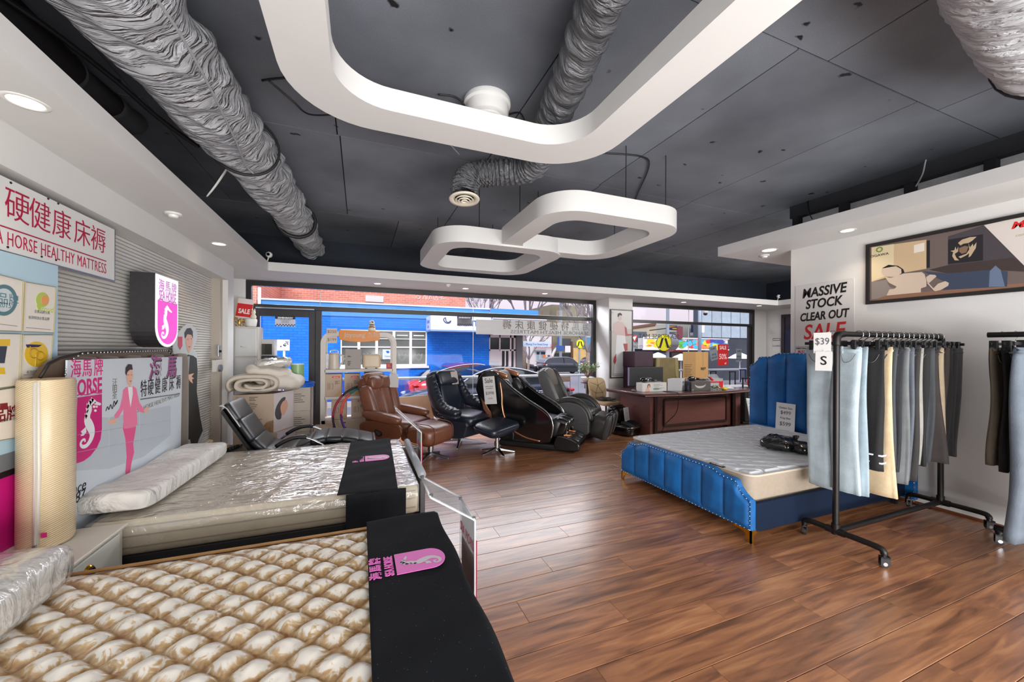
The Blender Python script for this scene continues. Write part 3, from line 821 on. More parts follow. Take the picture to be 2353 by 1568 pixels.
def downlight(x, y, z, label, r=0.055, power=14, warm=(1.0, 0.80, 0.58), lamp=True):
	t = thing('downlight', label, 'light', (x, y, z), 0, 'recessed downlights')
	obj('trim_ring', MB().lathe((0, 0, 0), [(r, -0.001), (r + 0.003, -0.004), (r + 0.018, -0.003), (r + 0.020, 0.0)], 24, caps=False), WHITEPL, t, smooth=True, local=True)
	obj('lens', MB().lathe((0, 0, 0), [(r, -0.002), (0, -0.002)], 24, caps=False), M('lamp_glow', (255, 236, 205), 0.4, emit=6.0), t, local=True)
	if lamp:
		d = bpy.data.lights.new('downlight_lamp', 'SPOT')
		d.energy, d.color, d.spot_size, d.spot_blend, d.shadow_soft_size = power, warm, math.radians(110), 0.7, 0.05
		o = bpy.data.objects.new('downlight_lamp', d); COL.objects.link(o)
		o.location = (0, 0, -0.012); o.parent = t
	return t
downlight(-1.37, 2.35, ZS, 'large warm downlight nearest the camera in left soffit', power=10)
downlight(-1.37, 4.82, ZS, 'small warm downlight at far end of left soffit', power=14)
for x, y, lab in ((0.26, 6.77, 'above the bean-shaped shelf sign'), (1.75, 6.70, 'above the navy reclining chair'), (3.33, 6.69, 'above the grey massage chair'), (6.83, 6.66, 'above the cardboard carton'), (9.03, 6.46, 'furthest right over right window')):
	downlight(x, y, ZS, 'warm downlight in front window soffit ' + lab, power=6, r=0.05)
downlight(4.78, 2.46, 2.765, 'warm downlight in right soffit above the framed picture', power=14)
downlight(4.82, 3.32, 2.765, 'wide unlit downlight at the end of the right soffit', lamp=False, r=0.075)
def detector(x, y, z, label, r=0.055):
	t = thing('smoke_detector', label, 'detector', (x, y, z), 0, 'smoke detectors on soffits')
	obj('base', MB().lathe((0, 0, 0), [(r, 0), (r, -0.012), (r * 0.9, -0.016)], 24), WHITEPL, t, smooth=True, local=True, auto=40)
	obj('dome', MB().lathe((0, 0, 0), [(r * 0.62, -0.016), (r * 0.55, -0.032), (r * 0.4, -0.038)], 24), WHITEPL, t, smooth=True, local=True, auto=40)
detector(-1.40, 3.86, ZS, 'white smoke detector under left soffit between two downlights')
detector(5.02, 3.52, 2.765, 'white smoke detector under end of right soffit')
detector(1.37, 6.40, ZS, 'tiny grey detector under front soffit above window', 0.045)
def ball_cam(x, y, z, label):
	t = thing('ball_sensor', label, 'sensor', (x, y, z), 0, 'ball sensors in the corners')
	obj('stalk', MB().cyl((0, 0, 0), (0.02, -0.01, 0.07), 0.008, n=8), WHITEPL, t, local=True)
	obj('ball', MB().cushion((0.025, -0.012, 0.10), (0.085, 0.085, 0.085), None, 1, 1, 16, 10), WHITEPL, t, smooth=True, local=True)
	obj('lens', MB().cyl((0.024, -0.046, 0.098), (0.023, -0.058, 0.097), 0.02, n=12), BLACKGL, t, local=True)
ball_cam(-1.215, 6.23, 2.69, 'white ball sensor on the soffit corner at the left')
ball_cam(9.37, 6.25, 2.69, 'white ball sensor on the soffit corner at the far right')
# left wall: shutter, signs, boards
ALU = M('shutter_aluminium', (214, 211, 206), 0.32, 0.0, spec=0.6, noise=(3, 0.05))
XS = -1.74
sh = thing('roller_shutter', 'closed silver corrugated roller shutter across the left wall', 'roller shutter', (XS, 4.2, 0))
prof = [(0.0, 0.0), (0.006, 0.003), (0.0095, 0.009), (0.0095, 0.016), (0.006, 0.022), (0.0, 0.0255), (-0.003, 0.027)]
slat = MB()
for y in (2.3, 5.835):
	slat.v += [Vector((x, y - 4.2, z)) for x, z in prof]
k = len(prof)
slat.f += [(i, i + 1, k + i + 1, k + i) for i in range(k - 1)]
slat_me = mesh_of('slat', slat, ALU, smooth=True)
z = 0.02
while z < 2.37:
	o = bpy.data.objects.new('slat', slat_me); COL.objects.link(o); o.parent = sh; o.location = (0, 0, z)
	z += 0.0285
obj('guide_rail', MB().bx(-1.80, -1.645, 5.835, 5.93, 0, 2.36), M('guide_rail_paint', (176, 166, 154), 0.5), sh)
obj('backing', MB().bx(-1.80, -1.755, 2.3, 5.84, 0, 2.5), ALU, sh)
ks = thing('key_switch', 'grey key switch box on the shutter guide rail', 'switch', (-1.64, 5.70, 1.28))
obj('box', MB().bx(-1.645, -1.60, 5.56, 5.78, 1.20, 1.34), GREYW, ks, bevel=0.004)
obj('dial', MB().cyl((-1.60, 5.66, 1.24), (-1.575, 5.66, 1.24), 0.045, n=20), STEEL, ks)
obj('lock_plate', MB().bx(-1.645, -1.63, 5.74, 5.82, 1.38, 1.52), STEEL, ks, bevel=0.003)
obj('key_slot', MB().bx(-1.632, -1.612, 5.77, 5.79, 1.43, 1.46), DARK, ks)
NX = Vector((1, 0, 0))
def lw(x, y, z):     # plane facing the room on the left wall
	return frame((x, y, z), (0, 1, 0), (0, 0, 1))
CRIM = M('crimson_print', (168, 22, 62), 0.5)
MAG = M('magenta_print', (206, 24, 130), 0.45)
PINK = M('pink_print', (236, 120, 160), 0.5)
PINKD = M('deep_pink_print', (226, 84, 140), 0.5)
SKIN = M('skin_print', (226, 176, 152), 0.5)
HAIR = M('dark_hair_print', (38, 34, 38), 0.5)
# long red-lettered sign board
XB = -1.62
sg = thing('sign_board', 'long white sign board with crimson Chinese and English lettering under left bulkhead', 'sign', (XB, 3.0, 2.1))
c = [PX(262, 638, XB), PX(262, 527, XB)]
yR, zb, zt = c[0].y, c[0].z - 0.0, 2.24
zb = 1.965; zt = 2.325
obj('panel', MB().bx(XB - 0.012, XB, 1.4, yR, zb, zt), M('sign_white', (222, 222, 220), 0.4), sg)
obj('edge_strip', MB().bx(XB - 0.014, XB + 0.003, yR, yR + 0.008, zb - 0.004, zt).bx(XB - 0.014, XB + 0.004, 1.4, yR, zb - 0.012, zb), STEEL, sg)
for i, ch in enumerate('健康床褥'):
	pass
for i, (u, v) in enumerate(((40, 477), (92, 502), (142, 523), (189, 536), (226, 547))):
	p = PX(u, v, XB)
	text('character', '硬健康床褥'[i], lw(XB + 0.001, p.y, 2.195), 0.175, CRIM, sg, 'CENTER', sx=0.92, bold=-0.001)
obj('rule_line', MB().bx(XB, XB + 0.0015, 1.4, PX(244, 585, XB).y, 2.078, 2.085), CRIM, sg)
pe = PX(244, 600, XB)
text('lettering', 'SEA HORSE HEALTHY MATTRESS', lw(XB + 0.001, pe.y, 2.025), 0.098, CRIM, sg, 'RIGHT', sx=0.60, bold=-0.0008, spacing=1.08)
for k, (u, v) in enumerate(((24, 420), (110, 457), (133, 468), (17, 568), (95, 590), (128, 598))):
	p = PX(u, v, XB)
	obj('screw', MB().cyl((XB, p.y, p.z), (XB + 0.003, p.y, p.z), 0.006, n=8), BLACKPL, sg)
# board of award certificates on a magenta display panel
XC = -1.60
cb = thing('award_board', 'pale blue display board of award certificates beside the shutter', 'display board', (XC, 2.6, 0))
p1 = PX(133, 700, XC)
obj('panel', MB().bx(XC - 0.02, XC, 1.5, p1.y, 0.96, 1.955), M('pale_blue_board', (176, 205, 220), 0.35), cb)
obj('side_edge', MB().bx(XC - 0.06, XC - 0.02, 1.5, p1.y + 0.02, 0.2, 1.955), MAG, cb)
obj('silver_band', MB().bx(XC - 0.01, XC + 0.002, 1.5, PX(42, 1040, XC).y + 0.06, 0.89, 0.975), M('silver_band_paint', (120, 122, 126), 0.35), cb)
obj('black_band', MB().bx(XC - 0.01, XC + 0.003, 1.5, PX(42, 1060, XC).y + 0.06, 0.862, 0.892), BLACKPL, cb)
obj('lower_panel', MB().bx(XC - 0.01, XC, 1.5, PX(42, 1100, XC).y + 0.06, 0.2, 0.865), MAG, cb)
CERT = M('certificate_paper', (222, 216, 206), 0.4, noise=(2, 0.04))
def cert(px4):
	pts = [PX(u, v, XC + 0.004) for u, v in px4]
	o = poly('certificate', pts, CERT, cb, NX, 0.006)
	obj('border', MB().tube([p + NX * 0.008 for p in pts], 0.0025, 4, closed=True), M('gilt_border', (150, 138, 96), 0.4), cb)
	return pts
cert([(53, 648), (124, 660), (119, 765), (48, 762)])
cert([(-60, 618), (48, 645), (45, 762), (-60, 758)])
cert([(48, 770), (117, 770), (110, 858), (45, 873)])
cert([(-60, 766), (43, 768), (38, 886), (-60, 900)])
cert([(-60, 905), (38, 890), (36, 1006), (-60, 1022)])
def disc(name, u, v, ru, rv, mat, par, x, sides=28, t=0.0012):
	return poly(name, [PX(u + ru * math.cos(2 * PI * k / sides), v + rv * math.sin(2 * PI * k / sides), x) for k in range(sides)], mat, par, NX, t)
xq = XC + 0.0105
disc('green_emblem', 97, 689, 15, 17, M('lime_print', (176, 196, 92), 0.5), cb, xq)
disc('orange_emblem', 103, 690, 9, 11, M('orange_print', (224, 156, 92), 0.5), cb, xq + 0.001)
poly('emblem_stem', [PX(u, v, xq) for u, v in ((86, 690), (93, 690), (94, 712), (88, 714), (84, 704))], M('lime_print', (176, 196, 92), 0.5), cb, NX, 0.001)
text('lettering', 'Proud', lw(xq, PX(104, 711, xq).y, PX(104, 711, xq).z), 0.045, M('lime_print', (176, 196, 92), 0.5), cb, 'CENTER', shear=0.3)
disc('teal_medal', 8, 690, 31, 36, M('teal_print', (84, 122, 132), 0.45), cb, xq)
disc('medal_face', 8, 690, 23, 27, M('pale_print', (196, 206, 208), 0.45), cb, xq + 0.001)
text('lettering', '品牌', lw(xq + 0.002, PX(18, 690, xq).y, PX(18, 690, xq).z), 0.06, M('teal_print', (84, 122, 132), 0.45), cb, 'CENTER')
text('lettering', '2015', lw(xq + 0.002, PX(10, 702, xq).y, PX(10, 702, xq).z), 0.035, M('teal_print', (84, 122, 132), 0.45), cb, 'CENTER')
disc('gold_medal', 83, 814, 27, 29, M('gold_print', (220, 180, 40), 0.35), cb, xq)
poly('dark_stroke', [PX(u, v, xq + 0.001) for u, v in ((59, 792), (75, 792), (96, 793), (88, 798), (62, 799))], M('navy_print', (30, 36, 82), 0.5), cb, NX, 0.001)
for u, v, r in ((78, 812, 10), (92, 818, 9)):
	obj('medal_ring', MB().tube([PX(u + r * math.cos(a), v + r * 1.1 * math.sin(a), xq + 0.002) for a in [2 * PI * k / 20 for k in range(20)]], 0.003, 5, closed=True), M('gold_dark_print', (168, 128, 30), 0.35), cb)
obj('medal_stroke', MB().tube([PX(69, 796, xq + 0.002), PX(69, 820, xq + 0.002)], 0.003, 5).tube([PX(83, 815, xq + 0.002), PX(82, 842, xq + 0.002)], 0.003, 5), M('gold_dark_print', (168, 128, 30), 0.35), cb)
poly('trophy_print', [PX(u, v, xq) for u, v in ((-20, 796), (16, 796), (10, 835), (-14, 835))], M('slate_print', (52, 60, 76), 0.5), cb, NX, 0.001)
poly('trophy_rim', [PX(u, v, xq) for u, v in ((-24, 780), (23, 780), (22, 795), (-22, 795))], M('gold_print', (220, 180, 40), 0.35), cb, NX, 0.001)
poly('trophy_foot', [PX(u, v, xq) for u, v in ((-18, 845), (10, 845), (12, 860), (-20, 860))], M('gold_print', (220, 180, 40), 0.35), cb, NX, 0.001)
text('lettering', '品牌', lw(xq, PX(14, 954, xq).y, PX(14, 954, xq).z), 0.075, M('maroon_print', (120, 30, 40), 0.5), cb, 'CENTER', bold=0.001)
poly('maroon_stamp', [PX(u, v, xq) for u, v in ((0, 928), (17, 926), (17, 941), (0, 943))], M('maroon_print', (120, 30, 40), 0.5), cb, NX, 0.001)
for (u, v, s) in ((97, 718, '企業品牌大獎'), (80, 855, '香港超級品牌'), (18, 965, '品牌 2013'), (90, 732, '香港特別企業品牌')):
	p = PX(u, v, xq)
	text('small_lettering', s, lw(xq, p.y, p.z), 0.018, M('grey_print', (130, 128, 124), 0.5), cb, 'CENTER')
for v0, v1, w0, w1 in ((753, 758, 60, 116), (745, 750, 0, 40), (862, 858, 55, 105)):
	obj('ruled_line', MB().tube([PX(w0, v0, xq), PX(w1, v1, xq)], 0.0014, 4), M('grey_print', (130, 128, 124), 0.5), cb)
# seahorse outline in a 0..1 box (x right, y up), head looking right; spine stroke list with widths
def seahorse(name, fr, s, mat, parent, back=None):
	spine = [(0.62, 0.90, .03), (0.52, 0.93, .07), (0.44, 0.87, .08), (0.45, 0.78, .075), (0.40, 0.70, .085), (0.38, 0.60, .11), (0.44, 0.50, .125), (0.50, 0.40, .115), (0.52, 0.30, .09), (0.47, 0.20, .065), (0.37, 0.13, .05), (0.26, 0.13, .042), (0.20, 0.19, .036), (0.24, 0.25, .03), (0.31, 0.25, .026), (0.32, 0.20, .02)]
	P = smoothpts([Vector((a, b, w)) for a, b, w in spine], 4, False)
	Lp, Rp = [], []
	for i, p in enumerate(P):
		t = (P[min(i + 1, len(P) - 1)] - P[max(i - 1, 0)]); t.z = 0; t.normalize()
		n = Vector((-t.y, t.x, 0))
		Lp.append(Vector((p.x, p.y, 0)) + n * p.z * 0.8); Rp.append(Vector((p.x, p.y, 0)) - n * p.z * 0.8)
	mb = MB()
	for i in range(len(P) - 1):
		mb.v += [fr @ (q * s) for q in (Lp[i], Rp[i], Rp[i + 1], Lp[i + 1])]
		mb.f.append((len(mb.v) - 4, len(mb.v) - 3, len(mb.v) - 2, len(mb.v) - 1))
	def pg(pts):
		k = len(mb.v); mb.v.extend(fr @ (Vector((a, b, 0)) * s) for a, b in pts); mb.f.append(tuple(range(k, k + len(pts))))
	pg([(0.60, 0.93), (0.78, 0.86), (0.79, 0.83), (0.74, 0.82), (0.58, 0.86)])           # snout
	for a, b in ((0.42, 0.98), (0.48, 1.02), (0.35, 0.92), (0.33, 0.84), (0.30, 0.74)):    # crest spikes
		pg([(a, b), (a + 0.09, b - 0.06), (a + 0.04, b - 0.12)])
	pg([(0.34, 0.48), (0.20, 0.42), (0.24, 0.38), (0.19, 0.34), (0.28, 0.33), (0.36, 0.38)])  # fin
	return obj(name, mb, mat, parent)
def shield_pts(w, h, n=14, k=0.40):
	pts = [(-w / 2, h / 2), (w / 2, h / 2), (w / 2, -h / 2 + w * k)]
	pts += [(w / 2 * math.cos(a), -h / 2 + w * k - w * k * math.sin(a)) for a in [PI * i / n for i in range(1, n)]]
	pts += [(-w / 2, -h / 2 + w * k)]
	return pts
# lit shield sign standing proud of the shutter
ss = thing('shield_sign', 'backlit shield-shaped sign with white seahorse on pink fixed to shutter', 'sign', (-1.55, 4.15, 1.9))
XH = -1.52
q = [PX(358, 627, XH), PX(410, 634, XH), PX(410, 700, XH), PX(383, 799, XH), PX(358, 790, XH)]
y0, y1, zt_, zb_ = q[0].y, q[1].y, q[0].z, q[3].z
w_, h_ = y1 - y0, zt_ - zb_
F_ = lw(XH, (y0 + y1) / 2, (zt_ + zb_) / 2)
sp_ = shield_pts(w_, h_)
obj('sign_case', MB().prism([F_ @ Vector((x, y, -0.16)) for x, y in sp_], (0.155, 0, 0)), M('dark_sign_case', (46, 45, 46), 0.5, noise=(30, 0.2)), ss)
obj('lit_face', MB().prism([F_ @ Vector((x * 0.97, y * 0.985, -0.005)) for x, y in sp_], (0.006, 0, 0)), M('lit_white_face', (236, 240, 246), 0.3, emit=0.75), ss)
sp2 = shield_pts(w_ * 0.86, h_ * 0.60)
F2 = lw(XH + 0.0015, (y0 + y1) / 2, (zt_ + zb_) / 2 - h_ * 0.155)
obj('pink_field', MB().prism([F2 @ Vector((x, y, 0)) for x, y in sp2], (0.0012, 0, 0)), M('lit_pink_face', (228, 74, 190), 0.3, emit=0.75), ss)
seahorse('seahorse', F2 @ Matrix.Translation((-w_ * 0.42, -h_ * 0.27, 0.0016)), h_ * 0.52, M('lit_white_face', (236, 240, 246), 0.3, emit=0.75), ss)
LP = M('lilac_print', (196, 120, 186), 0.4, emit=0.4)
text('lettering', 'SEA HORSE', lw(XH + 0.002, (y0 + y1) / 2, zt_ - h_ * 0.29), 0.115, LP, ss, 'CENTER', sx=w_ * 0.86 / 0.66, bold=0.001)
for i, ch in enumerate('海馬牌'):
	text('character', ch, lw(XH + 0.002, y0 + w_ * (0.22 + 0.28 * i), zt_ - h_ * 0.15), 0.10, LP, ss, 'CENTER')
obj('wave_line', MB().tube([(XH + 0.003, y0 + w_ * (0.09 + 0.82 * i / 16), zt_ - h_ * 0.355 + 0.008 * math.sin(i * PI / 4)) for i in range(17)], 0.004, 5), LP, ss)
# standee: life-size printed man in a long coat (a flat board)
XM = -1.66
sd = thing('standee', 'flat cut-out board of a man in a long dark coat before the shutter', 'standee', (XM, 5.3, 0))
def PM(pts, e=0.0):
	return [PX(u, v, XM + e) for u, v in pts]
out = [(413, 762), (425, 748), (440, 747), (452, 760), (453, 780), (444, 802), (452, 812), (455, 850), (453, 900), (460, 960), (467, 990), (457, 1030), (410, 1040), (408, 1000), (404, 900), (398, 800), (404, 770)]
obj('board', MB().prism(PM(smoothpts([Vector((a, b, 0)) for a, b in out], 3) and [(p.x, p.y) for p in smoothpts([Vector((a, b, 0)) for a, b in out], 3)]), (-0.006, 0, 0)), M('standee_board', (206, 212, 212), 0.45), sd)
COAT = M('dark_coat_print', (34, 38, 36), 0.5, noise=(5, 0.2))
poly('coat_print', PM([(420, 824), (432, 815), (444, 818), (452, 824), (454, 850), (452, 900), (460, 960), (466, 990), (457, 1010), (452, 1025), (440, 1026), (437, 1010), (425, 1012), (412, 1032), (411, 1000), (414, 930), (416, 870), (416, 832)], 0.001), COAT, sd, NX, 0.0008)
poly('shirt_print', PM([(428, 822), (436, 818), (434, 850), (432, 868), (425, 866), (426, 840)], 0.002), M('grey_shirt_print', (156, 162, 164), 0.5), sd, NX, 0.0008)
poly('face_print', PM([(427, 775), (432, 768), (440, 770), (443, 785), (440, 800), (434, 812), (430, 802), (427, 790)], 0.002), SKIN, sd, NX, 0.0008)
poly('hair_print', PM([(425, 778), (424, 765), (430, 755), (438, 754), (443, 762), (443, 778), (440, 770), (430, 768), (427, 775)], 0.003), HAIR, sd, NX, 0.0008)
poly('hand_print', PM([(432, 862), (438, 860), (446, 858), (440, 866), (446, 870), (441, 872), (443, 882), (436, 876), (432, 868)], 0.003), SKIN, sd, NX, 0.0008)
poly('badge_print', PM([(409, 774), (419, 774), (419, 795), (414, 804), (409, 795)], 0.002), M('badge_red_print', (206, 70, 96), 0.5), sd, NX, 0.0008)
# brown studded headboard behind the banner, bed 2
BRV = M('brown_velvet', (92, 74, 56), 0.7, noise=(5, 0.2), sheen=0.3)
hb = thing('headboard', 'brown upholstered headboard with studs behind the white banner', 'headboard', (-1.56, 3.7, 0))
XHB = -1.535
def PB(pts, x=XHB): return [PX(u, v, x) for u, v in pts]
outl = [(60, 1010), (92, 872), (112, 838), (138, 825), (190, 812), (385, 805), (410, 830), (430, 860), (430, 1010)]
obj('panel', MB().prism(PB(outl), (-0.035, 0, 0)), BRV, hb, bevel=0.006)
for i in range(5):
	a = PB([(150 + 62 * i, 818 - 2 * i)])[0]
	obj('channel', MB().cushion((XHB + 0.004, a.y + 0.13, 0.93), (0.05, 0.29, 1.02), None, 0.3, 0.4, 16, 10), BRV, hb, smooth=True)
obj('piping', MB().tube(PB([(92, 868), (112, 836), (138, 823), (190, 811), (385, 804), (410, 828)], XHB + 0.02), 0.008, 6), M('black_piping', (30, 26, 24), 0.5), hb, smooth=True)
studs = MB()
SP = PB([(150, 872), (152, 850), (160, 830), (190, 813), (215, 811), (385, 806), (400, 818)], XHB + 0.03)
for i in range(len(SP) - 1):
	n = max(2, int((SP[i + 1] - SP[i]).length / 0.035))
	for k_ in range(n):
		studs.cushion(SP[i].lerp(SP[i + 1], k_ / n), (0.008, 0.014, 0.014), None, 1, 1, 8, 5)
tag(obj('studs', studs, STEEL, hb), kind='stuff')
# printed banner leaning against the headboard
XN = -1.50
bn = thing('banner_board', 'large white printed banner of a woman in pink suit against the headboard', 'banner', (XN, 3.8, 0.9))
def PN(pts, e=0.0): return [PX(u, v, XN + e) for u, v in pts]
A, B = PX(155, 828, XN), PX(419, 820, XN)
obj('board', MB().prism([(XN, A.y, A.z), (XN, B.y, B.z), (XN, B.y - 0.03, 0.36), (XN, A.y - 0.02, 0.40)], (-0.008, 0, 0)), M('banner_print', (204, 212, 220), 0.35, noise=(1.2, 0.05)), bn)
poly('shelf_print', PN([(178, 955), (250, 960), (392, 932), (392, 1000), (330, 1050), (250, 1078), (176, 1082)], 0.0005), M('pale_grey_print', (186, 194, 202), 0.4), bn, NX, 0.0005)
for a, b in (((178, 1000), (392, 965)), ((177, 1040), (380, 1000)), ((250, 960), (250, 1078)), ((320, 948), (322, 1052))):
	obj('shelf_line', MB().tube([PX(*a, XN + 0.001), PX(*b, XN + 0.001)], 0.002, 4), M('line_print', (160, 168, 176), 0.5), bn)
FS = [(178, 914), (234, 906), (234, 985), (231, 1010), (222, 1030), (208, 1048), (192, 1060), (178, 1065), (172, 1065)]
poly('shield_print', PN(FS, 0.001), M('banner_magenta_print', (206, 18, 118), 0.4), bn, NX, 0.0006)
a, b = PX(172, 1058, XN), PX(234, 910, XN)
seahorse('seahorse', lw(XN + 0.0022, a.y - 0.02, a.z + 0.02), b.z - a.z - 0.02, M('white_print', (232, 234, 236), 0.5), bn)
for (u, v, r) in ((218, 922, 2.5), (216, 935, 3), (222, 935, 2.5), (219, 944, 3)):
	disc('bubble', u, v, r, r, M('white_print', (232, 234, 236), 0.5), bn, XN + 0.002, 10, 0.0006)
obj('wave_line', MB().tube([PX(178 + 56 * i / 12, 909 - 7 * i / 12 - 1.5 * math.sin(i), XN + 0.002) for i in range(13)], 0.003, 4), M('banner_magenta_print', (206, 18, 118), 0.4), bn)
pt = PX(179, 890, XN); pe_ = PX(234, 880, XN)
text('lettering', 'SEA HORSE', lw(XN + 0.001, pe_.y, pt.z - 0.01), 0.128, M('banner_magenta_print', (206, 18, 118), 0.4), bn, 'RIGHT', sx=0.74, bold=0.003)
for i, ch in enumerate('海馬牌'):
	p = PX(174 + 26 * i, 850 - 1.5 * i, XN)
	text('character', ch, lw(XN + 0.001, p.y, p.z), 0.115, M('banner_magenta_print', (206, 18, 118), 0.4), bn, 'CENTER', sx=0.8)
for i, ch in enumerate('海馬'):
	p = PX(355 + 38 * i, 849 - 3 * i, XN)
	for dx, mt in ((0.012, HAIR), (0.0, M('mauve_print', (150, 70, 130), 0.45))):
		text('character', ch, lw(XN + (0.001 if dx else 0.002), p.y + dx, p.z - dx), 0.20, mt, bn, 'CENTER', sx=0.95, bold=0.003, shear=0.15)
p = PX(415, 887, XN)
for i, ch in enumerate('特硬健康床褥'):
	pc = PX(330 + 16 * i, 896 - 3.1 * i, XN)
	text('character', ch, lw(XN + 0.001, pc.y, pc.z), 0.135, LETB, bn, 'CENTER', sx=0.7)
obj('rule_line', MB().tube([PX(323, 918, XN + 0.001), PX(413, 905, XN + 0.001)], 0.004, 4), LETB, bn)
pc = PX(368, 922, XN)
text('lettering', 'SEA HORSE HEALTHY MATTRESS', lw(XN + 0.001, pc.y, pc.z - 0.005) @ rot('Z', 3), 0.048, M('grey_print', (130, 128, 124), 0.5), bn, 'CENTER')
for s_, u, v, sz in (('Since', 181, 1113, 0.085), ('1987', 178, 1136, 0.085)):
	pc = PX(u + 16, v, XN)
	text('lettering', s_, lw(XN + 0.001, pc.y, pc.z), sz, LETB, bn, 'RIGHT', shear=0.2)
for i, ch in enumerate('汪明荃'):
	pc = PX(263, 880 + 15 * i, XN)
	text('character', ch, lw(XN + 0.001, pc.y, pc.z), 0.055, M('grey_print', (130, 128, 124), 0.5), bn, 'CENTER')
obj('signature', MB().tube(smoothpts([PX(u, v, XN + 0.001) for u, v in ((243, 945), (247, 935), (250, 942), (254, 930), (258, 940), (262, 922), (266, 930), (270, 920), (262, 935))], 4, False), 0.0025, 4), LETB, bn)
# the printed woman
poly('trousers_print', PN([(284, 968), (311, 965), (312, 985), (306, 1020), (308, 1040), (303, 1060), (297, 1094), (288, 1092), (291, 1050), (288, 1010), (282, 985)], 0.001), PINKD, bn, NX, 0.0006)
poly('jacket_print', PN([(283, 897), (290, 890), (306, 888), (313, 893), (320, 925), (332, 942), (330, 950), (318, 945), (313, 935), (316, 975), (308, 983), (285, 986), (283, 960), (284, 940), (272, 960), (265, 962), (263, 955), (275, 938), (281, 915)], 0.0016), PINK, bn, NX, 0.0006)
poly('blouse_print', PN([(294, 890), (304, 889), (305, 905), (300, 935), (297, 915)], 0.0022), M('white_print', (232, 234, 236), 0.5), bn, NX, 0.0006)
poly('face_print', PN([(290, 852), (296, 847), (304, 850), (306, 865), (303, 880), (299, 889), (294, 884), (291, 870)], 0.0022), SKIN, bn, NX, 0.0006)
poly('hair_print', PN([(288, 858), (289, 845), (295, 837), (303, 838), (305, 850), (298, 850), (292, 856), (291, 864)], 0.0028), HAIR, bn, NX, 0.0006)
poly('hand_print', PN([(266, 962), (258, 964), (249, 968), (250, 976), (260, 975), (268, 970)], 0.0028), SKIN, bn, NX, 0.0006)
poly('other_hand_print', PN([(330, 943), (336, 936), (343, 938), (340, 945), (334, 950)], 0.0028), SKIN, bn, NX, 0.0006)
FEAT = M('feature_print', (120, 70, 66), 0.5)
for q in (((293, 862), (296, 861), (296, 863)), ((300, 862), (303, 861), (303, 863)), ((297, 876), (302, 875), (300, 878))):
	poly('feature_print', PN(q, 0.0034), FEAT, bn, NX, 0.0005)
for q in (((429, 780), (433, 779), (433, 781)), ((437, 779), (441, 778), (441, 780)), ((432, 797), (438, 796), (435, 799))):
	poly('feature_print', PM(q, 0.0036), FEAT, sd, NX, 0.0005)
poly('shoe_print', PN([(298, 1092), (288, 1092), (286, 1098), (296, 1096)], 0.0028), SKIN, bn, NX, 0.0006)
# the two display beds on the left
def quilt_mat():
	m = bpy.data.materials.new('gold_damask_painted_sheen'); m.use_nodes = True
	n, l = m.node_tree.nodes, m.node_tree.links
	b = n['Principled BSDF']
	at = n.new('ShaderNodeAttribute'); at.attribute_name = 'puff'  # gold swirl is fabric; tan seams and white tops paint in shade, sheen
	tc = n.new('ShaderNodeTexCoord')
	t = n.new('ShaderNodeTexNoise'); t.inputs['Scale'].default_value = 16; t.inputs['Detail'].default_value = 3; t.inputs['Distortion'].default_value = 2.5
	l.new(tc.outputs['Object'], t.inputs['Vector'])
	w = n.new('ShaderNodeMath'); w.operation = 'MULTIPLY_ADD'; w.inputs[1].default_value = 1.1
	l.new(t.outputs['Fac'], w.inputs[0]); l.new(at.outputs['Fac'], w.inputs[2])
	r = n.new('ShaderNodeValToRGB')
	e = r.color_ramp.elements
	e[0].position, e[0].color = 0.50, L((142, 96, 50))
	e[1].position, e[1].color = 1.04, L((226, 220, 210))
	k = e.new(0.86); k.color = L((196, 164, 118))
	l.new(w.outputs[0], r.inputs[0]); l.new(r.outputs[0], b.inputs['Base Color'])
	b.inputs['Roughness'].default_value = 0.34
	b.inputs['Specular IOR Level'].default_value = 0.9
	b.inputs['Coat Weight'].default_value = 0.35; b.inputs['Coat Roughness'].default_value = 0.3
	return m
BLKV = M('black_velvet', (24, 26, 30), 0.9, spec=0.2)
def lint(m):
	n, l = m.node_tree.nodes, m.node_tree.links
	tc = n.new('ShaderNodeTexCoord'); v = n.new('ShaderNodeTexVoronoi'); v.inputs['Scale'].default_value = 55
	mp = n.new('ShaderNodeMapping'); mp.inputs['Scale'].default_value = (1.0, 0.5, 1.0); mp.inputs['Rotation'].default_value = (0, 0, 0.7)
	r = n.new('ShaderNodeMapRange'); r.inputs['From Min'].default_value = 0.10; r.inputs['From Max'].default_value = 0.04
	t = n.new('ShaderNodeTexNoise'); t.inputs['Scale'].default_value = 4
	mu = n.new('ShaderNodeMath'); mu.operation = 'MULTIPLY'
	mx = n.new('ShaderNodeMixRGB'); mx.inputs[1].default_value = L((24, 26, 30)); mx.inputs[2].default_value = L((112, 116, 122))
	l.new(tc.outputs['Object'], mp.inputs[0]); l.new(mp.outputs[0], v.inputs['Vector']); l.new(v.outputs['Distance'], r.inputs['Value'])
	l.new(tc.outputs['Object'], t.inputs['Vector']); l.new(r.outputs[0], mu.inputs[0]); l.new(t.outputs['Fac'], mu.inputs[1])
	l.new(mu.outputs[0], mx.inputs[0]); l.new(mx.outputs[0], n['Principled BSDF'].inputs['Base Color'])
lint(BLKV)
BLKF = M('black_bed_base', (20, 19, 19), 0.7)
TANP = M('tan_piping', (186, 142, 92), 0.5)
BORD = M('mattress_border', (196, 176, 138), 0.5, noise=(40, 0.12))
bed1 = thing('mattress', 'gold and cream diamond-quilted mattress at the front on a black base', 'mattress', (-0.5, 1.5, 0.27))
X0, X1, Y0, Y1 = -1.50, 0.42, 0.55, 2.31
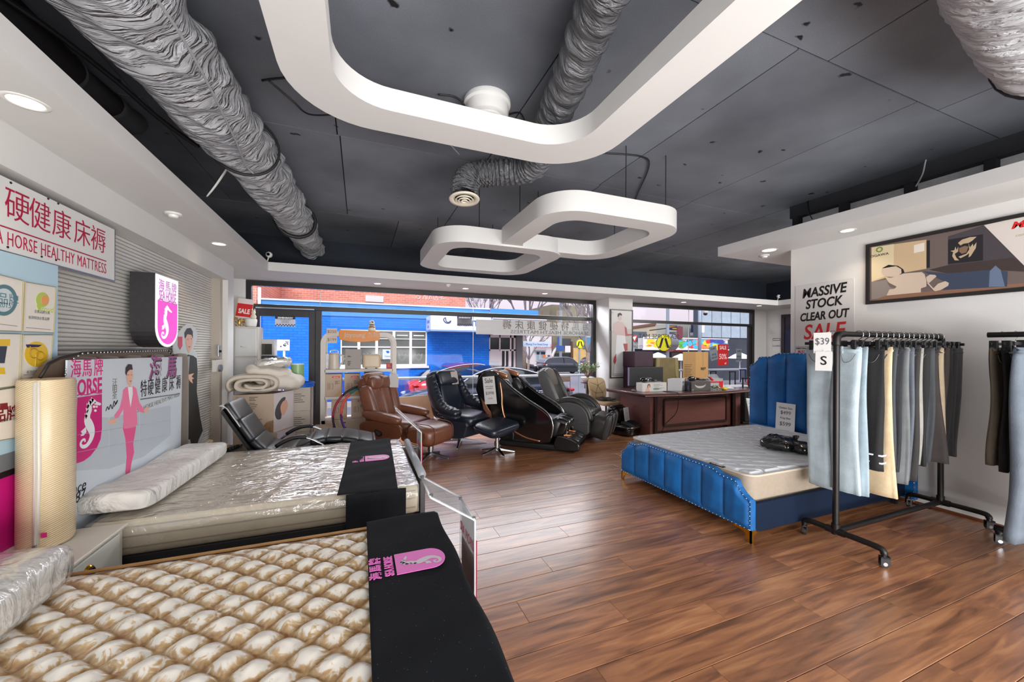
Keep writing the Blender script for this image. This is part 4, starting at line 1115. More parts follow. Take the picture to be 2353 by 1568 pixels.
def qtop(u, v):
	x, y = X0 + (X1 - X0) * u, Y0 + (Y1 - Y0) * v
	a, b = x / 0.155 + y / 0.135, x / 0.155 - y / 0.135
	h = (abs(math.sin(PI * a)) * abs(math.sin(PI * b))) ** 0.72
	e = min(u * 18, (1 - u) * 18, v * 16, (1 - v) * 16, 1.0)
	rip = 0.0028 * math.sin(70 * x + 8 * math.sin(21 * y)) * math.sin(45 * y + 3 * math.sin(31 * x)) * h
	return (x, y, 0.468 + 0.031 * h * min(1, e) + 0.006 * math.sqrt(max(e, 0)) + rip)
mb = MB().slab(240, 230, qtop, 0.28)
q = obj('quilted_top', mb, quilt_mat(), bed1, smooth=True)
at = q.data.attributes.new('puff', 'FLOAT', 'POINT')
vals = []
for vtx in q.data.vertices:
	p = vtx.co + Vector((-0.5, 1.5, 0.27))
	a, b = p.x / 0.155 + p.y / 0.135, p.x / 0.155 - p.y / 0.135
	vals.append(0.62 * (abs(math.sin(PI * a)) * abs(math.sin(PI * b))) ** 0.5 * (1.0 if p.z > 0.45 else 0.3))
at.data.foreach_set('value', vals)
obj('piping', MB().tube([(X0, Y1 + 0.004, 0.478), (X1, Y1 + 0.004, 0.478), (X1 + 0.004, Y0, 0.478)], 0.009, 8).tube([(X0, Y1 + 0.004, 0.30), (X1, Y1 + 0.004, 0.30), (X1 + 0.004, Y0, 0.30)], 0.008, 8), TANP, bed1, smooth=True)
tag(obj('divan', MB().bx(-1.52, 0.40, 0.57, 2.29, 0.02, 0.278), BLKF, bevel=0.01), 'low black divan base under the gold quilted mattress', 'divan')
def runner(name, label, x0, x1, y0, y1, z, drop, drop_y=0.0, sk=0.0):
	t = thing(name, label, 'bed runner', ((x0 + x1) / 2, (y0 + y1) / 2, z), 0, 'black velvet bed runners')
	R_ = 0.02
	rnd = random.Random(len(label))
	def fn(u, v):
		s = u * (x1 - x0 + drop)
		y = y0 + (y1 - y0) * v
		zz = z + 0.004 * math.sin(9 * y + 3 * s) * math.sin(14 * s + 2 * y) + 0.0025 * math.sin(23 * y - 9 * s) + 0.004
		x = x0 + s + sk * (y - y1) * (1 if u < 0.02 else 1)
		if s > x1 - x0:
			d = s - (x1 - x0)
			return (x1 + 0.014 + 0.006 * math.sin(11 * y), y, z - d)
		return (x, y, zz)
	mb = MB().sheet(44, 80, fn)
	if drop_y:
		mb.sheet(26, 12, lambda u, v: (x0 + (x1 - x0) * u, y0 - 0.008 - 0.004 * math.sin(20 * u), z + 0.004 - drop_y * v))
	o = obj('cloth', mb, BLKV, t, smooth=True)
	so = o.modifiers.new('solid', 'SOLIDIFY'); so.thickness = 0.006
	return t
rn1 = runner('bed_runner', 'black velvet runner with pink emblem on the gold quilted mattress', 0.037, 0.425, 0.55, 2.325, 0.509, 0.26, 0)
rn2 = runner('bed_runner', 'black velvet runner with pink emblem on the plastic-wrapped mattress', -0.085, 0.305, 2.80, 4.36, 0.506, 0.0, 0.34, sk=0.035)
EMB = M('pink_embroidery', (232, 110, 196), 0.45)
SILV = M('silver_embroidery', (206, 196, 204), 0.4)
def emblem(par, cx, cy, z, s, w):
	"""shield emblem lying on the runner, its foot end towards +x; letters read from the aisle"""
	F_ = frame((cx, cy, z), (0, 1, 0), (-1, 0, 0))
	H_ = s
	obj('shield', MB().prism([F_ @ Vector((x, y - H_ * 0.08, 0)) for x, y in shield_pts(w, H_ * 0.62)], (0, 0, 0.003)), EMB, par)
	seahorse('seahorse', F_ @ Matrix.Translation((-w * 0.5, -H_ * 0.38, 0.004)) @ Matrix.Diagonal((w / (H_ * 0.56), 1, 1, 1)), H_ * 0.56, SILV, par)
	text('lettering', 'SEA HORSE', F_ @ Matrix.Translation((0, H_ * 0.305, 0.001)), H_ * 0.15, EMB, par, 'CENTER', sx=w / (H_ * 0.80), bold=0.001, depth=0.0015)
	for i, ch in enumerate('海馬牌'):
		text('character', ch, F_ @ Matrix.Translation(((i - 1) * w * 0.36, H_ * 0.46, 0.001)), H_ * 0.15, EMB, par, 'CENTER', bold=0.001, depth=0.0015)
a, b = PZ(893, 1318, 0.51), PZ(1035, 1303, 0.51)
emblem(rn1, 0.235, 1.80, 0.5195, 0.36, 0.17)
emblem(rn2, 0.12, 3.62, 0.5165, 0.33, 0.165)
bed2 = thing('mattress', 'cream mattress wrapped in shiny clear plastic, the further of the two', 'mattress', (-0.5, 3.6, 0.28))
BX0, BX1, BY0, BY1 = -1.42, 0.40, 2.87, 4.38
obj('mattress_core', MB().bx(BX0, BX1, BY0, BY1, 0.285, 0.492), M('cream_damask', (212, 196, 164), 0.55, noise=(14, 0.06)), bed2, bevel=(0.03, 4))
for zz in (0.335, 0.40, 0.455):
	obj('border_seam', MB().bx(BX0 + 0.02, BX1 - 0.02, BY0 - 0.004, BY0 + 0.01, zz - 0.004, zz + 0.004), M('tan_seam_tape', (160, 140, 104), 0.6), bed2)  # tan strips along the border seams
def plastic_mat():
	m = bpy.data.materials.new('crinkled_plastic_film'); m.use_nodes = True
	n, l = m.node_tree.nodes, m.node_tree.links
	n.remove(n['Principled BSDF'])
	tr = n.new('ShaderNodeBsdfTransparent'); tr.inputs[0].default_value = (0.95, 0.95, 0.94, 1)
	gl = n.new('ShaderNodeBsdfGlossy'); gl.inputs['Roughness'].default_value = 0.12; gl.inputs['Color'].default_value = (0.95, 0.96, 0.98, 1)
	fr = n.new('ShaderNodeLayerWeight'); fr.inputs['Blend'].default_value = 0.5
	pw = n.new('ShaderNodeMath'); pw.operation = 'POWER'; pw.inputs[1].default_value = 3.0
	ma = n.new('ShaderNodeMath'); ma.operation = 'MULTIPLY_ADD'; ma.inputs[1].default_value = 0.8; ma.inputs[2].default_value = 0.10
	mx = n.new('ShaderNodeMixShader'); mk = n.new('ShaderNodeMixShader'); mk.inputs[0].default_value = 0.24
	df = n.new('ShaderNodeBsdfDiffuse'); df.inputs[0].default_value = (0.92, 0.92, 0.9, 1)
	tc = n.new('ShaderNodeTexCoord'); mp = n.new('ShaderNodeMapping'); mp.inputs['Scale'].default_value = (1.0, 1.7, 1.0); mp.inputs['Rotation'].default_value = (0, 0, 0.6)
	v = n.new('ShaderNodeTexNoise'); v.inputs['Scale'].default_value = 6; v.inputs['Detail'].default_value = 3; v.inputs['Distortion'].default_value = 1.4
	bp = n.new('ShaderNodeBump'); bp.inputs['Strength'].default_value = 0.6; bp.inputs['Distance'].default_value = 0.03
	l.new(tc.outputs['Object'], mp.inputs[0]); l.new(mp.outputs[0], v.inputs['Vector']); l.new(v.outputs['Fac'], bp.inputs['Height'])
	l.new(bp.outputs[0], gl.inputs['Normal']); l.new(bp.outputs[0], fr.inputs['Normal'])
	l.new(fr.outputs['Facing'], pw.inputs[0]); l.new(pw.outputs[0], ma.inputs[0]); l.new(ma.outputs[0], mx.inputs[0])
	l.new(tr.outputs[0], mk.inputs[1]); l.new(df.outputs[0], mk.inputs[2]); l.new(mk.outputs[0], mx.inputs[1]); l.new(gl.outputs[0], mx.inputs[2])
	l.new(mx.outputs[0], n['Material Output'].inputs[0])
	return m
FILM = plastic_mat()
rw = random.Random(4)
wr = [(rw.uniform(-1.2, 0.2), rw.uniform(2.9, 4.3), rw.uniform(0, PI), rw.uniform(10, 30), rw.uniform(0.3, 1)) for _ in range(26)]
def film(u, v):
	x, y = BX0 - 0.005 + (BX1 - BX0 + 0.01) * u, BY0 - 0.006 + (BY1 - BY0 + 0.012) * v
	h = 0
	for a, b, th, f, am in wr:
		d = (x - a) * math.cos(th) + (y - b) * math.sin(th)
		e = -(x - a) * math.sin(th) + (y - b) * math.cos(th)
		h += am * math.exp(-(d * f) ** 2) * math.exp(-(e * 2.2) ** 2)
	sx = min(1, (1.15 - abs(2 * u - 1)) * 6)
	return (x, y, 0.4955 + 0.011 * h * max(0, min(1, (x + 1.2) * 1.2)) * sx)
obj('plastic_wrap', MB().slab(150, 120, film, 0.30), FILM, bed2, smooth=True)
tag(obj('divan', MB().bx(-1.44, 0.37, 2.89, 4.36, 0.02, 0.282), BLKF, bevel=0.01), 'black bed base under the plastic-wrapped cream mattress', 'divan')
fb = thing('footboard_rail', 'grey rail of a bed frame past the wrapped mattress foot', 'bed rail', (0.44, 3.6, 0))
obj('rail', MB().tube([(0.455, 3.05, 0.505), (0.455, 4.10, 0.525)], 0.032, 14), M('grey_sleeve', (150, 154, 158), 0.35), fb, smooth=True)
obj('end_panel', MB().bx(0.435, 0.475, 3.02, 4.12, 0.03, 0.47), M('smoke_panel', (58, 56, 56), 0.3), fb, bevel=0.006)
# pillows
def pillow(name, label, c, d, rz, mat, wrap=None):
	t = thing(name, label, 'pillow', c, math.radians(rz), 'white pillows on the display beds')
	def P_(grow):
		mb = MB()
		rnd = random.Random(int(c[1] * 100))
		ws = [(rnd.uniform(6, 30), rnd.uniform(4, 14), rnd.uniform(0, 6)) for _ in range(6)]
		mb.cushion((0, 0, 0), (d[0] + grow, d[1] + grow, d[2] + grow), None, 0.42, 0.22, 64, 22)
		for p in mb.v:
			wv = sum(math.sin(a * p.y + b * p.x * math.sin(ph + 3 * p.y) + ph) for a, b, ph in ws) / 6
			if p.z > -d[2] * 0.2:
				p.z += 0.022 * wv
		return mb
	obj('case', P_(0), mat, t, smooth=True, local=True)
	if wrap:
		obj('plastic_bag', P_(0.02), wrap, t, smooth=True, local=True)
	return t
PILW = fold_mat('white_pillow', (222, 218, 213), 6.0, 0.7, 0.03, 0.6, (1.0, 2.5, 1.0))
pillow('pillow', 'long white pillow across the head of the wrapped mattress', (-1.33, 3.62, 0.572), (0.36, 1.38, 0.14), -2, PILW)
pillow('pillow', 'white pillow in a clear plastic bag on the gold quilted mattress', (-1.36, 1.72, 0.59), (0.52, 1.02, 0.18), 3, PILW, FILM)
# bedside cabinet, roll
cab = thing('bedside_cabinet', 'pale cream bedside cabinet with gold emblem pull between the beds', 'cabinet', (-1.42, 2.58, 0))
CABP = M('cream_cabinet_paint', (206, 200, 188), 0.4, noise=(3, 0.04))
obj('body', MB().bx(-1.62, -1.235, 2.345, 2.80, 0.02, 0.485), CABP, cab, bevel=0.004)
obj('top', MB().bx(-1.64, -1.215, 2.335, 2.815, 0.485, 0.503), CABP, cab, bevel=(0.006, 3))
dr = obj('drawer', MB().bx(-1.236, -1.218, 2.37, 2.74, 0.27, 0.475), M('pale_cabinet_front', (214, 214, 206), 0.4), cab, bevel=0.004)
obj('lower_drawer', MB().bx(-1.236, -1.218, 2.37, 2.74, 0.04, 0.255), M('pale_cabinet_front', (214, 214, 206), 0.4), cab, bevel=0.004)
obj('emblem_pull', MB().lathe((0, 0, 0), [(0.0, 0.012), (0.034, 0.012), (0.040, 0.006), (0.042, 0)], 24, Matrix.Translation((-1.218, 2.47, 0.40)) @ rot('Y', 90)), GOLDM, dr, smooth=True, auto=40)
obj('emblem_ring', MB().tube([(-1.204, 2.47 + 0.026 * math.cos(a), 0.40 + 0.026 * math.sin(a)) for a in [2 * PI * k / 20 for k in range(20)]], 0.004, 6, closed=True).tube([(-1.204, 2.47, 0.378), (-1.204, 2.47, 0.422)], 0.004, 6).tube([(-1.204, 2.462, 0.378), (-1.204, 2.455, 0.412), (-1.204, 2.478, 0.412)], 0.003, 6), LETB, dr)
rl = thing('rolled_topper', 'tall cream rolled mattress topper in zipped clear bag standing on cabinet', 'rolled mattress', (-1.49, 2.66, 0.503))
def ribmat():
	m = bpy.data.materials.new('cream_ribbed_fabric'); m.use_nodes = True
	n, l = m.node_tree.nodes, m.node_tree.links
	b = n['Principled BSDF']
	tc = n.new('ShaderNodeTexCoord'); mp = n.new('ShaderNodeMapping'); mp.inputs['Rotation'].default_value = (0.0, 0.45, 0.3)
	w = n.new('ShaderNodeTexWave'); w.inputs['Scale'].default_value = 34; w.bands_direction = 'Z'; w.inputs['Distortion'].default_value = 0.5
	l.new(tc.outputs['Object'], mp.inputs[0]); l.new(mp.outputs[0], w.inputs['Vector'])
	r = n.new('ShaderNodeValToRGB'); e = r.color_ramp.elements
	e[0].color = L((206, 180, 138)); e[1].color = L((226, 206, 170))
	l.new(w.outputs['Fac'], r.inputs[0]); l.new(r.outputs[0], b.inputs['Base Color'])
	bp = n.new('ShaderNodeBump'); bp.inputs['Strength'].default_value = 0.5; bp.inputs['Distance'].default_value = 0.006
	l.new(w.outputs['Fac'], bp.inputs['Height']); l.new(bp.outputs[0], b.inputs['Normal'])
	b.inputs['Roughness'].default_value = 0.45
	b.inputs['Coat Weight'].default_value = 0.5; b.inputs['Coat Roughness'].default_value = 0.25
	return m
TE = Matrix.Diagonal((0.100, 0.135, 1, 1))
obj('roll', MB().lathe((-1.485, 2.69, 0), [(0.0, 0.508), (0.94, 0.508), (1, 0.525), (1.0, 1.31), (0.96, 1.332), (0.0, 1.335)], 40, Matrix.Rotation(math.radians(28), 4, 'Z') @ TE, caps=False), ribmat(), rl, smooth=True, auto=50)
zy = Vector((-1.425, 2.575))
obj('zip_tape', MB().tube([(-1.452, 2.565, 0.53), (-1.446, 2.56, 0.9), (-1.452, 2.565, 1.325)], 0.014, 6), M('zip_tape_white', (224, 218, 206), 0.5), rl, smooth=True)
obj('zip_teeth', MB().tube([(-1.447, 2.550, 0.53), (-1.441, 2.546, 0.9), (-1.447, 2.550, 1.325)], 0.004, 6), M('zip_teeth_ivory', (196, 188, 172), 0.4), rl)
obj('zip_pull', MB().bx(-1.450, -1.438, 2.536, 2.546, 0.512, 0.545), STEEL, rl)
obj('pink_label', MB().bx(-1.425, -1.405, 2.545, 2.549, 0.575, 0.598, None), M('pink_label_print', (206, 40, 120), 0.5), rl)
# acrylic sign holders standing at the foot of each bed
def holder(label, xv, ya, yb, zt_, xa, za, yo):
	t = thing('sign_holder', label, 'sign stand', (xv, (ya + yb) / 2, 0), 0, 'acrylic sign holders at the bed ends')
	th = 0.006
	obj('upright_sheet', MB().bx(xv, xv + th, ya, yb, 0.0, zt_), ACRYL, t)
	obj('slanted_sheet', MB().prism([(xv, ya, zt_), (xv, yb, zt_), (xa, yb + yo, za), (xa, ya + yo, za)], (0.004, 0, 0.006)), ACRYL, t)
	EDG = M('acrylic_edge', (206, 210, 212), 0.2)
	obj('edge_strip', MB().tube([(xa, ya + yo, za), (xv, ya, zt_), (xv + 0.003, ya, 0.0)], 0.005, 6).tube([(xa, yb + yo, za), (xv, yb, zt_)], 0.004, 6).tube([(xa, ya + yo, za), (xa, yb + yo, za)], 0.005, 6).tube([(xv, ya, zt_), (xv, yb, zt_)], 0.005, 6), EDG, t, smooth=True)
	obj('crimson_edge', MB().tube([(xv + 0.008, ya, 0.0), (xv + 0.008, ya, zt_ - 0.1)], 0.004, 6), CRIM, t)
	obj('foot', MB().bx(xv - 0.16, xv + 0.03, ya, yb, 0.0, 0.012), EDG, t)
	for y in (ya + 0.02, yb - 0.02):
		obj('clip', MB().box((xv, y, zt_ + 0.002), (0.016, 0.010, 0.016)), BLACKPL, t)
		obj('clip', MB().box((xa + 0.006, y + yo, za + 0.002), (0.016, 0.010, 0.016)), BLACKPL, t)
	obj('red_insert', MB().bx(xv + 0.007, xv + 0.009, ya + 0.02, yb - 0.03, 0.05, zt_ - 0.20), M('red_insert_print', (170, 18, 40), 0.4), t)
	obj('white_insert', MB().bx(xv + 0.007, xv + 0.0085, ya + 0.02, yb - 0.03, zt_ - 0.20, zt_ - 0.03), frosted_mat('pale_insert', (206, 214, 216), 0.5), t)
	text('lettering', 'SEA HORSE', frame((xv + 0.004, (ya + yb) / 2, zt_ - 0.15), (0, 1, 0), (0, 0, 1)) @ rot('Y', 180), 0.07, CRIM, t, 'CENTER', sx=0.85, bold=0.001)
	return t
holder('clear acrylic sign holder at the foot of gold quilted mattress', 0.52, 1.79, 2.10, 0.665, 0.30, 0.82, -0.04)
holder('clear acrylic sign holder at the foot of plastic-wrapped mattress', 0.545, 3.72, 4.02, 0.69, 0.32, 0.91, 0.0)
# low black side table and a corded telephone behind bed 2
st = thing('side_table', 'low black side table behind the wrapped mattress by the shutter', 'table', (-1.20, 4.78, 0))
p = PX(540, 1022, -1.02)
obj('table_top', MB().bx(-1.56, -1.05, 4.46, 4.90, 0.43, 0.455), BLACKPL, st, bevel=0.004)
for x in (-1.54, -1.07):
	for y in (4.48, 4.88):
		obj('leg', MB().bx(x - 0.02, x + 0.02, y - 0.02, y + 0.02, 0, 0.43), BLACKPL, st)
obj('shelf', MB().bx(-1.55, -1.06, 4.47, 4.89, 0.16, 0.18), BLACKPL, st)
ph = thing('telephone', 'beige corded desk telephone on the low black side table', 'telephone', (-1.33, 4.60, 0.455))
TEL = M('beige_plastic', (206, 176, 124), 0.4)
obj('body', MB().prism([(-1.44, 4.50, 0.457), (-1.44, 4.50, 0.49), (-1.44, 4.70, 0.515), (-1.44, 4.70, 0.457)], (0.20, 0, 0)), TEL, ph, bevel=0.006)
obj('handset', MB().cushion((-1.40, 4.515, 0.525), (0.055, 0.06, 0.035), None, 0.6, 0.6, 14, 8).cushion((-1.40, 4.685, 0.545), (0.055, 0.06, 0.035), None, 0.6, 0.6, 14, 8).tube([(-1.40, 4.52, 0.535), (-1.40, 4.60, 0.55), (-1.40, 4.69, 0.555)], 0.016, 8), TEL, ph, smooth=True)
kp = MB()
for i in range(3):
	for j in range(4):
		kp.box((-1.335 + i * 0.028, 4.55 + j * 0.032, 0.499 + 0.004 * j), (0.018, 0.018, 0.012))
obj('keypad', kp, M('dark_keys', (70, 62, 50), 0.5), ph)
obj('cord', MB().tube([(-1.24 + 0.02 * math.cos(k * 1.3) + 0.003 * k, 4.60 + 0.012 * k * 0.6, 0.47 + 0.012 * math.sin(k * 1.3)) for k in range(26)], 0.006, 5), BLACKPL, ph, smooth=True)
# black recliner lounger by the boxes
lg = thing('lounge_chair', 'black padded reclining lounge chair with chrome arms behind wrapped mattress', 'chair', (-0.6, 4.80, 0))
LEA = M('black_leather', (34, 37, 41), 0.38, noise=(7, 0.12), bump=(60, 0.12), spec=0.6)
pr = smoothpts([Vector((x, 0, z)) for x, z in ((-1.235, 0.93), (-1.12, 0.73), (-0.98, 0.50), (-0.86, 0.41), (-0.68, 0.40), (-0.52, 0.47), (-0.36, 0.505), (-0.18, 0.495), (0.0, 0.455), (0.16, 0.41))], 8, False)
step = 7
i = 0; seg = []
while i < len(pr) - 2:
	j = min(i + step, len(pr) - 1)
	seg.append((pr[i], pr[j])); i = j
for a, b in seg:
	d = b - a; ln = d.length; mid = (a + b) / 2; d.normalize()
	n_ = Vector((0, 1, 0)).cross(d) * -1
	if n_.z < 0: n_ = -n_
	T_ = Matrix(((d.x, 0, n_.x, mid.x), (0, 1, 0, 4.82), (d.z, 0, n_.z, mid.z), (0, 0, 0, 1)))
	obj('pad', MB().cushion((0, 0, 0.0), (ln * 1.10, 0.54, 0.085), None, 0.5, 0.22, 28, 12).add([], []), LEA, lg, smooth=True)
	o = lg.children[-1]
	o.data.transform(WM[lg.name].inverted() @ T_ @ WM[lg.name])
sp_l = [(p.x, 4.82, p.z) for p in pr]
obj('shell', MB().loft([[(p.x - 0.03, 4.82 - 0.24, p.z - 0.05), (p.x - 0.03, 4.82 + 0.24, p.z - 0.05), (p.x - 0.045, 4.82 + 0.24, p.z - 0.085), (p.x - 0.045, 4.82 - 0.24, p.z - 0.085)] for p in pr]), BLACKPL, lg, smooth=True, auto=40)
for y, z0 in ((4.52, 0.0), (5.12, 0.0)):
	arc = smoothpts([Vector((x, y, z)) for x, z in ((-0.95, 0.34), (-0.82, 0.46), (-0.68, 0.54), (-0.54, 0.555), (-0.42, 0.50), (-0.33, 0.40), (-0.36, 0.05), (-0.60, 0.02))], 6, False)
	ar = obj('arm', MB().tube(arc, 0.012, 8), CHROME, lg, smooth=True)
	obj('arm_pad', MB().tube([p + Vector((0, 0, 0.008)) for p in arc[7:20]], 0.021, 8), BLACKPL, ar, smooth=True)
tg = thing('price_sheet', 'white paper price sheet draped over the black lounge chair headrest', 'paper', (-1.24, 4.66, 0.9))
obj('sheet', MB().sheet(2, 6, lambda u, v: (-1.27 + 0.165 * v + (0.0 if v > 0.3 else -0.03 * (0.3 - v)), 4.52 + 0.14 * u, 0.985 - 0.28 * v + (0.0 if v > 0.25 else -0.25 * (0.25 - v)))), PAPER, tg)
tg.children[0].modifiers.new('solid', 'SOLIDIFY').thickness = 0.002
# along the shopfront: tower, boxes, bedding, display shelf
CARD = M('plain_cardboard', (196, 170, 140), 0.7, noise=(5, 0.06))
CARDG = M('grey_cardboard', (190, 180, 168), 0.7, noise=(5, 0.06))
BOXW = M('white_carton', (214, 210, 206), 0.6)
BOXT = M('taupe_carton', (190, 168, 148), 0.65, noise=(2, 0.06))
LINEP = M('dark_print', (70, 64, 60), 0.6)
def front_lines(par, x0, x1, y, zs, mat=LINEP, h=0.008):
	mb = MB()
	rnd = random.Random(int(x0 * 1000))
	for z in zs:
		mb.bx(x0, x0 + (x1 - x0) * rnd.uniform(0.5, 1.0), y - 0.0015, y, z - h / 2, z + h / 2)
	return obj('printed_lines', mb, mat, par)
tw = thing('drawer_tower', 'slim white plastic drawer tower with red sale card on top', 'cabinet', (-1.55, 6.75, 0))
obj('body', MB().bx(-1.72, -1.41, 6.68, 6.98, 0.02, 1.80), M('ivory_plastic', (212, 206, 196), 0.45), tw, bevel=0.006)
for z0, z1 in ((1.36, 1.78), (0.94, 1.34), (0.5, 0.92), (0.05, 0.48)):
	d = obj('drawer', MB().bx(-1.575 if False else -1.70, -1.43, 6.655, 6.685, z0, z1), M('frosted_drawer', (214, 214, 212), 0.3), tw, bevel=0.01)
	obj('handle', MB().tube([(-1.62, 6.652, z0 + (z1 - z0) * 0.35), (-1.565, 6.640, z0 + (z1 - z0) * 0.32), (-1.51, 6.652, z0 + (z1 - z0) * 0.35)], 0.010, 6), WHITEPL, d, smooth=True)
sc_ = thing('sale_card', 'small leaning red SALE card on top of white drawer tower', 'sign', (-1.66, 6.86, 1.8))
TQ = Matrix.Translation((-1.66, 6.84, 1.80)) @ rot('Y', 6) @ rot('X', -8)
obj('card', MB().bx(-0.10, 0.10, 0, 0.008, 0.05, 0.44, TQ), M('sale_card_white', (232, 222, 220), 0.5), sc_)
obj('red_field', MB().bx(-0.10, 0.10, -0.001, 0, 0.16, 0.36, TQ), RED, sc_)
text('lettering', 'SALE', TQ @ frame((0, -0.002, 0.24), (1, 0, 0), (0, 0, 1)), 0.10, LETW, sc_, 'CENTER', sx=0.7, bold=0.003)
obj('wooden_edge', MB().bx(-0.112, -0.10, 0, 0.012, 0.0, 0.44, TQ), M('pale_wood', (206, 176, 130), 0.5), sc_)
cs = thing('white_pot', 'small white ceramic pot with figurine lid on drawer tower', 'ornament', (-1.52, 6.78, 1.8))
obj('pot', MB().lathe((-1.53, 6.80, 1.80), [(0.05, 0), (0.07, 0.02), (0.08, 0.10), (0.075, 0.12), (0.06, 0.12)], 20), WHITEPL, cs, smooth=True, auto=50)
obj('figurine', MB().lathe((-1.50, 6.80, 1.92), [(0.035, 0.0), (0.04, 0.04), (0.022, 0.075), (0.030, 0.10), (0.022, 0.13), (0.0, 0.14)], 14).cushion((-1.515, 6.80, 2.055), (0.02, 0.02, 0.05), None, 1, 1, 8, 6).cushion((-1.485, 6.80, 2.055), (0.02, 0.02, 0.05), None, 1, 1, 8, 6), M('ivory_ceramic', (222, 212, 192), 0.3), cs, smooth=True)
gp = thing('gold_ornament', 'cluster of gold leaf ornament beside white pot on drawer tower', 'ornament', (-1.66, 6.74, 1.8))
rg = random.Random(3); mb = MB()
for k in range(26):
	c = Vector((-1.665 + rg.uniform(-0.05, 0.06), 6.73 + rg.uniform(-0.03, 0.04), 1.82 + rg.uniform(0, 0.11)))
	mb.cushion(c, (0.035, 0.014, 0.026), Matrix.Rotation(rg.uniform(0, 6), 4, 'Y') @ Matrix.Rotation(rg.uniform(0, 3), 4, 'X'), 1, 1, 8, 5)
tag(obj('leaves', mb, M('antique_gold', (206, 172, 96), 0.3, 0.9), gp, smooth=True), kind='stuff')
obj('stem', MB().cyl((-1.665, 6.74, 1.80), (-1.66, 6.74, 1.90), 0.012, n=8), M('antique_gold', (206, 172, 96), 0.3, 0.9), gp)
bm_ = thing('black_box', 'small glossy black appliance box behind the rolled quilts', 'box', (-1.28, 6.92, 1.1))
obj('case', MB().bx(-1.42, -1.20, 6.86, 7.06, 1.05, 1.36), BLACKGL, bm_, bevel=0.012)
obj('rim_stripe', MB().tube(smoothpts([(-1.41, 6.857, 1.30), (-1.33, 6.855, 1.27), (-1.26, 6.855, 1.22), (-1.22, 6.857, 1.17)], 4, False), 0.006, 5), CHROME, bm_)
mw = thing('grey_box', 'pale grey appliance with dark window above the glossy black box', 'box', (-1.32, 6.95, 1.36))
obj('case', MB().bx(-1.43, -1.24, 6.90, 7.10, 1.362, 1.62), M('pale_grey_plastic', (196, 196, 194), 0.4), mw, bevel=0.012)
obj('dark_window', MB().bx(-1.41, -1.275, 6.893, 6.902, 1.385, 1.55), M('dark_olive_glass', (52, 52, 44), 0.15), mw)
pdst = thing('white_pedestal', 'white stand that carries appliance boxes near the door', 'stand', (-1.32, 6.95, 0))
obj('column', MB().bx(-1.44, -1.18, 6.84, 7.10, 0.0, 1.03), BOXW, pdst, bevel=0.004)
obj('top', MB().bx(-1.45, -1.17, 6.83, 7.11, 1.03, 1.048), BOXW, pdst)
# big carton with a photo of a woman lying down, quilts on top
bc = thing('large_carton', 'large taupe carton with photo of sleeping woman under rolled quilts', 'box', (-1.15, 5.95, 0))
u0 = PZ(555, 905, 0.9)
c0, c1, c2 = Vector((-1.47, 5.70, 0)), Vector((-1.035, 5.72, 0)), Vector((-0.87, 6.10, 0))
c3 = c0 + c2 - c1
obj('body', MB().prism([c0 + Vector((0, 0, 0.40)), c1 + Vector((0, 0, 0.40)), c2 + Vector((0, 0, 0.40)), c3 + Vector((0, 0, 0.40))], (0, 0, 0.50)), BOXT, bc, bevel=0.003)
sd_ = (c2 - c1).normalized(); nn = sd_.cross(Vector((0, 0, 1)))
FS_ = frame(c1 + Vector((0, 0, 0.40)) + nn * 0.0015, sd_, (0, 0, 1))
Ls = (c2 - c1).length
obj('side_print', MB().prism([FS_ @ Vector((x, y, 0)) for x, y in ((0, 0.0), (Ls, 0.0), (Ls, 0.5), (0, 0.5))], nn * 0.001), M('pale_carton_print', (218, 212, 214), 0.5), bc)
obj('hair_print', MB().prism([FS_ @ Vector((x, y, 0.0015)) for x, y in [(p.x, p.y) for p in smoothpts([Vector((a, b, 0)) for a, b in ((0.02, 0.24), (0.06, 0.34), (0.16, 0.42), (0.24, 0.42), (0.20, 0.34), (0.16, 0.22), (0.14, 0.15), (0.06, 0.16))], 4)]], nn * 0.001), M('dark_grey_hair_print', (84, 82, 86), 0.5), bc)
obj('face_print', MB().prism([FS_ @ Vector((x, y, 0.0028)) for x, y in [(p.x, p.y) for p in smoothpts([Vector((a, b, 0)) for a, b in ((0.13, 0.30), (0.18, 0.37), (0.26, 0.38), (0.29, 0.30), (0.24, 0.22), (0.17, 0.19))], 4)]], nn * 0.001), SKIN, bc)
FF_ = frame(c0 + Vector((0, 0, 0.40)) + Vector((0, -0.0015, 0)), (c1 - c0), (0, 0, 1))
Lf = (c1 - c0).length
mb = MB()
for k, (x, z, w) in enumerate(((0.17, .46, .09), (0.17, .44, .06), (0.17, .42, .07), (0.17, .385, .06), (0.17, .365, .09), (0.17, .34, .08), (0.17, .315, .06), (0.13, .19, .14), (0.13, .175, .18), (0.13, .16, .1))):
	mb.prism([FF_ @ Vector((a, b, 0)) for a, b in ((x, z), (x + w, z), (x + w, z + 0.007), (x, z + 0.007))], (0, -0.001, 0))
obj('printed_lines', mb, LINEP, bc)
obj('brown_photo_print', MB().prism([FF_ @ Vector((a, b, 0)) for a, b in ((0.22, 0.002), (Lf - 0.002, 0.002), (Lf - 0.002, 0.16), (0.36, 0.14), (0.30, 0.06))], (0, -0.0006, 0)), M('brown_photo', (150, 116, 80), 0.5, noise=(20, 0.4)), bc)
text('lettering', 'D', FF_ @ Matrix.Translation((0.03, 0.455, 0)), 0.05, M('pale_brown_print', (160, 138, 120), 0.6), bc)
lb = thing('lower_carton', 'taupe and lilac carton at the bottom under the large carton', 'box', (-1.1, 5.95, 0))
obj('body', MB().prism([c0 + Vector((0.01, 0.01, 0.0)), c1 + Vector((0.04, 0.0, 0.0)), c2 + Vector((0.03, -0.02, 0)), c3], (0, 0, 0.398)), BOXT, lb, bevel=0.003)
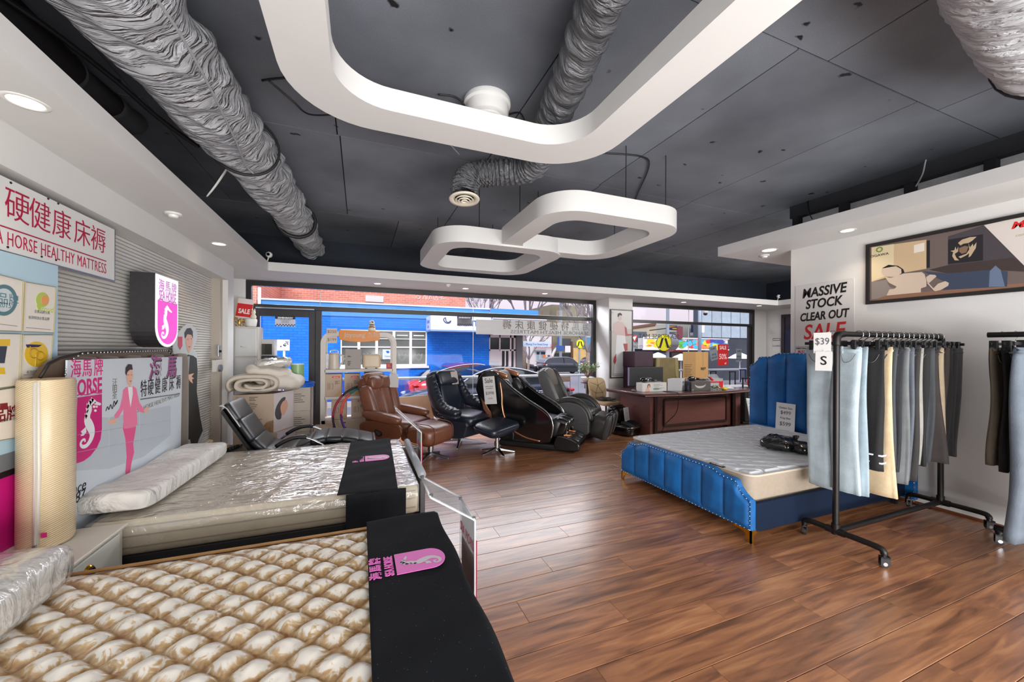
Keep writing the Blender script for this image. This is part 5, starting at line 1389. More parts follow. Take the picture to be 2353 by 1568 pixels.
a_, b_ = c1 + Vector((0.04, 0, 0)), c2 + Vector((0.03, -0.02, 0))
sd2 = (b_ - a_).normalized(); n2 = sd2.cross(Vector((0, 0, 1)))
obj('side_print', MB().prism([a_ + n2 * 0.002 + sd2 * x + Vector((0, 0, z)) for x, z in ((0, 0.0), ((b_ - a_).length, 0.0), ((b_ - a_).length, 0.397), (0, 0.397))], n2 * 0.001), M('lilac_carton_print', (210, 204, 220), 0.5), lb)
obj('violet_print', MB().prism([a_ + n2 * 0.0035 + sd2 * x + Vector((0, 0, z)) for x, z in ((0.10, 0.05), (0.28, 0.05), (0.28, 0.16), (0.10, 0.16))], n2 * 0.001), M('violet_print_ink', (132, 110, 176), 0.5), lb)
QUI = M('cream_quilt', (206, 196, 182), 0.7, bump=(24, 0.35), noise=(3, 0.05))
rq = thing('rolled_quilt', 'folded cream quilt rolled on top of the large carton', 'bedding', (-1.2, 5.9, 0.9))
def quilt_roll(cx, z0, w, h, y0, y1, turns, seed):
	"""a flattened spiral of thick cloth seen from its end"""
	rnd = random.Random(seed)
	n = 96; pts = []
	for i in range(n + 1):
		t = i / n
		a = turns * 2 * PI * t + PI
		r = 0.30 + 0.70 * t
		sg = lambda v, e: math.copysign(abs(v) ** e, v)
		pts.append((cx + r * w / 2 * sg(math.cos(a), 0.75), z0 + h / 2 + r * h / 2 * sg(math.sin(a), 0.8)))
	th = h * 0.12
	rings = []
	m = 18
	for j in range(m + 1):
		v = j / m; y = y0 + (y1 - y0) * v
		e = 0.55 + 0.45 * min(1, min(v, 1 - v) * 10)
		ring = []
		for s_ in (1, -1):
			idx = range(n + 1) if s_ == 1 else range(n, -1, -1)
			for i in idx:
				a, b = pts[max(i - 1, 0)], pts[min(i + 1, n)]
				dx, dz = b[0] - a[0], b[1] - a[1]
				l_ = math.hypot(dx, dz) or 1
				wv = 0.006 * math.sin(9 * v * 3 + i * 0.35) + 0.006 * math.sin(17 * v + i * 0.2 + seed)
				o_ = s_ * th * e + wv * (1 if s_ == -1 else 0.3)
				ring.append((pts[i][0] - dz / l_ * o_, y, pts[i][1] + dx / l_ * o_))
		rings.append(ring)
	return MB().loft(rings)
obj('roll', quilt_roll(-1.22, 0.925, 0.58, 0.22, 5.58, 6.10, 2.1, 2), QUI, rq, smooth=True, auto=60)
for o in rq.children: pass
fq = thing('folded_quilt', 'puffy white quilt heaped over the rolled cream quilt', 'bedding', (-1.05, 5.95, 1.1))
mb = MB()
for (c, d, ry, rz) in (((-1.02, 5.92, 1.08), (0.60, 0.5, 0.22), 14, -10), ((-1.12, 5.92, 1.18), (0.52, 0.5, 0.14), 8, 6)):
	k0 = len(mb.v)
	mb.cushion(c, d, rot('Z', rz) @ rot('Y', ry), 0.7, 0.5, 48, 20)
	for p in mb.v[k0:]:
		q = abs(math.sin(p.x * 14 + p.y * 4)) * abs(math.sin(p.y * 12 - p.x * 3))
		p.z += 0.02 * q ** 0.6 - 0.012 + 0.006 * math.sin(40 * p.x + 20 * p.y)
obj('quilt', mb, M('white_quilt', (216, 208, 198), 0.65, bump=(20, 0.4)), fq, smooth=True)
mb = MB().cushion((-1.09, 6.0, 1.285), (0.42, 0.34, 0.10), rot('Z', 12) @ rot('Y', -4), 0.6, 0.5, 48, 16)
rp = random.Random(8)
for p in mb.v:
	p.z += 0.012 * math.sin(40 * p.x + 12 * math.sin(20 * p.y)) + 0.008 * math.sin(55 * p.y)
pk = thing('bagged_pillow', 'small white pillow in crumpled plastic on top of the quilts', 'pillow', (-1.09, 6.0, 1.27))
obj('pillow', mb, PILW, pk, smooth=True)
mb2 = MB(); mb2.v = [Vector(((p.x + 1.09) * 1.05 - 1.09, (p.y - 6.0) * 1.05 + 6.0, (p.z - 1.285) * 1.15 + 1.285)) for p in mb.v]; mb2.f = list(mb.f)
obj('plastic_bag', mb2, FILM, pk, smooth=True)
# stacked plain cartons with the blue tray and green tube
for k, (z0, z1, lab) in enumerate(((0.0, 0.305, 'plain tan carton, lowest of the stack beside photo carton'), (0.307, 0.60, 'plain tan carton, middle of the stack beside photo carton'), (0.602, 0.93, 'plain tan carton, topmost of the stack under blue tray'))):
	t = thing('carton', lab, 'box', (-0.80, 6.3, z0), 0, 'stacked plain cartons')
	obj('body', MB().bx(-0.985, -0.66, 6.12, 6.50, z0, z1), CARDG, t, bevel=0.003)
	front_lines(t, -0.86, -0.70, 6.12, [z1 - 0.09 - 0.028 * q for q in range(5)])
	obj('tape', MB().bx(-0.835, -0.785, 6.118, 6.502, z1 - 0.001, z1 + 0.0012), M('clear_tape', (206, 190, 160), 0.3), t)
bp_ = thing('blue_tray', 'bright blue round tray on top of stacked cartons', 'tray', (-0.80, 6.3, 0.93))
obj('tray', MB().lathe((-0.80, 6.28, 0.932), [(0.0, 0.008), (0.15, 0.008), (0.165, 0.05), (0.18, 0.05), (0.175, 0.0), (0.0, 0.0)], 32, caps=False), M('bright_blue_plastic', (20, 96, 206), 0.3), bp_, smooth=True, auto=40)
obj('rim', MB().tube([(-0.80 + 0.178 * math.cos(a), 6.28 + 0.178 * math.sin(a), 0.986) for a in [2 * PI * k / 28 for k in range(28)]], 0.012, 6, closed=True), M('bright_blue_plastic', (20, 96, 206), 0.3), bp_, smooth=True)
gt = thing('green_tube', 'pale green cylinder standing in the bright blue tray', 'tube', (-0.84, 6.26, 0.95))
obj('tube', MB().lathe((-0.84, 6.26, 0.942), [(0.085, 0.02), (0.085, 0.31), (0.08, 0.31)], 28, caps=True), M('sage_green_plastic', (146, 184, 132), 0.35), gt, smooth=True, auto=40)
obj('black_base', MB().lathe((-0.84, 6.26, 0.942), [(0.09, 0), (0.092, 0.03), (0.088, 0.05)], 28), BLACKPL, gt, smooth=True, auto=40)
obj('white_lid', MB().lathe((-0.84, 6.26, 1.252), [(0.087, 0), (0.087, 0.012), (0.0, 0.014)], 28, caps=False), M('pale_lid', (224, 230, 220), 0.35), gt, smooth=True, auto=40)
# white arched shop display shelf of small appliances
SY0, SY1 = 6.30, 6.70
shf = thing('display_shelf', 'white arched display shelf unit with orange header sign and small appliances', 'shelf', (0, 6.5, 0))
SHW = M('shelf_white', (206, 200, 192), 0.45)
XL, XR, ZT = -0.545, 0.53, 1.735
def arch(y):
	pts = [(XL + 0.03, y, 0.0), (XL + 0.03, y, ZT - 0.17)]
	pts += [(XL + 0.03 + 0.14 * (1 - math.cos(a)), y, ZT - 0.17 + 0.14 * math.sin(a)) for a in [PI / 2 * k / 6 for k in range(1, 7)]]
	pts += [(XR - 0.03 - 0.14 * (1 - math.cos(a)), y, ZT - 0.17 + 0.14 * math.sin(a)) for a in [PI / 2 * (6 - k) / 6 for k in range(0, 7)]]
	pts += [(XR - 0.03, y, 0.0)]
	return pts
for y in (SY0 + 0.02, SY1 - 0.02):
	P2 = arch(y)
	mb = MB()
	rings = []
	for i, p in enumerate(P2):
		a, b = Vector(P2[max(i - 1, 0)]), Vector(P2[min(i + 1, len(P2) - 1)])
		t_ = (b - a).normalized(); n_ = Vector((-t_.z, 0, t_.x))
		p = Vector(p)
		rings.append([p + n_ * 0.032 + Vector((0, -0.02, 0)), p + n_ * 0.032 + Vector((0, 0.02, 0)), p - n_ * 0.032 + Vector((0, 0.02, 0)), p - n_ * 0.032 + Vector((0, -0.02, 0))])
	obj('arched_frame', mb.loft(rings), SHW, shf)
for z in (1.17, 0.765):
	obj('shelf_board', MB().bx(XL + 0.05, XR - 0.05, SY0, SY1, z - 0.045, z), SHW, shf, bevel=0.004)
obj('base_cabinet', MB().bx(XL + 0.01, XR - 0.01, SY0, SY1, 0.03, 0.415), M('shelf_beige', (196, 178, 158), 0.5), shf, bevel=0.004)
for x0, x1 in ((-0.25, 0.09), (0.095, 0.50)):
	d = obj('cabinet_door', MB().bx(x0, x1, SY0 - 0.012, SY0 - 0.001, 0.05, 0.40), M('shelf_beige', (196, 178, 158), 0.5), shf, bevel=0.002)
	obj('door_knob', MB().cyl((x0 + 0.04, SY0 - 0.012, 0.37), (x0 + 0.04, SY0 - 0.025, 0.37), 0.010, n=10), BLACKPL, d)
ORG = M('orange_sign', (216, 128, 26), 0.4)
hd = [(-0.295, 1.765), (0.275, 1.755), (0.28, 1.62)] + [(0.26 - 0.53 * k / 8, 1.612 - 0.028 * math.sin(PI * k / 8)) for k in range(9)] + [(-0.295, 1.63)]
obj('header_sign', MB().prism([(x, SY0 - 0.03, z) for x, z in hd], (0, 0.025, 0)), ORG, shf, bevel=0.004)
text('lettering', 'Joyoung', frame((-0.225, SY0 - 0.032, 1.69), (1, 0, 0), (0, 0, 1)), 0.095, M('grey_sign_letter', (196, 176, 160), 0.4), shf, 'LEFT', sx=0.95, bold=0.001)
text('lettering', '九阳', frame((0.10, SY0 - 0.032, 1.692), (1, 0, 0), (0, 0, 1)), 0.085, M('grey_sign_letter', (196, 176, 160), 0.4), shf, 'LEFT')
for (z, s_, lab) in ((1.735, '$250', 'upper handwritten price card on left arch of white display shelf'), (1.615, '$199', 'lower handwritten price card hanging at left of white display shelf')):
	t = thing('price_card', lab, 'card', (-0.395, SY0 - 0.005, z), 0, 'price cards on the display shelf')
	obj('card', MB().bx(-0.465, -0.325, SY0 - 0.006, SY0 - 0.003, z - 0.05, z + 0.05), M('card_beige', (206, 192, 178), 0.6), t)
	text('lettering', s_, frame((-0.395, SY0 - 0.0065, z), (1, 0, 0), (0, 0, 1)), 0.06, M('brown_ink', (120, 84, 70), 0.6), t, 'CENTER')
fgm = thing('figurine', 'small cream and brown seated figurine on the orange header sign', 'ornament', (0.16, 6.32, 1.755))
obj('body', MB().lathe((0.165, 6.33, 1.752), [(0.0, 0), (0.05, 0), (0.055, 0.03), (0.045, 0.08), (0.03, 0.10)], 18, caps=False), M('ivory_ceramic', (222, 212, 192), 0.3), fgm, smooth=True)
obj('head', MB().cushion((0.165, 6.33, 1.885), (0.075, 0.07, 0.08), None, 1, 1, 16, 10), M('ivory_ceramic', (222, 212, 192), 0.3), fgm, smooth=True)
obj('brown_bands', MB().tube([(0.165 + 0.05 * math.cos(a), 6.33 + 0.05 * math.sin(a), 1.82) for a in [2 * PI * k / 16 for k in range(16)]], 0.008, 5, closed=True).tube([(0.165 + 0.034 * math.cos(a), 6.33 + 0.034 * math.sin(a), 1.852) for a in [2 * PI * k / 16 for k in range(16)]], 0.008, 5, closed=True).cushion((0.175, 6.30, 1.895), (0.04, 0.02, 0.02), None, 1, 1, 8, 5), M('brown_glaze', (96, 66, 44), 0.3), fgm, smooth=True)
KET = M('cream_enamel', (206, 196, 182), 0.35)
kt = thing('soy_milk_maker', 'cream jug-shaped soy milk maker with handle on top shelf', 'appliance', (-0.35, 6.42, 1.17))
obj('jug', MB().lathe((-0.37, 6.42, 1.171), [(0.078, 0), (0.08, 0.01), (0.072, 0.17), (0.070, 0.215)], 28), KET, kt, smooth=True, auto=40)
obj('lid', MB().lathe((-0.37, 6.42, 1.386), [(0.073, 0), (0.074, 0.02), (0.06, 0.035), (0, 0.037)], 28, caps=False), M('cream_lid', (190, 178, 166), 0.35), kt, smooth=True, auto=40)
obj('top_handle', MB().tube(smoothpts([(-0.425, 6.42, 1.415), (-0.42, 6.42, 1.45), (-0.37, 6.42, 1.458), (-0.32, 6.42, 1.45), (-0.315, 6.42, 1.415)], 4, False), 0.008, 6), CHROME, kt, smooth=True)
obj('side_handle', MB().tube(smoothpts([(-0.30, 6.42, 1.385), (-0.255, 6.42, 1.375), (-0.245, 6.42, 1.32), (-0.26, 6.42, 1.26), (-0.297, 6.42, 1.235)], 4, False), 0.013, 8), KET, kt, smooth=True)
tb = thing('appliance_box', 'white and silver tall box beside the soy milk maker at left end', 'box', (-0.46, 6.5, 1.17))
obj('body', MB().bx(-0.495, -0.415, 6.42, 6.62, 1.171, 1.40), M('silver_box_print', (206, 206, 212), 0.3, noise=(20, 0.2)), tb, bevel=0.003)
gb = thing('appliance_box', 'plain grey tall box between soy milk maker and toaster', 'box', (-0.12, 6.45, 1.17))
obj('body', MB().bx(-0.215, 0.01, 6.36, 6.56, 1.171, 1.475), M('grey_box_print', (158, 150, 146), 0.6), gb, bevel=0.003)
front_lines(gb, -0.18, -0.12, 6.36, [1.37, 1.36, 1.29, 1.275, 1.26, 1.245, 1.23])
obj('top_slot', MB().bx(-0.16, -0.04, 6.44, 6.48, 1.475, 1.482), BLACKPL, gb)
to = thing('toaster', 'cream two-slot toaster on top shelf of white display', 'appliance', (0.16, 6.43, 1.17))
obj('body', MB().cushion((0.165, 6.44, 1.29), (0.27, 0.19, 0.215), None, 0.22, 0.3, 40, 24), M('toaster_cream', (196, 176, 146), 0.35), to, smooth=True)
obj('slots', MB().bx(0.07, 0.26, 6.40, 6.42, 1.39, 1.399).bx(0.07, 0.26, 6.46, 6.48, 1.39, 1.399), DARK, to)
obj('feet', MB().bx(0.07, 0.10, 6.38, 6.50, 1.171, 1.187).bx(0.22, 0.25, 6.38, 6.50, 1.171, 1.187), BLACKPL, to)
lv = obj('lever', MB().bx(0.30, 0.335, 6.42, 6.45, 1.285, 1.32), M('brown_lever', (74, 44, 34), 0.4), to, bevel=0.004)
rdc = thing('red_card', 'small red block card at right end of top display shelf', 'card', (0.43, 6.4, 1.17))
obj('block', MB().bx(0.385, 0.475, 6.36, 6.40, 1.171, 1.255), M('dark_red_card', (176, 30, 40), 0.5), rdc, bevel=0.003)
front_lines(rdc, 0.40, 0.46, 6.36, [1.23, 1.215, 1.20], M('pale_ink', (214, 150, 140), 0.5), 0.004)
def appl_box(x0, x1, z0, h, lab, badge=True, mat=BOXT, y0=6.34):
	t = thing('appliance_box', lab, 'box', ((x0 + x1) / 2, y0, z0), 0, 'boxed appliances on the display shelf')
	obj('body', MB().bx(x0, x1, y0, y0 + 0.22, z0 + 0.001, z0 + h), mat, t, bevel=0.003)
	w = x1 - x0
	if badge:
		o = rrect(w * 0.48, h * 0.085, h * 0.04, 4)
		bg = obj('red_badge', MB().prism([(x0 + w * 0.66 + x, y0 - 0.0012, z0 + h * 0.86 + z) for x, z in o], (0, 0.001, 0)), M('badge_red_ink', (206, 48, 34), 0.45), t)
		text('lettering', 'Joyoung', frame((x0 + w * 0.66, y0 - 0.0016, z0 + h * 0.86), (1, 0, 0), (0, 0, 1)), h * 0.075, LETW, t, 'CENTER', sx=0.8)
	front_lines(t, x0 + w * 0.60, x0 + w * 0.92, y0, [z0 + h * q for q in (0.68, 0.65, 0.62, 0.58, 0.55)], LINEP, 0.004)
	obj('jug_print', MB().bx(x0 + w * 0.14, x0 + w * 0.34, y0 - 0.0012, y0, z0 + h * 0.30, z0 + h * 0.60), M('taupe_ink', (168, 146, 130), 0.6), t)
	obj('handle_print', MB().tube([(x0 + w * (0.42 + 0.06 * math.sin(a)), y0 - 0.001, z0 + h * (0.45 + 0.14 * math.cos(a))) for a in [PI * k / 8 for k in range(9)]], 0.002, 4), LINEP, t)
	obj('food_print', MB().prism([(x0 + w * a, y0 - 0.0012, z0 + h * b) for a, b in ((0.55, 0.03), (0.97, 0.03), (0.97, 0.2), (0.88, 0.26), (0.75, 0.14))], (0, 0.001, 0)), M('straw_ink', (190, 150, 96), 0.6), t)
	return t
appl_box(-0.49, -0.26, 0.765, 0.335, 'taupe soy milk maker box at left of middle shelf')
appl_box(-0.225, 0.0, 0.765, 0.335, 'taupe soy milk maker box second along middle shelf')
appl_box(0.055, 0.26, 0.765, 0.345, 'taupe box with burger print behind the brown recliner headrest', badge=False)
appl_box(-0.40, -0.19, 0.415, 0.300, 'taupe soy milk maker box at left of low shelf')
appl_box(-0.125, 0.09, 0.415, 0.305, 'taupe soy milk maker box second along the low shelf')
bb = appl_box(-0.60, -0.36, 0.0, 0.38, 'taupe soy milk maker box on the floor left of base cabinet', y0=5.98)
# board leaning under the window beside the shelf
lbd = thing('leaning_board', 'pale cardboard sheet leaning under window behind navy chair', 'board', (0.95, 7.0, 0))
obj('sheet', MB().prism([(0.62, 6.95, 0.0), (1.25, 6.95, 0.0), (1.25, 7.06, 0.64), (0.62, 7.06, 0.62)], (0, 0.012, 0)), M('pale_cardboard', (214, 186, 158), 0.7, noise=(4, 0.1)), lbd)
obj('edge_tape', MB().prism([(0.62, 7.057, 0.612), (1.25, 7.057, 0.632), (1.25, 7.06, 0.642), (0.62, 7.06, 0.622)], (0, 0.015, 0.0)), M('clear_tape', (206, 190, 160), 0.3), lbd)
# two weighted hula hoops in segments leaning on the shelf
def hoop(lab, c, R, ax_y, tilt, cols, beads=False):
	t = thing('hula_hoop', lab, 'hula hoop', c, 0, 'segmented hula hoops')
	T_ = Matrix.Rotation(math.radians(ax_y), 4, 'Z') @ Matrix.Rotation(math.radians(tilt), 4, 'X')
	n = len(cols)
	for i, col in enumerate(cols):
		pts = []
		for k in range(9):
			a = 2 * PI * (i + k / 8) / n
			pts.append(T_ @ Vector((R * math.cos(a), 0, R * math.sin(a))))
		s = obj('hoop_segment', MB().tube(pts, 0.016, 8), M('foam_' + col[0], col[1], 0.55), t, smooth=True, local=True)
		if beads:
			mb = MB()
			for k in (1, 3, 5, 7):
				mb.cushion(pts[k] * 0.965, (0.022, 0.022, 0.022), None, 1, 1, 8, 5)
			obj('massage_knob', mb, M('foam_' + col[0], col[1], 0.55), s, smooth=True, local=True)
	return t
K = {'black': ('black', (30, 28, 32)), 'crim': ('crimson', (150, 24, 62)), 'teal': ('teal', (26, 134, 132)), 'coral': ('coral', (226, 84, 74)), 'pur': ('purple', (78, 40, 140)), 'yel': ('yellow', (230, 184, 30))}
hoop('crimson and black foam hula hoop leaning behind the brown recliner', (0.08, 6.05, 0.50), 0.44, 8, -8, [K['black'], K['black'], K['black'], K['crim'], K['black'], K['crim'], K['crim'], K['black']])
hoop('multicoloured knobbed hula hoop leaning against the white shelf', (0.16, 6.15, 0.52), 0.42, 4, -8, [K['pur'], K['teal'], K['teal'], K['coral'], K['pur'], K['yel'], K['teal'], K['pur']], True)
#---------------------------------------------------------- recliners and massage chairs; local frames: front = -y
BRL = M('brown_leather', (112, 68, 49), 0.34, noise=(6, 0.14), bump=(50, 0.14), spec=0.6)
BRL2 = M('brown_leather_panel', (98, 56, 37), 0.42, noise=(5, 0.1), spec=0.5)
NVL = M('navy_leather', (26, 33, 46), 0.33, noise=(6, 0.15), bump=(55, 0.14), spec=0.65)
NVL2 = M('navy_leather_shell', (38, 42, 54), 0.42, noise=(6, 0.1))
def side_prism(pts, x, th, n=4, smooth_=True):
	P = smoothpts([Vector((x, -f, z)) for f, z in pts], n) if smooth_ else [Vector((x, -f, z)) for f, z in pts]
	return MB().prism(P, (th, 0, 0))
def star_base(par, mat, r, legs, z=0.02, a0=0.3, post=(0.03, 0.32)):
	obj('post', MB().cyl((0, 0, 0.03), (0, 0, post[1]), post[0], n=16).cyl((0, 0, 0.10), (0, 0, 0.16), post[0] * 1.35, n=16), mat, par, smooth=True, local=True, auto=40)
	for k in range(legs):
		a = a0 + 2 * PI * k / legs
		d = Vector((math.cos(a), math.sin(a), 0))
		w = Vector((-d.y, d.x, 0))
		rings = []
		for s, hw, zt, zb in ((0.0, 0.028, 0.085, 0.04), (0.35, 0.024, 0.06, 0.03), (1.0, 0.014, 0.022, 0.002)):
			c = d * r * s
			rings.append([c + w * hw + Vector((0, 0, zb)), c - w * hw + Vector((0, 0, zb)), c - w * hw + Vector((0, 0, zt)), c + w * hw + Vector((0, 0, zt))])
		obj('base_leg', MB().loft(rings), mat, par, local=True, bevel=0.003)
# brown recliner
br = thing('recliner', 'brown leather recliner with padded headrest and oval side control', 'chair', (0.47, 5.86, 0), math.radians(50))
star_base(br, STEEL, 0.34, 5, post=(0.035, 0.30))
for sx in (-1, 1):
	x = sx * 0.355 - (0.035 if sx < 0 else 0.0)
	p = obj('side_panel', side_prism(((-0.26, 0.46), (-0.30, 0.36), (-0.20, 0.22), (-0.02, 0.15), (0.20, 0.18), (0.36, 0.30), (0.38, 0.40), (0.28, 0.47), (0.0, 0.50)), x, 0.05), BRL2, br, local=True, bevel=(0.014, 3))
	obj('armrest', MB().cushion((sx * 0.36, -0.05, 0.545), (0.15, 0.62, 0.13), rot('X', 7), 0.7, 0.55, 28, 14), BRL, br, smooth=True, local=True)
	if sx < 0:
		ov = obj('control_plate', MB().prism([Vector((x - 0.002, -0.02 - q.x, 0.33 + q.y)) for q in smoothpts([Vector((a, b, 0)) for a, b in ((-0.055, 0.045), (0.05, 0.02), (0.06, -0.03), (0.0, -0.05), (-0.05, -0.01))], 5)], (0.004, 0, 0)), LETB, br, local=True)
		obj('control_lever', MB().prism([Vector((x - 0.008, -0.02 - q.x, 0.33 + q.y)) for q in smoothpts([Vector((a, b, 0)) for a, b in ((-0.035, 0.028), (0.030, 0.012), (0.036, -0.012), (0.0, -0.03))], 5)], (0.006, 0, 0)), STEEL, ov, local=True)
obj('seat_cushion', MB().cushion((0, -0.12, 0.42), (0.60, 0.66, 0.17), rot('X', 5), 0.45, 0.4, 32, 16), BRL, br, smooth=True, local=True)
obj('seat_front', MB().cushion((0, -0.36, 0.31), (0.58, 0.16, 0.24), None, 0.5, 0.4, 28, 14), BRL, br, smooth=True, local=True)
RB = rot('X', -17)
for x, w, d in ((-0.105, 0.215, 0.13), (0.105, 0.215, 0.13)):
	obj('back_cushion', MB().cushion((x, 0.235, 0.70), (w, d, 0.56), RB, 0.5, 0.45, 28, 16), BRL, br, smooth=True, local=True)
for sx in (-1, 1):
	obj('back_wing', MB().cushion((sx * 0.265, 0.22, 0.69), (0.15, 0.19, 0.56), rot('Z', -sx * 14) @ RB, 0.55, 0.55, 24, 16), BRL, br, smooth=True, local=True)
obj('back_shell', MB().cushion((0, 0.30, 0.70), (0.58, 0.13, 0.78), RB, 0.35, 0.35, 32, 16), BRL2, br, smooth=True, local=True)
for x in (-0.1, 0.1):
	obj('headrest', MB().cushion((x, 0.285, 0.985), (0.235, 0.15, 0.20), rot('X', -8), 0.6, 0.5, 24, 14), BRL, br, smooth=True, local=True)
obj('headrest_hood', MB().cushion((0, 0.365, 1.02), (0.44, 0.15, 0.22), RB, 0.5, 0.45, 28, 14), BRL, br, smooth=True, local=True)
tagp = thing('price_sheet', 'white paper sheet behind the brown recliner headrest', 'paper', (0.62, 6.02, 1.0))
obj('sheet', MB().sheet(2, 5, lambda u, v: (0.42 + 0.12 * u, 6.16 - 0.015 * v - 0.09 * u, 1.095 - 0.20 * v)), PAPER, tagp)
tagp.children[0].modifiers.new('solid', 'SOLIDIFY').thickness = 0.002
bo = thing('footstool', 'brown leather rounded footstool on steel star base before brown recliner', 'footstool', (0.90, 5.28, 0), math.radians(42))
star_base(bo, STEEL, 0.27, 4, post=(0.03, 0.20), a0=0.2)
obj('cushion', MB().cushion((0, 0, 0.345), (0.60, 0.46, 0.28), rot('X', 6), 0.62, 0.5, 40, 22), BRL, bo, smooth=True, local=True)
for sx in (-1, 1):
	obj('end_cap', MB().prism([Vector((sx * 0.285, q.x, 0.345 + q.y)) for q in smoothpts([Vector((a, b, 0)) for a, b in ((-0.15, 0.02), (-0.06, 0.085), (0.08, 0.08), (0.15, 0.0), (0.08, -0.08), (-0.08, -0.085))], 5)], (sx * 0.016, 0, 0)), BRL2, bo, local=True, bevel=0.004)
	obj('piping', MB().tube([Vector((sx * 0.20, 0.232 * math.copysign(abs(math.cos(a)) ** 0.6, math.cos(a)), 0.347 + 0.142 * math.copysign(abs(math.sin(a)) ** 0.6, math.sin(a)))) for a in [2 * PI * k / 40 for k in range(40)]], 0.006, 6, closed=True), BRL2, bo, smooth=True, local=True)
# navy recliner
nv = thing('recliner', 'dark navy leather recliner with creased arms and paper tag on headrest', 'chair', (1.47, 5.93, 0), math.radians(33))
star_base(nv, STEEL, 0.42, 4, post=(0.032, 0.30), a0=0.65)
obj('seat_cushion', MB().cushion((0.0, -0.16, 0.43), (0.58, 0.64, 0.20), rot('X', 4), 0.55, 0.42, 32, 18), NVL, nv, smooth=True, local=True)
obj('seat_shell', MB().prism([Vector((-0.30, -f, z)) for f, z in ((-0.22, 0.40), (-0.18, 0.20), (0.10, 0.13), (0.36, 0.18), (0.42, 0.36), (0.40, 0.42))], (0.60, 0, 0)), NVL2, nv, local=True, bevel=(0.03, 3))
RB = rot('X', -16)
obj('back_panel', MB().cushion((0, 0.225, 0.70), (0.42, 0.14, 0.56), RB, 0.45, 0.42, 30, 18), NVL, nv, smooth=True, local=True)
obj('headrest', MB().cushion((0, 0.30, 1.01), (0.44, 0.16, 0.26), RB, 0.42, 0.38, 30, 16), NVL, nv, smooth=True, local=True)
obj('back_shell', MB().cushion((0, 0.31, 0.76), (0.66, 0.15, 0.76), RB, 0.32, 0.36, 32, 18), NVL2, nv, smooth=True, local=True)
for sx in (-1, 1):
	def wing():
		path = [(0.29, 0.37, 1.04, 0.055, 0.10), (0.30, 0.31, 0.90, 0.065, 0.11), (0.315, 0.24, 0.76, 0.075, 0.12), (0.34, 0.12, 0.64, 0.085, 0.11), (0.365, -0.05, 0.575, 0.09, 0.085), (0.375, -0.20, 0.555, 0.09, 0.075), (0.37, -0.31, 0.545, 0.075, 0.055)]
		P = smoothpts([Vector((a, b, c)) for a, b, c, _, _ in path], 10, False)
		Wd = smoothpts([Vector((d, e, 0)) for _, _, _, d, e in path], 10, False)
		rings = []
		for i, p in enumerate(P):
			t = (P[min(i + 1, len(P) - 1)] - P[max(i - 1, 0)]).normalized()
			n1 = Vector((1, 0, 0)); n2 = t.cross(n1).normalized()
			cr = 1 + 0.045 * math.sin(i * 1.25) + 0.03 * math.sin(i * 2.1)
			rings.append([Vector((sx * (p + n1 * Wd[i].x * math.cos(a)).x, (p + n2 * Wd[i].y * cr * math.sin(a)).y, (p + n2 * Wd[i].y * cr * math.sin(a)).z)) for a in [2 * PI * k / 18 for k in range(18)]])
		return MB().loft(rings)
	w = obj('arm', wing(), NVL, nv, smooth=True, local=True)
	obj('arm_underside', MB().cushion((sx * 0.37, -0.12, 0.495), (0.15, 0.40, 0.06), rot('X', 3), 0.5, 0.5, 20, 8), NVL2, nv, smooth=True, local=True)
obj('lever', MB().bx(-0.46, -0.42, -0.08, -0.02, 0.47, 0.49), STEEL, nv, local=True, bevel=0.004)
ptag = thing('price_tag', 'grey paper tag hanging over the navy recliner headrest', 'paper', (1.62, 5.95, 1.0))
T_ = WM[nv.name]
obj('sheet', MB().sheet(2, 6, lambda u, v: T_ @ Vector((0.03 + 0.15 * u, (0.30 - 0.10) + 0.05 * (1 - v) + (0.05 if v == 0 else 0), 1.145 - 0.235 * v))), M('grey_felt_tag', (176, 166, 162), 0.8), ptag)
ptag.children[0].modifiers.new('solid', 'SOLIDIFY').thickness = 0.003
no = thing('footstool', 'navy leather flat footstool on chrome star base', 'footstool', (1.83, 5.19, 0), math.radians(28))
star_base(no, CHROME, 0.26, 5, post=(0.028, 0.30), a0=0.5)
obj('cushion', MB().cushion((0, 0, 0.375), (0.60, 0.44, 0.15), rot('X', 7) @ rot('Y', -5), 0.55, 0.38, 40, 18), NVL, no, smooth=True, local=True)
obj('underside', MB().cushion((0.0, 0.0, 0.335), (0.54, 0.38, 0.15), rot('X', 7) @ rot('Y', -5), 0.9, 0.4, 32, 12), NVL2, no, smooth=True, local=True)
obj('piping', MB().tube([Matrix.Rotation(math.radians(7), 4, 'X') @ Matrix.Rotation(math.radians(-5), 4, 'Y') @ Vector((0.302 * math.copysign(abs(math.cos(a)) ** 0.38, math.cos(a)), 0.222 * math.copysign(abs(math.sin(a)) ** 0.38, math.sin(a)), 0.0)) + Vector((0, 0, 0.378)) for a in [2 * PI * k / 48 for k in range(48)]], 0.006, 6, closed=True), NVL2, no, smooth=True, local=True)
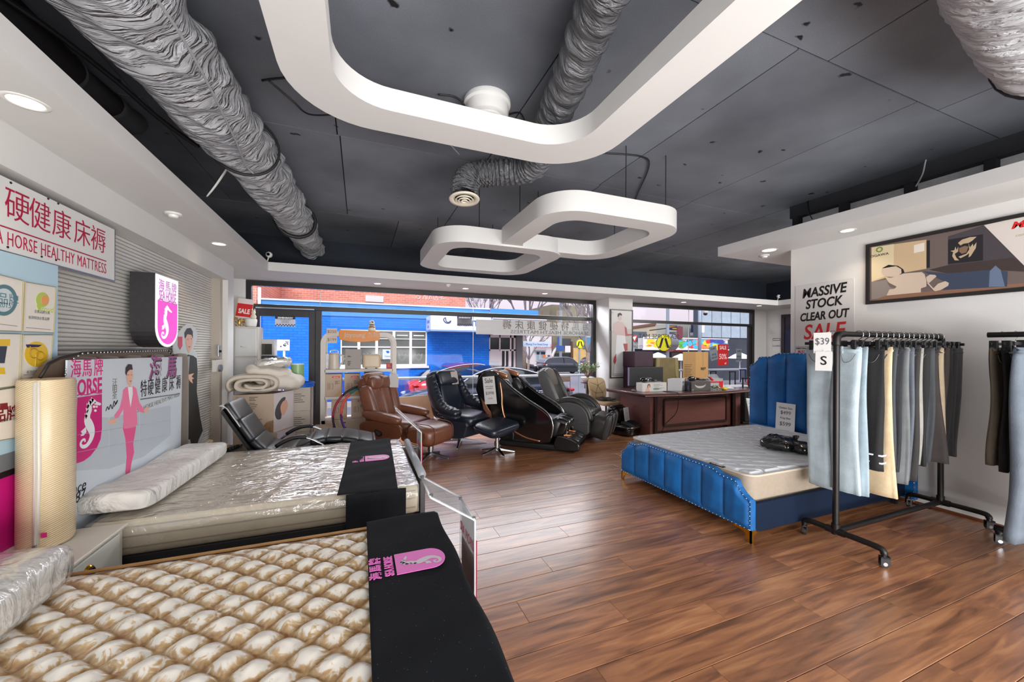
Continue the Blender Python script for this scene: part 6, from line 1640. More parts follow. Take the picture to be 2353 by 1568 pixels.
# black massage chair with copper trim
mc = thing('massage_chair', 'glossy black massage chair with copper trim and hanging sale sign', 'massage chair', (2.44, 5.52, 0), math.radians(47))
COP = M('rose_copper', (196, 138, 104), 0.28, 0.85)
BLL = M('black_soft_leather', (28, 29, 32), 0.36, bump=(50, 0.12), spec=0.6)
prof_in = ((-0.36, 0.16), (-0.44, 0.45), (-0.50, 0.80), (-0.44, 1.02), (-0.34, 1.08), (-0.24, 1.02), (-0.10, 0.90), (0.14, 0.74), (0.36, 0.62), (0.48, 0.52), (0.53, 0.38), (0.50, 0.20), (0.42, 0.13), (0.0, 0.10))
for sx in (-1, 1):
	x = 0.30 if sx > 0 else -0.37
	sh_ = obj('side_shell', side_prism(prof_in, x, 0.07, 5), BLACKGL, mc, local=True, bevel=(0.022, 3))
	obj('copper_trim', MB().tube(smoothpts([Vector((sx * 0.376, -f, z)) for f, z in ((-0.30, 1.00), (-0.27, 0.80), (-0.26, 0.60), (-0.20, 0.42), (-0.08, 0.28), (0.12, 0.19), (0.34, 0.155))], 5, False), 0.013, 8), COP, mc, smooth=True, local=True)
	obj('silver_edge', MB().tube(smoothpts([Vector((sx * 0.365, -f, z)) for f, z in ((-0.24, 1.03), (-0.08, 0.90), (0.16, 0.745), (0.37, 0.63), (0.48, 0.53), (0.53, 0.38), (0.50, 0.20))], 5, False), 0.008, 6), CHROME, mc, smooth=True, local=True)
	obj('rear_copper_fin', MB().prism([Vector((sx * 0.30, -f, z)) for f, z in ((-0.66, 0.80), (-0.60, 0.56), (-0.44, 0.36), (-0.30, 0.28), (-0.34, 0.42), (-0.50, 0.55))], (sx * 0.03, 0, 0)), COP, mc, local=True, bevel=0.008)
	hr = obj('head_wing', MB().prism(smoothpts([Vector((sx * 0.31, -f, z)) for f, z in ((-0.70, 0.90), (-0.62, 1.10), (-0.46, 1.16), (-0.34, 1.10), (-0.30, 0.95), (-0.40, 0.70), (-0.56, 0.66))], 5), (sx * 0.05, 0, 0)), BLACKGL, mc, local=True, bevel=(0.015, 3))
	obj('wing_speaker', MB().cushion((sx * 0.25, 0.36, 1.10), (0.05, 0.28, 0.085), rot('X', 16), 0.6, 0.6, 18, 10), COP, mc, smooth=True, local=True)
obj('rear_shell', MB().loft([[Vector((-0.30, -f, z)), Vector((0.30, -f, z)), Vector((0.30, -f + 0.10, z)), Vector((-0.30, -f + 0.10, z))] for f, z in ((-0.34, 0.14), (-0.46, 0.36), (-0.56, 0.60), (-0.64, 0.86), (-0.60, 1.08), (-0.50, 1.15))]), BLACKGL, mc, smooth=True, local=True, auto=50)
RB = rot('X', -28)
obj('back_pad', MB().cushion((0, 0.34, 0.74), (0.56, 0.16, 0.66), RB, 0.42, 0.4, 30, 18), BLL, mc, smooth=True, local=True)
obj('head_pillow', MB().cushion((0, 0.40, 1.02), (0.40, 0.16, 0.26), RB, 0.5, 0.45, 26, 16), M('grey_soft_leather', (92, 94, 98), 0.45), mc, smooth=True, local=True)
for x in (-0.17, 0.17):
	obj('shoulder_pad', MB().cushion((x * 1.25, 0.25, 0.90), (0.16, 0.16, 0.24), RB, 0.6, 0.6, 20, 12), BLL, mc, smooth=True, local=True)
obj('seat_pad', MB().cushion((0, -0.16, 0.42), (0.56, 0.70, 0.16), rot('X', 6), 0.5, 0.4, 30, 14), BLL, mc, smooth=True, local=True)
for x in (-0.185, 0.0, 0.185):
	obj('calf_rest', MB().cushion((x, -0.60, 0.34), (0.13 if x else 0.10, 0.20, 0.28), rot('X', 20), 0.5, 0.5, 22, 14), BLACKGL, mc, smooth=True, local=True)
	if x:
		obj('calf_buckle', MB().box((x, -0.69, 0.27), (0.05, 0.02, 0.05), rot('X', 20)), CHROME, mc, local=True, bevel=0.004)
obj('calf_back', MB().cushion((0, -0.52, 0.34), (0.54, 0.16, 0.30), rot('X', 20), 0.4, 0.35, 26, 14), BLL, mc, smooth=True, local=True)
obj('foot_well', MB().prism(smoothpts([Vector((-0.29, -f, z)) for f, z in ((0.54, 0.03), (0.54, 0.20), (0.64, 0.24), (0.86, 0.17), (0.90, 0.08), (0.84, 0.03))], 3), (0.58, 0, 0)), BLACKGL, mc, local=True, bevel=(0.02, 3))
obj('foot_trim', MB().tube(smoothpts([Vector((x, -f, z)) for x, f, z in ((-0.27, 0.66, 0.245), (-0.14, 0.74, 0.225), (-0.05, 0.66, 0.25), (0.05, 0.66, 0.25), (0.14, 0.74, 0.225), (0.27, 0.66, 0.245))], 6, False), 0.016, 8), COP, mc, smooth=True, local=True)
for x in (-0.13, 0.13):
	obj('foot_plate', MB().box((x, -0.785, 0.195), (0.17, 0.18, 0.012), rot('X', 17)), CHROME, mc, local=True, bevel=0.004)
obj('base', MB().bx(-0.28, 0.28, -0.66, 0.36, 0.004, 0.10), BLACKPL, mc, local=True, bevel=(0.03, 3))
ms = thing('sale_sign', 'white handwritten Sale sheet hanging on the black massage chair', 'sign', (2.2, 5.5, 0.9))
ca, cb_ = PZ(1120, 880, 0.98), PZ(1147, 886, 0.98)
T_ = WM[mc.name]
SGN = T_ @ Matrix.Translation((-0.395, 0.46, 0.86)) @ frame((0, 0, 0), (-0.25, -1, 0.12), (0.0, 0.10, 1))
obj('sheet', MB().bx(-0.115, 0.115, -0.21, 0.21, 0, 0.003, SGN), PAPER, ms)
INK = M('grey_ink', (92, 94, 98), 0.6)
text('lettering', 'Sale', SGN @ frame((0, 0.145, 0.004), (1, 0, 0), (0, 1, 0)), 0.10, INK, ms, 'CENTER', bold=0.001)
for s_, y, z in (('with free delivery', 0.06, 0.022), ('and installation', 0.03, 0.022), ('$3998', -0.045, 0.065), ('now', -0.12, 0.05)):
	text('lettering', s_, SGN @ frame((0, y, 0.004), (1, 0, 0), (0, 1, 0)), z, INK if s_ != 'now' else M('pale_red_ink', (190, 120, 120), 0.6), ms, 'CENTER')
# grey massage chair
gm = thing('massage_chair', 'dark grey leather massage chair with rounded arms and leg rest', 'massage chair', (3.40, 5.72, 0), math.radians(43))
GRL = M('grey_leather', (54, 52, 50), 0.36, noise=(6, 0.12), bump=(50, 0.12), spec=0.6)
GRL2 = M('light_grey_leather', (82, 82, 83), 0.36, noise=(6, 0.08), spec=0.6)
for sx in (-1, 1):
	x = 0.255 if sx > 0 else -0.375
	a_ = obj('arm_body', side_prism(((-0.22, 0.12), (-0.22, 0.50), (-0.05, 0.62), (0.20, 0.60), (0.34, 0.46), (0.37, 0.25), (0.30, 0.12)), x, 0.12, 5), GRL2, gm, local=True, bevel=(0.02, 3))
	obj('arm_pad', MB().tube(smoothpts([Vector((x + 0.06, -f, z)) for f, z in ((-0.18, 0.60), (0.0, 0.66), (0.18, 0.63), (0.33, 0.50), (0.38, 0.34))], 5, False), [0.03] + [0.055] * 19 + [0.03], 10), GRL, gm, smooth=True, local=True)
	obj('seam', MB().tube([Vector((x + (0.121 if sx > 0 else -0.001), -f, 0.30)) for f in (-0.20, 0.36)], 0.003, 5), STEEL, gm, local=True)
RB = rot('X', -24)
obj('back_pad', MB().cushion((0, 0.36, 0.76), (0.54, 0.17, 0.86), RB, 0.5, 0.42, 30, 20), GRL, gm, smooth=True, local=True)
for sx in (-1, 1):
	obj('back_bolster', MB().cushion((sx * 0.26, 0.32, 0.74), (0.10, 0.22, 0.84), RB, 0.6, 0.6, 20, 16), GRL2 if sx < 0 else GRL, gm, smooth=True, local=True)
obj('head_flap', MB().cushion((0, 0.40, 1.00), (0.44, 0.08, 0.34), RB, 0.75, 0.5, 28, 16), M('warm_grey_leather', (96, 88, 80), 0.34, spec=0.6), gm, smooth=True, local=True)
obj('seat_pad', MB().cushion((0, -0.10, 0.44), (0.52, 0.62, 0.16), rot('X', 4), 0.5, 0.4, 28, 14), GRL, gm, smooth=True, local=True)
obj('front_bolster', MB().cushion((0, -0.37, 0.45), (0.50, 0.12, 0.10), None, 0.8, 0.5, 24, 12), GRL, gm, smooth=True, local=True)
obj('leg_rest', MB().cushion((0, -0.50, 0.24), (0.60, 0.30, 0.40), rot('X', 14), 0.45, 0.35, 32, 18), GRL, gm, smooth=True, local=True)
for x in (-0.155, 0.155):
	obj('calf_channel', MB().cushion((x, -0.60, 0.24), (0.14, 0.14, 0.44), rot('X', 14), 0.6, 0.7, 20, 14), BLL, gm, smooth=True, local=True)
for x in (-0.285, -0.01, 0.01, 0.285):
	obj('leg_bolster', MB().cushion((x, -0.63, 0.25), (0.07, 0.10, 0.40), rot('X', 14), 0.6, 0.7, 16, 14), GRL2, gm, smooth=True, local=True)
obj('rear_base', MB().bx(-0.26, 0.26, -0.30, 0.34, 0.004, 0.14), BLACKPL, gm, local=True, bevel=(0.03, 3))
# tan button-backed chair with a plant behind
tc_ = thing('tufted_chair', 'tan button-backed chair with black steel legs by the pillar', 'chair', (4.48, 6.30, 0), math.radians(12))
TAN = M('tan_leather', (186, 158, 118), 0.5, noise=(6, 0.06))
obj('seat', MB().cushion((0.0, -0.02, 0.455), (0.46, 0.44, 0.09), rot('X', 3), 0.55, 0.45, 30, 12), TAN, tc_, smooth=True, local=True)
BKF = Matrix.Translation((0, 0.20, 0.70)) @ rot('X', -12)
hexa = [(-0.16, -0.20), (0.16, -0.20), (0.235, 0.04), (0.17, 0.21), (-0.17, 0.21), (-0.235, 0.04)]
obj('backrest', MB().prism([BKF @ Vector((q.x, 0.0, q.y)) for q in smoothpts([Vector((a, b, 0)) for a, b in hexa], 4)], BKF.to_3x3() @ Vector((0, 0.05, 0))), TAN, tc_, local=True, bevel=(0.018, 3))
bt = [(0.0, 0.07), (-0.09, -0.08), (0.10, -0.08)]
mb = MB()
for a, b in bt:
	mb.cushion(BKF @ Vector((a, -0.004, b)), (0.024, 0.012, 0.024), None, 1, 1, 10, 6)
obj('buttons', mb, M('tan_button', (96, 76, 52), 0.5), tc_, smooth=True, local=True)
ln = MB()
for a, b in ((bt[0], (0.0, 0.21)), (bt[0], (-0.2, 0.14)), (bt[0], (0.2, 0.14)), (bt[0], bt[1]), (bt[0], bt[2]), (bt[1], bt[2]), (bt[1], (-0.22, 0.0)), (bt[1], (-0.1, -0.2)), (bt[2], (0.22, 0.0)), (bt[2], (0.1, -0.2))):
	ln.tube([BKF @ Vector((a[0], -0.002, a[1])), BKF @ Vector((b[0], -0.002, b[1]))], 0.0035, 4)
obj('stitch_lines', ln, M('tan_button', (96, 76, 52), 0.5), tc_, local=True)
for x, y in ((-0.17, -0.17), (0.17, -0.17), (-0.17, 0.16), (0.17, 0.16)):
	obj('leg', MB().cyl((x * 0.9, y * 0.9, 0.42), (x * 1.25, y * 1.25, 0.0), 0.011, n=8), BLACKPL, tc_, local=True)
cl = thing('folded_clothing', 'folded dark grey garment lying on the tan chair seat', 'clothing', (4.46, 6.27, 0.5))
mb = MB().cushion((4.44, 6.30, 0.525), (0.30, 0.20, 0.05), rot('Z', 12), 0.6, 0.5, 32, 10)
for p in mb.v: p.z += 0.008 * math.sin(40 * p.x) * math.sin(30 * p.y)
obj('cloth', mb, M('charcoal_cloth', (58, 56, 54), 0.7), cl, smooth=True)
obj('fold', MB().cushion((4.54, 6.20, 0.525), (0.20, 0.12, 0.03), rot('Z', 20), 0.8, 0.7, 20, 8), M('charcoal_cloth', (58, 56, 54), 0.7), cl, smooth=True)
plt = thing('potted_plant', 'small jade plant in a pale bowl on window ledge behind tan chair', 'plant', (4.42, 6.85, 0))
obj('stand', MB().lathe((4.42, 6.86, 0), [(0.16, 0), (0.15, 0.02), (0.03, 0.05), (0.03, 0.76), (0.14, 0.79), (0.14, 0.80)], 20), M('dark_wood_stand', (70, 48, 34), 0.5), plt, smooth=True, auto=40)
obj('pot', MB().lathe((4.42, 6.86, 0.80), [(0.07, 0), (0.12, 0.05), (0.145, 0.10), (0.14, 0.11), (0.12, 0.10), (0, 0.09)], 24, caps=False), M('pale_glaze', (206, 204, 198), 0.3), plt, smooth=True, auto=50)
rp = random.Random(12); tips = []
BARK = M('plant_bark', (112, 84, 60), 0.7)
mb = MB()
for k in range(9):
	a = 2 * PI * k / 9 + rp.uniform(-0.3, 0.3); s_ = rp.uniform(0.12, 0.26)
	b0 = Vector((4.42, 6.86, 0.89)); b1 = b0 + Vector((math.cos(a) * s_ * 0.5, math.sin(a) * s_ * 0.35, 0.12)); b2 = b0 + Vector((math.cos(a) * s_, math.sin(a) * s_ * 0.6, rp.uniform(0.18, 0.30)))
	mb.tube(smoothpts([b0, b1, b2], 4, False), [0.013 - 0.001 * q for q in range(9)], 6)
	tips += [b1.lerp(b2, q) for q in (0.5, 0.8, 1.0)]
obj('stems', mb, BARK, plt, smooth=True)
lf = MB()
for t_ in tips:
	for q in range(11):
		c = t_ + Vector((rp.gauss(0, 0.035), rp.gauss(0, 0.03), rp.gauss(0.01, 0.025)))
		m_ = Matrix.Rotation(rp.uniform(0, 6.3), 4, 'Z') @ Matrix.Rotation(rp.uniform(-0.9, 0.9), 4, 'X')
		sc = rp.uniform(0.8, 1.3)
		lf.add([c + (m_ @ Vector(v)) * sc for v in ((0, 0, 0), (0.014, 0.018, 0.004), (0.010, 0.042, 0.002), (0, 0.054, 0), (-0.010, 0.042, 0.002), (-0.014, 0.018, 0.004))], [(0, 1, 2, 3), (0, 3, 4, 5)])
tag(obj('foliage', lf, M('jade_leaf', (128, 150, 104), 0.45, noise=(30, 0.35)), plt), kind='stuff')
# squat black foot massager by the desk
fm = thing('foot_massager', 'squat glossy black foot massager standing left of the desk', 'massager', (4.33, 5.60, 0), math.radians(18))
obj('base', MB().cushion((0, -0.04, 0.10), (0.42, 0.50, 0.19), None, 0.35, 0.45, 32, 14), BLACKGL, fm, smooth=True, local=True)
obj('column', MB().cushion((0, 0.10, 0.29), (0.36, 0.22, 0.36), rot('X', -6), 0.35, 0.4, 28, 16), BLACKGL, fm, smooth=True, local=True)
obj('top_grip', MB().cushion((0.0, 0.12, 0.465), (0.34, 0.10, 0.06), None, 0.5, 0.5, 22, 10), BLACKPL, fm, smooth=True, local=True)
for x in (-0.09, 0.09):
	obj('foot_opening', MB().cushion((x, -0.17, 0.18), (0.15, 0.24, 0.09), rot('X', 14), 0.6, 0.6, 20, 10), DARK, fm, smooth=True, local=True)
obj('chrome_band', MB().tube([Vector((0.205 * math.copysign(abs(math.cos(a)) ** 0.45, math.cos(a)), -0.04 + 0.25 * math.copysign(abs(math.sin(a)) ** 0.45, math.sin(a)), 0.155)) for a in [2 * PI * k / 40 for k in range(40)]], 0.007, 6, closed=True), CHROME, fm, smooth=True, local=True)
obj('gold_accent', MB().box((0.02, -0.275, 0.15), (0.20, 0.03, 0.035)), M('pale_gold', (206, 166, 96), 0.25, 0.9), fm, local=True, bevel=0.008)
fl = thing('price_leaflet', 'white price leaflet propped on the black foot massager', 'paper', (4.45, 5.45, 0.3))
FLT = WM[fm.name] @ Matrix.Translation((0.06, -0.05, 0.33)) @ rot('X', -8)
obj('sheet', MB().bx(-0.075, 0.075, 0, 0.003, -0.13, 0.13, FLT), PAPER, fl)
mb = MB()
for q in range(9):
	mb.bx(-0.055, 0.055 - 0.01 * (q % 3), -0.001, 0, 0.10 - q * 0.022, 0.107 - q * 0.022, FLT)
obj('printed_lines', mb, M('faint_print', (150, 150, 148), 0.6), fl)
# the reception desk and what stands on it
MAH = M('mahogany', (92, 56, 52), 0.28, noise=(4, 0.16), stretch=(1, 6, 1), coat=0.4)
MAH2 = M('mahogany_panel', (112, 72, 66), 0.34, noise=(4, 0.12), stretch=(1, 1, 5))
MAHD = M('mahogany_dark', (44, 24, 22), 0.3)
dk = thing('reception_desk', 'dark mahogany executive desk with bowed top and panelled front', 'desk', (5.6, 5.6, 0))
ang = math.radians(-1.5)
DY = 5.18      # front face
topl = PZ(1494, 908, 0.76)
def bow(x0, x1, yb, dep, n=14):
	return [(x0 + (x1 - x0) * k / n, yb - dep * math.sin(PI * k / n)) for k in range(n + 1)]
fr_ = bow(4.36, 6.86, 5.05, 0.13)
out = fr_ + [(6.95, 5.95), (4.28, 6.02)]
obj('desk_top', MB().prism([(x, y, 0.725) for x, y in out], (0, 0, 0.035)), MAH, dk, bevel=(0.010, 3))
obj('top_moulding', MB().prism([(x + (0.03 if x < 5.6 else -0.03), y + 0.03, 0.70) for x, y in out], (0, 0, 0.026)), MAHD, dk, bevel=(0.006, 2))
obj('top_edge_line', MB().tube([(x, y - 0.004, 0.722) for x, y in fr_], 0.005, 5), M('pale_edge_strip', (176, 150, 140), 0.25), dk)  # pale line along the bowed front edge
obj('modesty_panel', MB().bx(4.72, 6.52, DY + 0.03, DY + 0.055, 0.085, 0.70), MAH, dk)
pn = obj('raised_panel', MB().bx(4.92, 6.36, DY + 0.014, DY + 0.03, 0.19, 0.60), MAH2, dk, bevel=0.004)
mo = MB()
for a, b in (((4.90, 0.17), (6.38, 0.17)), ((6.38, 0.17), (6.38, 0.62)), ((6.38, 0.62), (4.90, 0.62)), ((4.90, 0.62), (4.90, 0.17))):
	mo.bar((a[0], DY + 0.018, a[1]), (b[0], DY + 0.018, b[1]), 0.03, 0.026, up=(0, 1, 0))
obj('panel_moulding', mo, MAHD, dk, bevel=0.005)
obj('pedestal', MB().bx(4.58, 4.74, DY + 0.0, 5.98, 0.0, 0.70), MAH2, dk, bevel=0.006)
obj('pedestal', MB().bx(6.52, 6.74, DY + 0.0, 5.90, 0.0, 0.70), MAH2, dk, bevel=0.006)
obj('corner_post', MB().bx(4.65, 4.72, DY - 0.03, DY + 0.05, 0.0, 0.70), MAHD, dk, bevel=0.012)
obj('corner_post', MB().bx(6.52, 6.60, DY - 0.02, DY + 0.05, 0.05, 0.70), MAHD, dk, bevel=0.012)
obj('kick_rail', MB().bx(4.74, 6.52, DY + 0.10, DY + 0.12, 0.0, 0.06), MAHD, dk)
cb2 = thing('desk_cable', 'black cable drooping over the front of the mahogany desk', 'cable', (4.95, 5.1, 0.7))
obj('wire', MB().tube(smoothpts([(4.93, 5.25, 0.765), (4.97, 5.02, 0.768), (4.985, 4.96, 0.75), (4.99, 4.96, 0.66), (4.97, 5.0, 0.42), (4.86, 5.12, 0.22), (4.78, 5.13, 0.05), (4.70, 5.05, 0.01)], 6, False), 0.006, 6).tube(smoothpts([(4.90, 5.05, 0.70), (4.82, 5.10, 0.6), (4.66, 5.08, 0.42), (4.50, 5.10, 0.28), (4.36, 5.28, 0.20)], 6, False), 0.005, 6), BLACKPL, cb2, smooth=True)
ZD = 0.76
def curler(par_label, x, y, z, rz, name='hair_curler'):
	t = thing(name, par_label, 'hair tool', (x, y, z), math.radians(rz), 'hair curlers on their boxes')
	obj('barrel', MB().cushion((-0.13, 0, 0.045), (0.15, 0.085, 0.085), None, 0.8, 0.8, 20, 12), BLACKGL, t, smooth=True, local=True)
	obj('chrome_ring', MB().lathe((0, 0, 0), [(0.036, -0.01), (0.040, 0), (0.036, 0.01)], 18, Matrix.Translation((-0.065, 0, 0.043)) @ rot('Y', 90)), CHROME, t, smooth=True, local=True)
	obj('handle', MB().tube([(-0.06, 0, 0.042), (0.10, 0, 0.030), (0.20, 0.005, 0.020)], [0.026, 0.018, 0.012], 12), BLACKGL, t, smooth=True, local=True)
	obj('cord', MB().tube(smoothpts([(0.20, 0.005, 0.02), (0.26, 0.02, 0.03), (0.30, 0.06, 0.0), (0.27, 0.12, -0.02)], 4, False), 0.006, 6), BLACKPL, t, smooth=True, local=True)
	return t
b1 = thing('product_box', 'white product box with a woman printed on it at desk left', 'box', (4.75, 5.35, ZD))
yb = 5.28
obj('body', MB().bx(4.50, 5.03, yb, yb + 0.16, ZD + 0.001, ZD + 0.155), BOXW, b1, bevel=0.003)
obj('woman_print', MB().prism([(4.56 + a, yb - 0.0015, ZD + b) for a, b in ((0.0, 0.005), (0.10, 0.005), (0.085, 0.07), (0.06, 0.075), (0.02, 0.06))], (0, 0.001, 0)).prism([(4.615 + a, yb - 0.0018, ZD + b) for a, b in ((0.0, 0.075), (0.035, 0.075), (0.035, 0.12), (0.0, 0.12))], (0, 0.001, 0)), SKIN, b1)
obj('hair_print', MB().prism([(4.605 + a, yb - 0.0022, ZD + b) for a, b in ((0.0, 0.07), (0.012, 0.07), (0.014, 0.115), (0.05, 0.115), (0.05, 0.08), (0.06, 0.08), (0.06, 0.125), (0.03, 0.138), (0.004, 0.125))], (0, 0.001, 0)), M('brown_hair_print', (92, 56, 40), 0.5), b1)
front_lines(b1, 4.74, 4.99, yb, [ZD + q for q in (0.125, 0.11, 0.09, 0.06, 0.045)], M('grey_print', (130, 128, 124), 0.5), 0.005)
obj('green_print', MB().prism([(4.80 + 0.075 * math.cos(a), yb - 0.0015, ZD + 0.045 + 0.022 * math.sin(a)) for a in [2 * PI * k / 18 for k in range(18)]], (0, 0.001, 0)), M('pale_green_print', (150, 186, 160), 0.5), b1)
curler('black hair curler resting on white product box on desk', 4.74, yb + 0.08, ZD + 0.155, -6)
mn = thing('monitor', 'black computer monitor seen from behind on the mahogany desk', 'monitor', (5.1, 5.72, ZD))
obj('screen_back', MB().bx(4.62, 5.42, 5.78, 5.81, ZD + 0.06, ZD + 0.40), M('monitor_black', (42, 43, 46), 0.45), mn, bevel=0.006)
obj('bezel_line', MB().bx(4.612, 4.622, 5.775, 5.812, ZD + 0.06, ZD + 0.40), STEEL, mn)
obj('neck', MB().bx(5.00, 5.12, 5.75, 5.78, ZD + 0.01, ZD + 0.2), M('monitor_neck', (110, 112, 116), 0.4), mn, bevel=0.006)
obj('foot', MB().bx(4.92, 5.20, 5.66, 5.86, ZD + 0.001, ZD + 0.014), BLACKPL, mn, bevel=0.005)
b2 = thing('product_box', 'pale grey square box with handwriting in the middle of the desk', 'box', (5.25, 5.3, ZD))
obj('body', MB().prism([(5.05, 5.28, ZD + 0.001), (5.28, 5.20, ZD + 0.001), (5.50, 5.30, ZD + 0.001), (5.28, 5.40, ZD + 0.001)], (0, 0, 0.215)), M('pale_grey_carton', (196, 196, 200), 0.6), b2, bevel=0.003)
FQ = frame((5.29, 5.203, ZD), (0.22, 0.10, 0), (0, 0, 1))
text('lettering', 'R20', FQ @ Matrix.Translation((0.06, 0.15, 0.002)), 0.05, INK, b2)
b3 = thing('product_box', 'dark grey box with silver swoosh under the right hair curler', 'box', (5.68, 5.25, ZD))
obj('body', MB().bx(5.45, 5.91, 5.13, 5.30, ZD + 0.001, ZD + 0.165), M('dark_grey_carton', (92, 88, 84), 0.45), b3, bevel=0.003)
obj('swoosh_print', MB().prism([(5.66 + 0.13 * math.cos(a), 5.1285, ZD + 0.115 + 0.07 * math.sin(a)) for a in [PI + PI * k / 14 for k in range(15)]] + [(5.66 + 0.125 * math.cos(a), 5.1285, ZD + 0.118 + 0.035 * math.sin(a)) for a in [2 * PI - PI * k / 14 for k in range(15)]], (0, 0.001, 0)), M('silver_ink', (196, 196, 196), 0.3), b3)
front_lines(b3, 5.47, 5.53, 5.13, [ZD + 0.02], LETW, 0.006)
curler('black hair curler resting on dark grey box on desk', 5.68, 5.22, ZD + 0.165, -4)
bk_ = thing('dark_bottle', 'dark bottle and pen cup at left of the dark grey box', 'bottle', (5.43, 5.22, ZD))
obj('body', MB().lathe((5.41, 5.17, ZD), [(0.03, 0.001), (0.032, 0.01), (0.032, 0.11), (0.014, 0.14), (0.014, 0.17)], 16), M('smoke_bottle', (40, 44, 60), 0.15), bk_, smooth=True, auto=50)
obj('cap', MB().cyl((5.41, 5.17, ZD + 0.17), (5.415, 5.17, ZD + 0.215), 0.012, n=12), M('violet_cap', (86, 80, 130), 0.4), bk_)
rc = thing('clear_red_box', 'clear plastic box with red stripes at the right of the desk', 'box', (6.1, 5.3, ZD))
obj('box', MB().bx(5.97, 6.30, 5.20, 5.42, ZD + 0.001, ZD + 0.20), frosted_mat('clear_box_plastic', (206, 210, 214), 0.45), rc)
obj('red_stripe', MB().bx(5.97, 6.30, 5.197, 5.20, ZD + 0.125, ZD + 0.15).bx(6.20, 6.30, 5.196, 5.199, ZD + 0.03, ZD + 0.15), RED, rc)
obj('red_tape', MB().prism([(5.93, 5.18, ZD + 0.24), (5.98, 5.18, ZD + 0.23), (6.06, 5.18, ZD + 0.17), (6.02, 5.18, ZD + 0.165)], (0, 0.03, 0)), RED, rc)
rk = random.Random(21)
kn = thing('trinket_pile', 'small heap of keys and trinkets on right side of desk', 'trinkets', (6.05, 5.12, ZD))
mb1, mb2 = MB(), MB()
for k in range(26):
	(mb1 if k % 2 else mb2).cushion((6.03 + rk.uniform(-0.1, 0.1), 5.12 + rk.uniform(-0.04, 0.04), ZD + 0.02 + rk.uniform(0, 0.055)), (0.04, 0.03, 0.025), Matrix.Rotation(rk.uniform(0, 3), 4, 'X'), 1, 1, 8, 5)
tag(obj('trinkets', mb1, M('silver_trinket', (196, 196, 190), 0.3, 0.6), kn), kind='stuff')
tag(obj('green_trinkets', mb2, M('olive_trinket', (104, 118, 70), 0.4), kn), kind='stuff')
yl = thing('yellow_tag', 'small bright yellow tag near the right end of desk', 'tag', (6.19, 5.08, ZD))
obj('tag_body', MB().cushion((6.19, 5.08, ZD + 0.025), (0.11, 0.07, 0.048), None, 0.6, 0.6, 16, 8), M('yellow_tag_plastic', (226, 206, 40), 0.4), yl, smooth=True)
pb_ = thing('paper_stack', 'loose stack of white papers at the far right of the desk', 'paper', (6.45, 5.4, ZD))
for k in range(5):
	T_ = Matrix.Translation((6.46 + 0.02 * k, 5.32 + 0.03 * k, ZD + 0.004 + 0.004 * k)) @ rot('Z', 8 * k - 12)
	obj('sheet', MB().bx(-0.12, 0.12, -0.15, 0.15, 0, 0.003, T_), PAPER, pb_)
jp = thing('desk_clutter', 'clear sloped acrylic holder behind papers on right of desk', 'holder', (6.35, 5.5, ZD))
obj('panel', MB().prism([(6.28, 5.45, ZD + 0.02), (6.62, 5.40, ZD + 0.02), (6.42, 5.44, ZD + 0.26), (6.24, 5.47, ZD + 0.26)], (0, 0.01, 0)), ACRYL, jp)
obj('foot', MB().bx(6.26, 6.60, 5.40, 5.52, ZD + 0.001, ZD + 0.02), ACRYL, jp)
ms_ = thing('computer_mouse', 'black mouse at the far left corner of the desk', 'mouse', (4.46, 5.45, ZD))
obj('shell', MB().cushion((4.44, 5.42, ZD + 0.019), (0.06, 0.10, 0.036), rot('Z', 30), 0.8, 0.8, 16, 8), M('grey_mouse', (120, 120, 122), 0.4), ms_, smooth=True)
obj('wheel', MB().cyl((4.438, 5.385, ZD + 0.032), (4.446, 5.389, ZD + 0.032), 0.01, n=10), BLACKPL, ms_)
# behind the desk: purple case, olive bag, tall carton
pc_ = thing('purple_cabinet', 'dark purple fabric storage cabinet behind the desk by the pillar', 'cabinet', (5.45, 6.5, 0))
PUR = M('aubergine_fabric', (62, 34, 54), 0.55, noise=(6, 0.2))
obj('lower_case', MB().bx(5.17, 5.63, 6.30, 6.66, 0.0, 1.13), PUR, pc_, bevel=0.008)
obj('upper_case', MB().bx(5.16, 5.635, 6.29, 6.66, 1.135, 1.45), PUR, pc_, bevel=0.008)
obj('seam', MB().bx(5.22, 5.60, 6.284, 6.29, 1.10, 1.112), M('plum_tape', (96, 52, 84), 0.5), pc_)
ob_ = thing('olive_bag', 'olive brown shiny paper carrier bag behind the monitor', 'bag', (5.98, 6.4, 0))
OLV = M('olive_foil', (122, 108, 72), 0.35, noise=(5, 0.2), bump=(8, 0.5))
obj('body', MB().loft([[(5.66, 6.28, 0.8), (6.34, 6.28, 0.8), (6.34, 6.52, 0.8), (5.66, 6.52, 0.8)], [(5.70, 6.28, 1.32), (6.30, 6.28, 1.32), (6.30, 6.50, 1.32), (5.70, 6.50, 1.32)]]), OLV, ob_, bevel=0.01)
obj('stand', MB().bx(5.66, 6.36, 6.26, 6.54, 0.0, 0.8), MAH2, ob_)
obj('side_fold', MB().prism([(5.72, 6.276, 1.31), (5.80, 6.276, 1.31), (5.78, 6.276, 0.95), (5.70, 6.276, 0.82)], (0, 0.003, 0)).prism([(6.20, 6.276, 1.31), (6.28, 6.276, 1.31), (6.30, 6.276, 0.82), (6.22, 6.276, 0.95)], (0, 0.003, 0)), M('olive_fold', (150, 136, 96), 0.35), ob_)
tcn = thing('tall_carton', 'tall tan cardboard carton marked in black behind the desk', 'box', (6.95, 6.5, 0.8))
CT = M('carton_tan', (196, 152, 96), 0.6, noise=(3, 0.08), stretch=(8, 8, 0.6))
p0, p1, p2 = Vector((6.50, 6.36, 0)), Vector((6.75, 6.24, 0)), Vector((7.32, 6.42, 0))
p3 = p0 + p2 - p1
